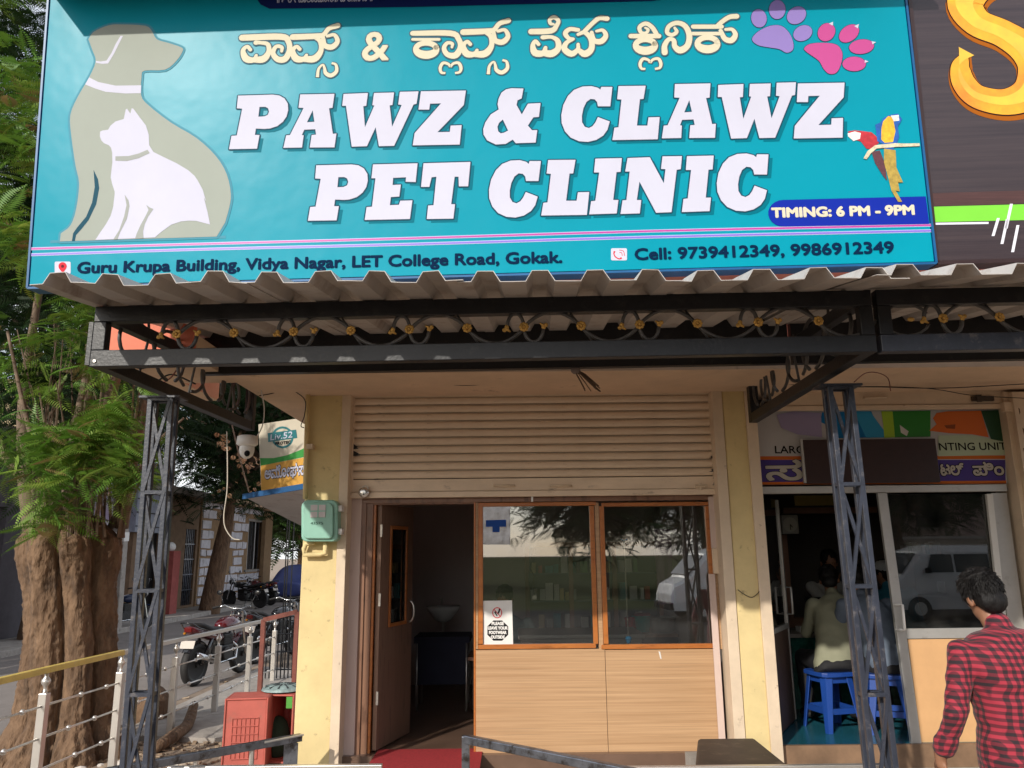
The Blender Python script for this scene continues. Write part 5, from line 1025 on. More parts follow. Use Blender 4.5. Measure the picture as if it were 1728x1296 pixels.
for k in range(1500):       # loose hair over the moulded cap
    a=rr.uniform(0,6.283); b=math.acos(rr.uniform(-.35,1)); d=Vector((math.sin(b)*math.cos(a),math.sin(b)*math.sin(a),math.cos(b)))
    if d.y>.35 and d.z<.45: continue
    p=Vector((d.x*.084,d.y*.100-.012,d.z*.098+.034))*1.06; crown=Vector((.0,-.06,.10)); fl=(p-crown); fl=(fl-d*fl.dot(d)); fl.normalize()
    fl=(fl+Vector((rr.gauss(0,.22),rr.gauss(0,.22),rr.gauss(0,.15)))).normalized(); L=rr.uniform(.02,.038); pts=[hc+mM@(p*.97),hc+mM@(p*1.012+fl*L*.5),hc+mM@(p*.995+fl*L)]
    q.tube(pts,[.0022,.0018,.0004],3,False)
obj('hair_strands',q,hairm,man,kind='stuff')
khaki=M('khaki_shirt_cloth',(.24,.24,.165),.85,var=.1); bluesh=M('blue_grey_shirt_cloth',(.11,.14,.19),.85); tealsh=M('teal_shirt_cloth',(.02,.16,.24),.85); whitesh=M('white_shirt_cloth',(.40,.40,.38),.85); scrub=M('grey_teal_scrubs',(.14,.26,.27),.85)
def seated(name,label,px,py,Y,zs,shirt,lean=(0,.25),face=(0,1,-.5),hair_=True,fr=0.,s=1.,**k):
    p=W(px,py,Y); x,y,z=p.x,Y,zs; lx,ly=lean; R2=Matrix.Rotation(fr,3,'Z')
    def v(a,b,c): q=R2@Vector((a,b,0)); return (x+q.x,y+q.y,z+c)
    J=dict(pelvis=v(0,0,.11),chest=v(lx*.8,ly*.8,.46),neck=v(lx*1.1,ly*1.2,.60),head=v(lx*1.25,ly*1.5,.73),face=tuple(R2@Vector(face)),shL=v(lx-.19,ly*.95,.53),shR=v(lx+.19,ly*.95,.53),elL=v(lx-.24,ly+.08,.28),elR=v(lx+.24,ly+.08,.28),wrL=v(lx-.12,ly+.32,.32),wrR=v(lx+.12,ly+.32,.32),
      hipL=v(-.09,.02,.07),hipR=v(.09,.02,.07),knL=v(-.12,.42,.07),knR=v(.12,.42,.07),anL=v(-.12,.36,-.36),anR=v(.12,.36,-.36),toeL=v(-.12,.5,-.41),toeR=v(.12,.5,-.41))
    J.update({a:Vector(b) for a,b in k.get('over',{}).items()}); return figure(name,label,J,shirt,trous,fold=(.007,9,14),face=k.get('face_',False),hw_hair=hair_)
seated('person','seated person in a khaki shirt bending forward on a blue stool, back to the street',1410,1135,st.location.y,.60,khaki,(.16,.30),(.5,1,-.7))
seated('person','seated person in a blue grey shirt behind the right lattice post',1500,1140,st2.location.y+.02,.60,bluesh,(-.05,.2),(-.2,1,-.6))
r3,m3=seated('person','seated person in a teal shirt and pale cap behind the printing shop glass',1556,1150,8.1,.63,tealsh,(-.15,.1),(-.6,1,-.2),hair_=True)
hc=[c for c in r3.children if c.name.startswith('hair')][0]
q=MB(); px_=W(1518,992,8.0); 
capc=Vector((0,0,0)); 
# man behind the counter, hand to chin
p=W(1398,950,8.35); x,y,z=p.x,8.35,p.z
JB=dict(pelvis=(x+.03,y+.1,z-.68),chest=(x+.03,y+.05,z-.32),neck=(x+.02,y+.02,z-.17),head=(x,y-.02,z),face=(-.1,-1,-.12),hup=(0,0,1),shL=(x+.23,y+.05,z-.25),shR=(x-.18,y+.05,z-.25),elL=(x+.25,y-.2,z-.50),elR=(x-.10,y-.22,z-.46),wrL=(x+.05,y-.32,z-.45),wrR=(x-.03,y-.16,z-.20),hdR=(.05,.05,1),thR=(1,0,.2),hdL=(-1,0,0),thL=(0,0,1))
figure('person','man in a white shirt behind the counter resting his chin on his hand',JB,whitesh,trous,fold=(.006,9,14),face=True)
# vet behind the window
p=W(852,1010,8.3); x,y,z=p.x,8.3,p.z
JV=dict(pelvis=(x+.02,y+.05,z-.66),chest=(x+.05,y,z-.31),neck=(x+.03,y-.03,z-.17),head=(x,y-.06,z),face=(-.4,-1,-.4),hup=(0,0,1),shL=(x+.24,y,z-.25),shR=(x-.16,y,z-.25),elL=(x+.34,y-.15,z-.42),elR=(x-.2,y-.15,z-.5),wrL=(x+.50,y-.34,z-.47),wrR=(x+.0,y-.36,z-.48),hdL=(1,-.4,-.1),thL=(0,-.5,1),hdR=(.8,-.3,0),thR=(0,0,1))
figure('person','person in grey teal scrubs sitting at a desk behind the left clinic window',JV,scrub,trous,fold=(.006,9,14),face=True)
dk=thing('desk','dark desk in front of the seated person in the clinic','desk',(x+.2,y-.4,.1)); zz=z-.53
wbox('desk_top',x-.35,x+.95,y-.62,y-.1,zz,zz+.03,vene,dk); wbox('desk_front',x-.33,x+.93,y-.2,y-.17,.1,zz-.001,darkm,dk)
cap=thing('cap','pale grey cap worn by the person behind the printing shop glass','cap',r3.location)
pc=[c for c in r3.children if c.name.startswith('hair')][0]; vv=[v.co for v in pc.data.vertices]; cc_=sum(vv,Vector())/len(vv)+r3.location
q=MB(); q.ell(cc_+Vector((0,0,.035)),(.098,.105,.075),18,10); obj('crown',q,flat('pale_cap_cloth',(.42,.43,.44),.8),cap,smooth=True); q=MB(); q.ell(cc_+Vector((-.05,.1,.02)),(.06,.05,.008),14,6); obj('peak',q,MATS['pale_cap_cloth'],cap,smooth=True)
# ================= trees
def frond_template(n, L=1.0, ll=.26, lw=.055, droop=.25, sub=1):
    v=[];f=[]
    def q(a,b,c,d): k=len(v); v.extend([a,b,c,d]); f.append((k,k+1,k+2,k+3))
    q((0,-.006,0),(L,-.003,-droop*L),(L,.003,-droop*L),(0,.006,0))
    for i in range(n):
        t=(i+1.2)/(n+1); x=t*L; z=-droop*t*t*L; l=ll*(math.sin(min(1,t*1.15)*math.pi*.86+.35))*1.0
        for s in (-1,1):
            tx=x+l*.38; ty=s*l; tz=z-l*.22
            mx=x+l*.16; my=s*l*.5; mz=z-l*.03
            q((x,0,z),(mx-lw/2,my,mz),(tx,ty,tz),(mx+lw/2,my,mz+.01))
    return np.array(v),f
def foliage(name, P, D, S, tmpl, mat, parent, seed=1, **k):
    """fronds at points P, pointing along D, scaled S"""
    tv,tf=tmpl; rng=np.random.default_rng(seed); P=np.array(P);D=np.array(D);S=np.array(S); N=len(P); K=len(tv)
    D=D/np.linalg.norm(D,axis=1,keepdims=True); up=np.tile([0,0,1.],(N,1))+rng.normal(0,.45,(N,3)); y=np.cross(up,D); y/=np.linalg.norm(y,axis=1,keepdims=True)+1e-9; z=np.cross(D,y)
    V=P[:,None,:]+S[:,None,None]*(tv[None,:,0:1]*D[:,None,:]+tv[None,:,1:2]*y[:,None,:]+tv[None,:,2:3]*z[:,None,:])
    off=np.array(wloc(parent)) if parent else np.zeros(3); V=V.reshape(-1,3)-off
    F=(np.array(tf)[None,:,:]+(np.arange(N)*K)[:,None,None]).reshape(-1,4)
    me=bpy.data.meshes.new(name); me.vertices.add(len(V)); me.vertices.foreach_set('co',V.reshape(-1)); me.loops.add(F.size); me.loops.foreach_set('vertex_index',F.reshape(-1).astype(np.int32)); me.polygons.add(len(F)); me.polygons.foreach_set('loop_start',np.arange(0,F.size,4,dtype=np.int32)); me.polygons.foreach_set('loop_total',np.full(len(F),4,dtype=np.int32)); me.update(calc_edges=True); me.validate()
    o=bpy.data.objects.new(name,me); COL.objects.link(o); me.materials.append(mat)
    if parent: o.parent=parent
    return setp(o,**k)
def sprays(cl, rng, per, spread, droop=.35):
    P=[];D=[]
    for c,dr in cl:
        for _ in range(per):
            d=Vector(dr)*.5+Vector(rng.normal(0,.7,3)); d.z=d.z*.35-droop*rng.random()+.1
            P.append(tuple(Vector(c)+Vector(rng.normal(0,spread,3)))); D.append(tuple(d.normalized()))
    return P,D
leafA=leafmat('sunlit_green_leaf',(.06,.17,.02),(.18,.33,.045),1.6,.28); leafB=leafmat('shaded_dark_green_leaf',(.008,.026,.006),(.024,.060,.012),.8,.22); leafC=leafmat('deep_green_leaf',(.016,.045,.010),(.045,.09,.018),.5,.25)  # front leaves brighter, back leaves darker: sun and crown shade put into the colour
bark=M('rough_brown_bark',(.085,.048,.027),.94,col2=(.235,.145,.085),scale=8,bump=1.0,bd=.05,bs=16,stretch=(1,1,.35),stain=(.07,.045,.03),ss=7,st=(.5,.68),det=8)
bark2=M('grey_branch_bark',(.17,.12,.085),.9,var=.3,scale=10,bump=.5,bs=40)
tc_=W(110,1262,7.9); TX,TY=tc_.x,7.9
tree=thing('tree','large pollarded tree with fluted brown trunk and feathery green leaves at the left edge','tree',(TX,TY,GZ))
def fluted(cx,cy,z0,z1,rf,nr=60,nz=70,seed=0,amp=.12,lobes=7):
    q=MB(); rings=[]
    for j in range(nz+1):
        z=z0+(z1-z0)*j/nz; t=j/nz; r0,ox,oy=rf(t); rg=[]
        for k in range(nr):
            a=2*math.pi*k/nr; fl=abs(math.sin(lobes/2*a+.5*math.sin(z*1.2)+seed+.6*noise.noise(Vector((math.cos(a),math.sin(a),z*.6)))))
            r=r0*(1-amp*1.3+amp*1.9*fl**.55+.07*noise.noise(Vector((math.cos(a)*3,math.sin(a)*3,z*2+seed)))+.06*noise.noise(Vector((math.cos(a)*9,math.sin(a)*9,z*3)))-.10*abs(noise.noise(Vector((math.cos(a)*20,math.sin(a)*20,z*5))))+.04*noise.noise(Vector((math.cos(a)*34,math.sin(a)*34,z*22))))
            rg.append((cx+ox+r*math.cos(a),cy+oy+r*math.sin(a),z))
        rings.append(rg)
    q.loft(rings); return q
def trf(t):
    r=.375+.22*max(0,.18-t)/.18*1.0+.05*math.exp(-((t-.86)/.12)**2)-.16*max(0,t-.9)/.1; return r, -.05-.10*t**2+.03*math.sin(t*5), 0
trunk=obj('trunk',fluted(TX,TY,GZ-.05,2.02,trf,150,190,1.3,.24,7),bark,tree,smooth=True)
rng=np.random.default_rng(5)
stems=[((-.42,-.1,1.85),(-.6,-.1,2.6),(-.75,0,3.6),(-.7,.1,6.0),.085),((-.2,.1,1.9),(-.5,-.1,2.3),(-.9,-.2,2.9),(-1.6,-.2,4.4),.07),((.12,-.2,1.75),(.02,-.3,2.3),(-.02,-.2,3.2),(.1,0,5.4),.075),((.0,.0,1.9),(.05,.0,2.8),(.2,.1,4.0),(.3,.2,7.5),.11),((.25,.1,1.9),(.5,0,2.4),(.75,-.1,2.75),(1.0,-.1,3.0),.035),((.3,.2,1.9),(.34,.3,2.9),(.5,.4,4.2),(.9,.5,6.5),.08),((-.3,.2,1.9),(-.25,.3,3.0),(-.3,.3,4.5),(-.5,.2,8.2),.10),((.1,-.15,1.9),(-.15,-.4,2.35),(-.35,-.5,2.9),(-.6,-.6,3.8),.045)]
cl=[]
for i,(a,b,c,d,r) in enumerate(stems):
    P=[Vector((TX-.08,TY,0))+Vector(v) for v in (a,b,c,d)]; C=[Vector(x) for x in cr(P,6)]; q=MB(); n=len(C); q.tube(C,[r*(1-.72*k/(n-1)) for k in range(n)],8); obj('branch',q,bark2,tree,smooth=True)
q=MB()
for i in range(60):      # thin sprouts standing on the pollard head
    a=rng.uniform(0,6.28); x=TX-.1+.42*math.cos(a); y=TY+.4*math.sin(a); h=rng.uniform(.4,2.2); dx,dy=rng.normal(0,.16,2); q.tube([(x,y,1.8),(x+dx*.4,y+dy*.4,1.9+h*.5),(x+dx*1.6,y+dy*1.6,1.9+h)],[.017,.012,.005],4)
obj('sprouts',q,bark2,tree,kind='stuff')
def pxcl(n,x0,x1,y0,y1,Y0,Y1,rej=None):
    out=[]
    for _ in range(n):
        px,py,Y=rng.uniform(x0,x1),rng.uniform(y0,y1),rng.uniform(Y0,Y1)
        if rej and rej(px,py): continue
        c=W(px,py,Y); out.append((c,Vector(((c.x-TX)*.7,(c.y-TY)*.5-.25,.05))))
    return out
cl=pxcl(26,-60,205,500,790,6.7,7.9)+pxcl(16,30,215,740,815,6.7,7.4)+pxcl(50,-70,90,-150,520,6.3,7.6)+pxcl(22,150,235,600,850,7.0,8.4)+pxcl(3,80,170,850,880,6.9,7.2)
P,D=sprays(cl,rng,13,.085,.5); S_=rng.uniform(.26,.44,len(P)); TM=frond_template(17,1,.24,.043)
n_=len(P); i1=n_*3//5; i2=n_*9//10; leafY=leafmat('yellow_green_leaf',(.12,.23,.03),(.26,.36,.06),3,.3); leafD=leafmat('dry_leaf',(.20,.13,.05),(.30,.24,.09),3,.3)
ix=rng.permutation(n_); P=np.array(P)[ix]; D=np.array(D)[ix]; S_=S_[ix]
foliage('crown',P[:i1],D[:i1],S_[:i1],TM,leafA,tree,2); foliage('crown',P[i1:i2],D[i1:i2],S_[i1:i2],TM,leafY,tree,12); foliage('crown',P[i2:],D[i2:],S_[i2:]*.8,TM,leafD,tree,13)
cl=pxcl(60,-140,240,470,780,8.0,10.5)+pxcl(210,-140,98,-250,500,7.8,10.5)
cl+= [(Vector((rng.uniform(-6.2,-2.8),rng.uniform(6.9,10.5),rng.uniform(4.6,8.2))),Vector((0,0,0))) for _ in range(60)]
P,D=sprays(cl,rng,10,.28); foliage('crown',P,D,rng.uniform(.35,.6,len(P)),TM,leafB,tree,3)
TM2=frond_template(12,1,.27,.06)
def bigtree(label,X,Y,h,R,z0,n,mat,seed,tr=.25,lean=(0,0),tmpl=TM2,fs=(.5,.95),name='tree',group=None,cap=None):
    rg=np.random.default_rng(seed); t=thing(name,label,'tree',(X,Y,GZ),group); q=MB(); q.tube([Vector(x) for x in cr([(X,Y,GZ-.1),(X+lean[0]*.2+.1,Y,z0*.5),(X+lean[0]*.6,Y,z0),(X+lean[0],Y+lean[1],z0+(h-z0)*.6)],6)],[tr*(1.25-.9*k/18) for k in range(19)],12); obj('trunk',q,bark,t,smooth=True)
    top=Vector((X+lean[0],Y+lean[1],(z0+h)/2)); cl=[]; q=MB()
    for i in range(n):
        d=Vector(rg.normal(0,1,3)).normalized(); rr=R*(.35+.65*rg.random()**.6)*(1+.35*noise.noise(d*1.8+Vector((seed,0,0)))); c=top+Vector((d.x*rr,d.y*rr,d.z*rr*(h-z0)/2/R)); cl.append((c,d*.8))
        if i%7==0: q.tube([Vector((X+lean[0]*.7,Y,z0)),top.lerp(c,.5)+Vector((0,0,-.3)),c],[tr*.35,tr*.2,.03],5)
    obj('branches',q,bark2,t,kind='stuff'); P,D=sprays(cl,rg,13,R*.13); foliage('crown',P,D,rg.uniform(*fs,len(P)),tmpl,mat,t,seed); return t
tp=WX(352,1028,-9.9)
bigtree('dark leafy tree with slim trunk standing beside the far white stone house',-9.9,tp.y,8.5,2.9,3.4,190,leafB,21,.28,(.8,0))
bigtree('dense dark tree rising over the houses behind the security camera',-8.8,38,12,5.0,4.6,240,leafC,22,.35,(2.5,0),fs=(1.0,1.6))
bigtree('tall green tree behind the pollarded tree at the far left',-10.5,17.5,11,3.6,4.2,240,leafB,23,.25,(.6,0))
bigtree('tree crown glimpsed between the left bracket and the yellow pillar',-5.2,34,13,4.0,5.6,170,leafC,24,.3,(-1.4,0),fs=(.9,1.4))
bigtree('hazy dark tree at the end of the side road',-14,52,14,7,2,260,leafC,25,.4,fs=(1.5,2.3)); bigtree('distant tree closing the end of the side road',-3,60,15,7.5,2,260,leafC,26,.4,fs=(1.5,2.3))
# orange dry twigs in the gap
q=MB(); rr=random.Random(9)
P=[];D=[]
for (px,py,n) in ((374,745,14),(410,778,20),(425,770,8),(378,822,5),(432,822,5),(285,660,5),(300,715,4)):
    for _ in range(n): P.append(tuple(W(px+rr.gauss(0,9),py+rr.gauss(0,7),11+rr.random()))); D.append((rr.gauss(0,1),rr.gauss(0,.5),-.6+rr.gauss(0,.5)))
dt=thing('hanging_dry_branch','dry orange brown leaf clusters hanging below the security camera','dry branch',W(400,780,11.5)); foliage('dry_leaves',P,D,[rr.uniform(.05,.11) for _ in P],frond_template(4,1,.5,.22),leafmat('dry_orange_leaf',(.40,.20,.09),(.60,.38,.22),2,.3),dt,4)
q=MB(); q.tube([W(395,640,11.5),W(392,720,11.5),W(405,775,11.4),W(420,830,11.4)],.012,5); obj('twig',q,bark2,dt)
# ================= side street
def lwall(mb,X,t,y0,y1,z0,z1,ops):
    """wall in the plane x = X with openings (y0,y1,z0,z1)"""
    ys=y0
    for a,b,c,d in sorted(ops):
        if a>ys: mb.box(X-t,X,ys,a,z0,z1)
        if c>z0: mb.box(X-t,X,a,b,z0,c)
        if d<z1: mb.box(X-t,X,a,b,d,z1)
        ys=b
    if ys<y1: mb.box(X-t,X,ys,y1,z0,z1)
stonew=M('whitewashed_stone',(.66,.64,.68),.9,var=.15,scale=3,bump=.5,bs=12,stain=(.36,.32,.33),ss=4); ochre=M('ochre_plaster',(.30,.19,.10),.85,var=.15); gdark=flat('dark_window_void',(.012,.012,.014),.4)
def yx(px,X=-11.0): return WX(px,1000,X).y
rsn=random.Random(31)
hs=thing('stone_house','low whitewashed stone house with ochre corner pillars and barred windows across the side road','house',(-11.3,31,GZ)); q=MB()
ya,yb=yx(338),yx(452); ops=[(yx(370),yx(384),1.0,3.0),(yx(419),yx(442),1.0,3.0)]
lwall(q,-11.15,.25,ya,yb,GZ,3.5,ops); obj('wall',q,ochre,hs)
for a,b,c,d in ops:
    fo=obj('window',MB().box(-11.36,-11.33,a,b,c,d),gdark,hs)
    q=MB(); q.box(-11.2,-11.14,a-.08,b+.08,c-.1,c-.002); q.box(-11.2,-11.14,a-.08,b+.08,d+.002,d+.1); obj('sill',q,concrete,fo)
    for k in range(4): y=a+(b-a)*(k+.5)/4; q=MB(); q.box(-11.25,-11.22,y-.02,y+.02,c+.003,d-.003); obj('bar',q,whitep if k in(0,2) else oldsteel,fo)
cnt=0; z=GZ+.15
while z<3.3:          # the stones of the facade, each one
    hh=rsn.uniform(.28,.42); y=ya+.05
    while y<yb-.3:
        w=rsn.uniform(.4,.95); y2=min(y+w,yb)
        if not any(y<b+.05 and y2>a-.05 and z<d+.1 and z+hh>c-.1 for a,b,c,d in ops) and not (yx(444)<y2 and z>0) :
            e=[rsn.uniform(.0,.05) for _ in range(8)]
            qq=MB(); P=[(-11.149,y+e[0],z+e[1]),(-11.149,y2-.02-e[2],z+e[3]),(-11.149,y2-.02-e[4],z+hh-.02-e[5]),(-11.149,y+e[6],z+hh-.02-e[7])]; qq.prism(P,(rsn.uniform(.03,.06),0,0)); obj('stone',qq,stonew,hs); cnt+=1
        y=y2
    z+=hh
q=MB(); q.box(-11.12,-10.95,yx(440),yx(452),GZ,3.4); obj('pillar',q,ochre,hs); q=MB(); q.box(-12.5,-10.8,ya,yb,3.5,3.75); obj('roof_slab',q,ochre,hs)
for k in range(14): y=ya+.5+k*(yb-ya)/14; obj('rafter_end',MB().box(-10.8,-10.55,y-.06,y+.06,3.55,3.7),bark2,hs)
q=MB(); q.box(-11.14,-11.08,yx(444),yx(450),.0,2.2); obj('door',q,flat('blue_grey_door',(.18,.24,.30)),hs)
h2_=thing('brown_house','brown plastered house with a dark gateway and grille door behind the lattice post','house',(-11.4,24,GZ)); q=MB(); y0_,y1_=yx(228),yx(337); ops=[(yx(236),yx(278),GZ+.1,2.6),(yx(316),yx(334),GZ+.2,2.5)]
lwall(q,-11.2,.25,y0_,y1_,GZ,3.6,ops); obj('wall',q,M('brown_plaster',(.20,.13,.08),.9,var=.2),h2_)
for a,b,c,d in ops: obj('gateway',MB().box(-11.44,-11.4,a,b,c,d),gdark,h2_)
a,b,c,d=ops[1]
for k in range(6): y=a+(b-a)*(k+.5)/6; obj('grille_bar',MB().box(-11.28,-11.25,y-.02,y+.02,c+.002,d-.002),oldsteel,h2_)
for k in range(1,5): z=c+(d-c)*k/5; obj('grille_bar',MB().box(-11.245,-11.23,a,b,z-.02,z+.02),oldsteel,h2_)
q=MB(); q.box(-12.6,-10.9,y0_,y1_,3.6,3.8); obj('roof_slab',q,concrete,h2_)
gp=thing('red_gate_pillar','faded red gate pillar with a white ball on top by the far pavement','pillar',(-10.6,yx(283,-10.6),GZ)); y=yx(283,-10.6); obj('shaft',MB().box(-10.85,-10.4,y-.25,y+.25,GZ+.1,1.75),M('faded_red_paint',(.30,.07,.06),.85,var=.2),gp); q=MB(); q.ell((-10.62,y,1.87),.15,12,8); obj('ball',q,whitep,gp,smooth=True)
h3=thing('lilac_house','lilac and cream two storey house partly hidden behind the pollarded tree','house',(-12.5,20,GZ)); q=MB(); q.box(-16,-11.6,yx(150),yx(225),GZ,2.6); obj('wall',q,stonew,h3)
q=MB(); q.box(-16,-11.4,yx(150),yx(262),2.62,4.6); obj('upper_wall',q,M('lilac_plaster',(.34,.27,.38),.85),h3); q=MB(); q.box(-16,-11.3,yx(150),yx(262),4.62,6.4); obj('upper_wall',q,M('pale_cream_plaster',(.62,.50,.32),.85),h3)
q=MB(); q.box(-11.5,-11.0,yx(218),yx(268),2.3,4.4); gb=obj('balcony',q,M('grey_blue_panel',(.28,.31,.38),.7),h3)
for k in range(5): obj('balcony_line',MB().box(-11.0,-10.98,yx(218),yx(268),2.45+k*.4,2.48+k*.4),gdark,gb)
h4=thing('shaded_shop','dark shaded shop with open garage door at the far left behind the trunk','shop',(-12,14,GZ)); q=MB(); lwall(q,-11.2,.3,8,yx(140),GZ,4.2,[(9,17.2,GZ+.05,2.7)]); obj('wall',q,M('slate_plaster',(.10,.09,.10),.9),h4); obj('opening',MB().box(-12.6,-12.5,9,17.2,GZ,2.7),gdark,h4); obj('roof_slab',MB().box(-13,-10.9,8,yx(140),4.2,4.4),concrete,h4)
for k in range(4): obj('shutter_panel',MB().box(-11.6,-11.55,9.2+k*2,11.0+k*2,1.1,2.7),M('grey_metal_panel',(.16,.15,.16),.5),h4)
pl2=thing('concrete_pole','slanting rectangular concrete utility pole beside the tree trunk','utility pole',(-9.95,19.3,GZ)); a=WX(192,1040,-9.9); b=WX(222,640,-9.9); a.z=GZ
q=MB(); q.beam(a,b,.34,.24,up=(0,1,0)); obj('shaft',q,concrete,pl2,bev=.02); m_=a.lerp(b,.35); q=MB(); q.beam(m_,m_+(b-a)*.035,.36,.26,up=(0,1,0)); obj('pasted_notice',q,whitep,pl2)
# ================= Liv.52 signboard and awning
LP=Plane(W(436,780,9.4),W(516,775,8.5)-W(436,780,9.4),(0,0,1)); l4=lambda p:[LP.pix(*x) for x in p]
lv=thing('medicine_signboard','cream and orange medicine signboard with green wave and badge beside the yellow pillar','sign',LP.pt(0,-.4,0))
obj('board',q4(LP,[(441,836),(530,816),(524,703),(436,716)],-.08,0),flat('cream_print',(.55,.50,.40)),lv)
q=MB(); lay(q,LP,fill(l4([(440,786),(529,769),(530,815),(441,835)])),.001); obj('orange_panel',q,flat('amber_print',(.62,.34,.08)),lv)
q=MB(); lay(q,LP,fill(l4([(439,773),(462,773),(485,768),(510,758),(528,748),(529,768),(440,786)])),.0015); obj('green_wave',q,flat('green_print',(.06,.28,.07)),lv)
def circ_(cx,cy,r,n=24): return [(cx+r*math.cos(t),cy+r*math.sin(t)) for t in np.linspace(0,2*math.pi,n,endpoint=False)]
q=MB(); lay(q,LP,fill(l4(circ_(477,738,18.5)),[l4(circ_(477,738,15))]),.002); lay(q,LP,fill(l4([(452,731),(500,725),(502,739),(453,746)])),.003); bd=obj('badge',q,flat('badge_teal',(.03,.17,.19)),lv)
q=MB(); text(q,LP,'Liv.52',(457,743),(494,738),10,.006,bold=.02); obj('badge_lettering',q,letterw,bd)
q=MB(); text(q,LP,'PROTEC',(465,751),(491,748),4.5,.004,bold=.1); obj('badge_lettering',q,black,bd)
q=MB(); r_=MB(); s_=text(q,LP,'ಅಮೋಘಸಿ',(447,808),(519,800),15,.0062,bold=.05,capu=.63); ring(r_,LP,s_,.003,.012,8); kl_=obj('kannada_lettering',q,letterw,lv); obj('letter_outline',r_,black,kl_)
aw=thing('blue_awning','small awning with blue front edge below the medicine signboard','awning',W(470,850,9)); q=MB(); A,B=W(411,838,9.0),W(530,818,8.2); q.beam(A,B,.03,.06); obj('edge',q,flat('blue_edge',(.03,.10,.24)),aw); q=MB(); q.quad(A,B,B+Vector((-.1,2.5,-.25)),A+Vector((0,2.5,-.25))); o_=obj('sheet',q,sheetm,aw); o_.modifiers.new('s','SOLIDIFY').thickness=.01
# ================= stainless fence, rust gate, crates, litter
fn=thing('stainless_fence','stainless steel fence with ball finial posts and yellow taped handrail along the side road','fence',(-3.55,9,GZ)); tops=[(80,1130),(207,1101),(299,1080),(370.5,1065),(423.7,1052),(465,1044)]; XF=-3.58
fp=[]
for i,(px,py) in enumerate(tops): 
    p=WX(px,py,XF); fp.append(p)
fp=[WX(-130,1180,XF)]+fp; ppost=None
for i,p in enumerate(fp):
    q=MB(); q.box(p.x-.03,p.x+.03,p.y-.03,p.y+.03,GZ,p.z-.17); obj('post',q,steel,fn,bev=.003); q=MB(); q.lathe([(.03,-.17),(.014,-.165),(.014,-.12),(.03,-.1),(.034,-.085),(.03,-.07),(.014,-.05),(.014,-.0)],(p.x,p.y,p.z),12); obj('finial',q,steel,fn,smooth=True)
zr=[p.z for p in fp]
for i in range(len(fp)-1):
    a,b=fp[i],fp[i+1]
    q=MB(); q.beam(a,b,.05,.045); obj('handrail',q,steel if i>1 else M('yellow_tape',(.62,.47,.12),.35,var=.15,scale=6,stain=(.4,.38,.33),ss=4,st=(.6,.66)),fn,bev=.004)
    for k in range(3):
        dz=-.26-.23*k; q=MB(); q.tube([a+Vector((0,0,dz)),b+Vector((0,0,dz))],.009,6)
        for t in (.33,.67) if k%2 else (.45,.8): q.ell(a.lerp(b,t)+Vector((0,0,dz)),.022,8,6)
        obj('cross_bar',q,steel,fn,smooth=True)
b=fp[-1]; e=Vector((-2.3,13.5,b.z)); 
gt=thing('rusty_gate_frame','rust red iron gate frame standing between the fence and the yellow pillar','gate',(-2.5,8.4,GZ)); A=W(445,1046,8.4);A2=W(445,1248,8.4);B=W(502,1032,8.4);B2=W(502,1248,8.4)
for a,b2 in ((A,A2),(B,B2)): q=MB(); q.beam((a.x,8.4,a.z),(a.x,8.4,GZ),.045,.045,up=(0,1,0)); obj('upright',q,redrust,gt,bev=.002)
q=MB(); q.beam(A,B,.045,.045); obj('top_bar',q,redrust,gt)
ms=thing('mesh_fence','dark welded mesh fence panel behind the rusty gate frame','fence',(-3,11.5,GZ)); a=W(452,1060,12.2); b=W(503,1045,12.2); z1=W(480,1040,12.2).z; z0=W(480,1160,12.2).z
for k in range(9): x=a.x+(b.x-a.x)*k/8; q=MB(); q.tube([(x,12.2,z0),(x,12.2,z1)],.010,4); obj('wire',q,blackiron,ms)
for k in range(5): z=z0+(z1-z0)*k/4; q=MB(); q.tube([(a.x,12.19,z),(b.x,12.19,z)],.010,4); obj('wire',q,blackiron,ms)
iron=thing('iron_gate_posts','thin black iron uprights rising in front of the covered car','gate',(-3.6,14,GZ))
for px in (487,490.5,498): a=W(px,850,13.5); q=MB(); q.tube([(a.x,13.5,GZ),(a.x,13.5,a.z)],.011,6); obj('upright',q,blackiron,iron)
q=MB(); q.tube([W(480,930,13.5),W(506,928,13.5)],.018,6); obj('cross_bar',q,blackiron,iron)
crm=M('faded_red_plastic',(.46,.11,.085),.55,var=.12,scale=6,stain=(.32,.12,.09),ss=5)
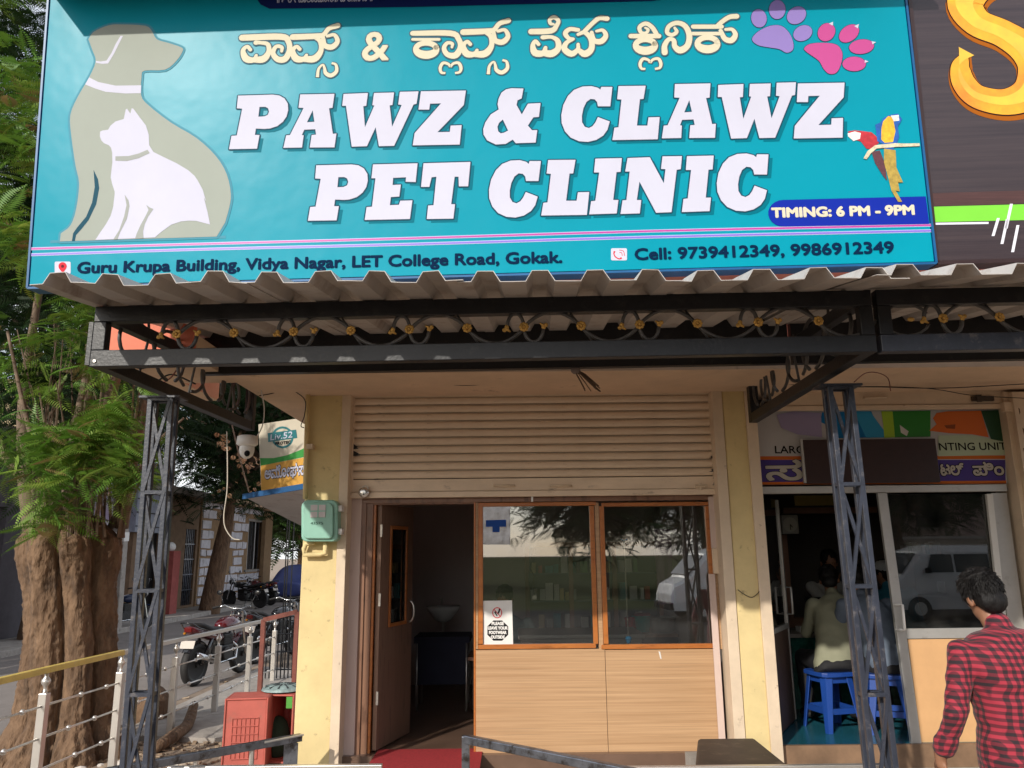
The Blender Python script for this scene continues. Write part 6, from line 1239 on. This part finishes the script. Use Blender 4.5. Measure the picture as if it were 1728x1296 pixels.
def crate(label,px0,px1,py0,py1,Y,D,rz=0,tag=None,back=True):
    A=W(px0,py1,Y);B=W(px1,py0,Y); w=B.x-A.x; h=B.z-max(A.z,GZ); z0=max(A.z,GZ); t=thing('plastic_crate',label,'crate',((A.x+B.x)/2,Y,z0),'red crates by the fence',rz); q=MB()
    t0=t.rotation_euler.z; 
    def add(n,*a,**k): q=MB(); q.box(*a); 
    def bx(n,x0,x1,y0,y1,za,zb,m=crm,par=t): 
        q=MB(); q.box(x0,x1,y0,y1,za,zb); me=mesh_from(q,n); o=bpy.data.objects.new(n,me); COL.objects.link(o); o.parent=par; me.materials.append(m); b=o.modifiers.new('b','BEVEL'); b.width=.004; return o
    x0,x1=-w/2,w/2
    bx('side_wall',x0,x0+.015,0,D,0,h); bx('side_wall',x1-.015,x1,0,D,0,h); bx('side_wall',x0+.015,x1-.015,0,D,h-.015,h); bx('side_wall',x0+.015,x1-.015,0,D,0,.015)
    if back:   # base facing the viewer, with its lattice of ribs
        bx('base',x0+.015,x1-.015,.012,.022,.015,h-.015)
        for k in range(7): x=x0+w*(.2+.6*k/6); bx('rib',x-.004,x+.004,.004,.0118,h*.15,h*.72)
        for k in range(6): z=h*(.15+.57*k/5); bx('rib',x0+w*.2,x0+w*.8,.0,.0038,z-.004,z+.004)
    else:
        bx('base',x0+.015,x1-.015,D-.02,D-.01,.015,h-.015)
        for k in range(5): bx('rib',x0+.02+k*w*.19,x0+.03+k*w*.19,D-.03,D-.0205,h*.5,h*.9)
    if tag:
        bx('green_patch',x0+.0*w+w*.72,x0+w*.95,-.002,-.0005,h*.80,h*.97,flat('green_sticker',(.08,.30,.05)))
    return t
crate('red plastic crate standing on end, its ribbed base towards the street',373,452,1178,1300,7.4,.35,rz=.12)
crate('red plastic crate lying open with green sacking inside beside the pillar',444,497,1172,1300,7.6,.4,rz=-.1,tag=1,back=False)
sk=thing('green_sack','dark green sack stuffed inside the open red crate','sack',W(470,1290,7.7)); q=MB(); c=W(468,1245,7.8); q.ell(c,(.12,.1,.2),12,8); obj('bag',q,M('dark_green_sacking',(.02,.05,.03),.9),sk,smooth=True)
bk=thing('basket_lid','worn grey blue round basket lid lying on top of the open crate','basket',W(478,1165,7.8)); c=W(478,1163,7.8)
q=MB(); q.lathe([(.02,.05),(.12,.045),(.19,.02),(.2,.0),(.17,.0)],c,24); obj('lid',q,M('grey_blue_plastic',(.22,.30,.30),.6,var=.35,scale=18),bk)
q=MB()
for k in range(12): a=k*math.pi/6; q.beam(c+Vector((.05*math.cos(a),.05*math.sin(a),.052)),c+Vector((.17*math.cos(a),.17*math.sin(a),.034)),.012,.008)
obj('rib',q,M('dark_slot',(.03,.04,.045),.8),bk,kind='stuff')
def gput(px,py): p=WZ(px,py,GZ); return p
lg_=thing('fallen_log','short curved brown log lying on the littered ground','log',gput(300,1245)); q=MB(); C=[gput(262,1272)+Vector((0,0,.05)),gput(290,1258)+Vector((0,0,.08)),gput(315,1240)+Vector((0,0,.10)),gput(325,1222)+Vector((0,0,.2))]; q.tube([Vector(x) for x in cr(C,5)],[.05,.055,.06,.06,.062,.065,.065,.065,.06,.06,.06,.06,.058,.055,.05,.05],9); obj('log',q,bark,lg_,smooth=True)
bo=thing('boulder','round brown boulder between the lattice post and the fence','boulder',gput(236,1225)); q=MB(); c=gput(236,1228)+Vector((0,.3,.12)); q.ell(c,(.2,.25,.27),20,14); q.v=[tuple(Vector(v)+(Vector(v)-c).normalized()*.04*noise.noise(Vector(v)*6)) for v in q.v]; obj('rock',q,bark,bo,smooth=True)
for nm,lab,px,py,w,h,c in (('blue_carton','crushed blue and white carton in the litter at the foot of the tree',147,1245,.16,.10,(.16,.38,.55)),('white_carton','torn white carton beside the blue one under the tree',166,1240,.10,.12,(.7,.7,.7)),('green_packet','crumpled green packet right of the white carton',184,1230,.12,.09,(.05,.30,.10)),('yellow_packet','yellow snack packet lying behind the left lattice post',234,1222,.13,.13,(.70,.42,.03))):
    p=gput(px,py); q=MB(); a=random.uniform(-.6,.6); u_=Vector((math.cos(a),math.sin(a),0)); q.obox(p+Vector((0,0,h*.45)),u_*w/2,Vector((-u_.y,u_.x,0))*.03,Vector((.3*h,0,h/2))); setp(obj(nm,q,flat(nm+'_print',c,.5),bev=.01),lab,'litter')
q=MB(); rr=random.Random(8)
for i in range(900):
    x=rr.uniform(-4.4,-2.0); y=rr.uniform(5.2,12.5); 
    if rr.random()<.35: x=rr.uniform(-3.9,-2.6); y=rr.uniform(5.6,8.5)
    s=rr.uniform(.012,.05); a=rr.uniform(0,3.14); z=GZ+.01; q.obox((x,y,z),(s*math.cos(a),s*math.sin(a),rr.uniform(-.01,.01)),(-s*.5*math.sin(a),s*.5*math.cos(a),0),(0,0,.006))
setp(obj('leaf_litter',q,M('dry_litter',(.20,.12,.06),.95,col2=(.50,.42,.33),scale=3)),'dry leaves and chips scattered between the fence and the crates','litter',kind='stuff')
q=MB()
for i in range(260):
    x=rr.uniform(-4.1,-3.0); y=rr.uniform(5.4,7.6); s=rr.uniform(.02,.07); q.ell((x,y,GZ+s*.3),(s,s*.8,s*.6),6,4)
setp(obj('rubble',q,M('pale_rubble',(.50,.46,.42),.95,var=.3,scale=3)),'pale broken rubble at the foot of the pollarded tree','rubble',kind='stuff')
q=MB(); q.prism([(-4.2,8.6,GZ+.001),(-2.0,8.2,GZ+.001),(-2.2,12.5,GZ+.001),(-4.2,13.5,GZ+.001)],(0,0,.05)); obj('side_slab',q,concrete,kind='structure')
# ================= motorbikes
mred=M('maroon_gloss_paint',(.085,.004,.008),.2,var=.08,coat=.6); mblk=M('black_gloss_paint',(.012,.012,.014),.22,coat=.5); chrome=M('chrome',(.6,.6,.6),.12,metal=1); engm=M('dark_engine_metal',(.05,.05,.05),.45,metal=.7); tail=flat('red_lens',(.12,.006,.006),.2); plate=flat('number_plate',(.55,.50,.45),.5)
def motorbike():
    r=thing('motorbike','x','motorbike',(0,0,0)); 
    for x,name in ((-.64,'wheel'),(.66,'wheel')):
        q=MB(); rt=.30; tw=.06 if x<0 else .048; q.lathe([(rt-.075,-tw*.6),(rt-.045,-tw),(rt-.01,-tw*.75),(rt,0),(rt-.01,tw*.75),(rt-.045,tw),(rt-.075,tw*.6)],(x,0,rt),32,'Y'); w=obj('wheel',q,rubber,r,smooth=True)
        q=MB(); q.lathe([(rt-.10,-.035),(rt-.07,-.04),(rt-.07,.04),(rt-.10,.035)],(x,0,rt),32,'Y'); q.lathe([(.04,-.06),(.05,0),(.04,.06)],(x,0,rt),12,'Y'); 
        for k in range(5): a=k*2*math.pi/5; q.beam((x+.03*math.cos(a),0,rt+.03*math.sin(a)),(x+(rt-.09)*math.cos(a),0,rt+(rt-.09)*math.sin(a)),.035,.03,up=(0,1,0))
        obj('rim',q,engm,w)
        q=MB(); n=12; P=[]; a0,a1=(.35,2.5) if x<0 else (.5,2.6)
        q.v=[]; 
        for k in range(n+1):
            a=a0+(a1-a0)*k/n
            for s in (-1,-.5,.5,1): rr_=rt+.035-(.02 if abs(s)==1 else 0); q.v.append((x+rr_*math.cos(a),s*.065,rt+rr_*math.sin(a)))
        q.f=[(k*4+j,k*4+j+1,k*4+5+j,k*4+4+j) for k in range(n) for j in range(3)]; o=obj('mudguard',q,mblk if x<0 else mred,r); o.modifiers.new('s','SOLIDIFY').thickness=.006
    tank=[[( x, y*w, z0+h*zz) for y,zz in ((0,1.0),(.6,.95),(.95,.6),(1,.25),(.8,0),(0,-.05),(-.8,0),(-1,.25),(-.95,.6),(-.6,.95))] for x,w,z0,h in ((-.06,.07,.74,.08),(.02,.12,.72,.15),(.18,.155,.70,.21),(.34,.15,.72,.20),(.42,.09,.74,.13))]
    q=MB(); q.loft(tank); obj('tank',q,mred,r,smooth=True)
    seat=[[(x,y*w,z0+h*zz) for y,zz in ((0,1.0),(.7,.93),(1,.55),(.9,0),(0,-.1),(-.9,0),(-1,.55),(-.7,.93))] for x,w,z0,h in ((-.03,.09,.72,.06),(-.15,.14,.71,.08),(-.4,.14,.73,.08),(-.6,.12,.80,.08),(-.72,.07,.84,.05))]
    q=MB(); q.loft(seat); obj('seat',q,rubber,r,smooth=True)
    tl=[[(x,y*w,z0+h*zz) for y,zz in ((0,1.0),(.8,.8),(1,.3),(.7,0),(0,-.1),(-.7,0),(-1,.3),(-.8,.8))] for x,w,z0,h in ((-.1,.13,.58,.13),(-.4,.14,.62,.13),(-.68,.12,.70,.13),(-.86,.07,.77,.09))]
    q=MB(); q.loft(tl); obj('tail_fairing',q,mred,r,smooth=True)
    q=MB(); q.box(-.88,-.85,-.06,.06,.77,.84); obj('tail_lamp',q,tail,r,bev=.01)
    q=MB(); q.obox((-.86,0,.60),(.003,0,.002),(0,.11,0),(.02,0,.05)); obj('number_plate',q,plate,r)
    q=MB(); q.tube([(-.45,.13,.75),(-.78,.13,.82),(-.92,.09,.90),(-.92,-.09,.90),(-.78,-.13,.82),(-.45,-.13,.75)],.012,6); obj('grab_rail',q,mblk,r,smooth=True)
    q=MB(); q.box(-.14,.22,-.12,.12,.28,.50); q.box(-.02,.24,-.09,.09,.50,.66); q.lathe([(.10,-.16),(.11,0),(.10,.16)],(-.02,0,.38),16,'Y'); obj('engine',q,engm,r,bev=.012)
    q=MB(); 
    for k in range(6): q.box(-.01,.25,-.11,.11,.505+k*.026,.512+k*.026)
    obj('cooling_fin',q,engm,r,kind='stuff')
    q=MB(); q.tube([(.56,0,.92),(.30,0,.72),(.25,0,.45),(.15,0,.26),(-.2,0,.26),(-.2,0,.62),(.30,0,.72)],.022,8); q.tube([(-.2,.09,.35),(-.64,.09,.30)],.018,6); q.tube([(-.2,-.09,.35),(-.64,-.09,.30)],.018,6); q.tube([(-.35,.1,.68),(-.62,.1,.32)],.028,8); q.tube([(-.35,-.1,.68),(-.62,-.1,.32)],.028,8); obj('frame',q,mblk,r,smooth=True)
    q=MB(); q.tube([(.22,-.1,.52),(.36,-.1,.45),(.30,-.12,.28),(-.2,-.15,.27),(-.4,-.16,.33)],.02,8); q.tube([(-.38,-.16,.33),(-.85,-.17,.45)],[.04,.045],12); obj('exhaust',q,chrome,r,smooth=True)
    q=MB(); 
    for s in (-.085,.085): q.tube([(.48,s,.98),(.66,s,.30)],[.024,.02],8)
    q.box(.44,.52,-.1,.1,.88,.92); obj('fork',q,chrome,r)
    q=MB(); q.tube([(.38,.36,1.02),(.46,.22,1.06),(.49,.08,1.01),(.49,-.08,1.01),(.46,-.22,1.06),(.38,-.36,1.02)],.012,8); obj('handlebar',q,chrome,r,smooth=True)
    for s in (-1,1):
        q=MB(); q.tube([(.42,s*.28,1.045),(.37,s*.375,1.02)],.019,8); obj('grip',q,rubber,r); q=MB(); q.tube([(.46,s*.24,1.06),(.48,s*.30,1.22)],.006,5); q.ell((.48,s*.33,1.26),(.012,.055,.04),10,6); obj('mirror',q,mblk,r,smooth=True)
        q=MB(); q.ell((-.72,s*.14,.74),(.03,.025,.02),8,5); obj('indicator',q,flat('amber_lens',(.5,.2,.02),.2),r)
    q=MB(); q.ell((.58,0,.90),(.08,.10,.10),14,10); hl=obj('headlight',q,mblk,r,smooth=True); q=MB(); q.ell((.63,0,.90),(.05,.08,.08),14,10); obj('lens',q,flat('headlight_glass',(.6,.6,.58),.1),hl,smooth=True)
    q=MB(); q.tube([(-.1,.1,.27),(-.18,.26,.02)],.012,6); obj('side_stand',q,mblk,r); q=MB(); q.tube([(.05,-.22,.27),(.05,.22,.27)],.014,6); obj('footrest',q,rubber,r)
    return r
mb0=motorbike()
def place(o,px,py,rz,label): p=WZ(px,py,GZ+.004); o.location=p; o.rotation_euler=(rad(0),0,rz); setp(o,label,'motorbike','motorbikes parked along the side road')
b1=clone(mb0); b2=clone(mb0,mats={mred:mblk}); b3=clone(mb0,mats={mred:mblk}); b4=clone(mb0,mats={mred:M('navy_gloss_paint',(.01,.02,.06),.25)})
place(mb0,366,1146,rad(80),'maroon motorbike parked beyond the fence, its tail towards the viewer')
place(b2,412,1026,rad(165),'black motorbike parked side on in front of the white stone house')
place(b3,462,1112,rad(76),'black motorbike half hidden behind the rusty gate frame')
place(b1,436,1021,rad(150),'maroon motorbike parked just right of the black one far down the road')
place(b4,203,1066,rad(62),'dark two wheeler peeking out right behind the big tree trunk')
cv=thing('covered_car','car under a dark blue fabric cover parked far down the side road','car',WZ(490,1022,GZ)); p=WZ(478,1017,GZ); q=MB(); cb_=MB()
L2=4.0; secs=[(-2.0,.25,.75,.70),(-1.9,.2,.85,.80),(-1.2,.15,.95,.85),(-.7,.15,1.45,.80),(.4,.15,1.5,.80),(1.1,.15,1.0,.84),(1.8,.2,.85,.8),(2.0,.3,.7,.7)]
rr_=[[ (p.x+w*c_*1.0, p.y+2.0+xx, p.z+z0+(z1-z0)*s_) for c_,s_ in ((-1,0),(-1.02,.45),(-.92,.75),(-.7,.97),(0,1.0),(.7,.97),(.92,.75),(1.02,.45),(1,0))] for xx,z0,z1,w in secs]
q.loft(rr_); o=obj('fabric_cover',q,M('dark_blue_cover',(.05,.07,.22),.45,var=.2,scale=3,bump=.4,bs=6),cv,smooth=True); o.modifiers.new('s','SUBSURF').levels=2; o.modifiers['s'].render_levels=2
for sx in (-.72,.72):
    for yy in (.75,3.3): q=MB(); q.lathe([(.2,-.1),(.31,-.09),(.32,0),(.31,.09),(.2,.1)],(p.x+sx,p.y+yy,p.z+.31),20,'X'); obj('wheel',q,rubber,cv,smooth=True)
# ================= the street behind the camera, seen mirrored in the glass
def van(label,x,y,rz,col):
    r=thing('parked_van',label,'van',(0,0,0),'vans parked across the front road'); pm=M('van_paint_'+col[0],col[1],.25,var=.03,coat=.4)
    sec=[(-2.0,.75,1.75),(-1.9,.80,1.88),(.6,.80,1.9),(1.15,.78,1.75),(1.7,.76,1.12),(2.05,.72,.95),(2.15,.66,.7)]
    q=MB(); q.loft([[(xx,w*c_,.28+(z1-.28)*s_) for c_,s_ in ((-1,0),(-1.03,.3),(-1.0,.58),(-.93,.9),(-.8,1),(0,1.02),(.8,1),(.93,.9),(1.0,.58),(1.03,.3),(1,0))] for xx,w,z1 in sec]); obj('body',q,pm,r,bev=.01,smooth=False)
    gl=flat('dark_car_glass',(.02,.025,.03),.05)
    for s in (-1,1):
        for a,b in ((-1.75,-.75),(-.68,.25),(.32,1.05)): q=MB(); q.prism([(a,s*.80,1.22),(b,s*.80,1.22),(b-(.18 if b>1 else 0),s*.765,1.68),(a,s*.765,1.68)],(0,s*.012,0)); obj('side_window',q,gl,r)
        for xx in (-1.3,1.35): 
            q=MB(); q.lathe([(.17,-.09),(.30,-.09),(.31,0),(.30,.09),(.17,.09)],(xx,s*.74,.31),20,'Y'); w=obj('wheel',q,rubber,r,smooth=True); q=MB(); q.lathe([(.17,-.03),(.17,.03)],(xx,s*.81,.31),16,'Y'); obj('rim',q,alum,w)
        q=MB(); q.ell((2.02,s*.55,.78),(.08,.13,.08),12,8); obj('headlight',q,flat('lamp_glass',(.6,.6,.6),.1),r,smooth=True); q=MB(); q.box(1.02,1.12,s*.82,s*.98,1.2,1.34); obj('mirror',q,black,r,bev=.02)
    q=MB(); q.prism([(1.20,-.62,1.70),(1.20,.62,1.70),(1.66,.66,1.20),(1.66,-.66,1.20)],(.02,0,.02)); obj('windscreen',q,gl,r)
    q=MB(); q.box(2.10,2.2,-.7,.7,.3,.5); obj('bumper',q,black,r,bev=.03)
    r.location=(x,y,GZ+.01); r.rotation_euler=(0,0,rz); return r
v1=van('white van parked across the front road opposite the clinic',6.2,-9.2,rad(172),('white',(.6,.6,.6)))
v2=clone(v1,loc=(-6.5,-9.6,GZ+.01),rz=rad(5)); setp(v2,'white van parked across the road far left of the clinic doorway','van')
v3=clone(v1,loc=(11.8,-8.8,GZ+.01),rz=rad(176)); setp(v3,'white van parked opposite the printing shop','van')
def broad(label,X,Y,h,R,z0,n,seed): return bigtree(label,X,Y,h,R,z0,n,leafB,seed,.3,tmpl=TM2,fs=(.8,1.4))
broad('broad dark tree across the road facing the printing shop',9,-24,9.5,5.0,2.2,200,41); broad('broad dark tree across the road left of the taller one',4.4,-27,6.8,3.4,1.8,130,42); broad('large tree beyond the wall across the road',16,-20,11,5.5,2.5,200,43); broad('distant round tree across the road facing the left pillar',-9,-38,7,4.5,1.8,130,44)
bt=thing('leaning_tree','thin leaning branch tree with sparse leaves across the road','tree',(1.6,-5.5,GZ)); q=MB(); C=[Vector(x) for x in cr([(-2.4,-8,GZ),(-2.1,-8,1.6),(-1.3,-8,2.6),(-.3,-8,3.1),(.3,-8,4.4),(.5,-8,6)],5)]; q.tube(C,[.14-.004*k for k in range(len(C))],8); obj('trunk',q,bark2,bt,smooth=True)
rg=np.random.default_rng(3); P,D=sprays([(C[rg.integers(8,len(C))]+Vector(rg.normal(0,.45,3)),Vector((0,0,0))) for _ in range(46)],rg,6,.15); foliage('leaves',P,D,rg.uniform(.2,.4,len(P)),TM2,leafC,bt,9)
wl=thing('boundary_wall','long low plastered boundary wall across the front road','wall',(30,-15,GZ)); obj('wall_face',MB().box(14,60,-15.2,-15,GZ,1.9),M('tan_plaster',(.34,.28,.22),.9,var=.15),wl); obj('coping',MB().box(13.9,60.1,-15.25,-14.95,1.902,2.0),concrete,wl)
bb=thing('opposite_building','low flat roofed building far across the front road','building',(26,-26,GZ)); obj('wall',MB().box(18,40,-34,-26,GZ,5.6),M('pink_plaster',(.45,.32,.28),.9),bb); obj('roof_slab',MB().box(17.6,40.4,-34.4,-25.6,5.602,5.85),concrete,bb)
for k in range(5): w=obj('window',MB().box(20+k*4,21.4+k*4,-25.99,-25.93,2.6,4.2),gdark,bb); obj('sill',MB().box(19.9+k*4,21.5+k*4,-25.985,-25.85,2.48,2.598),concrete,w)
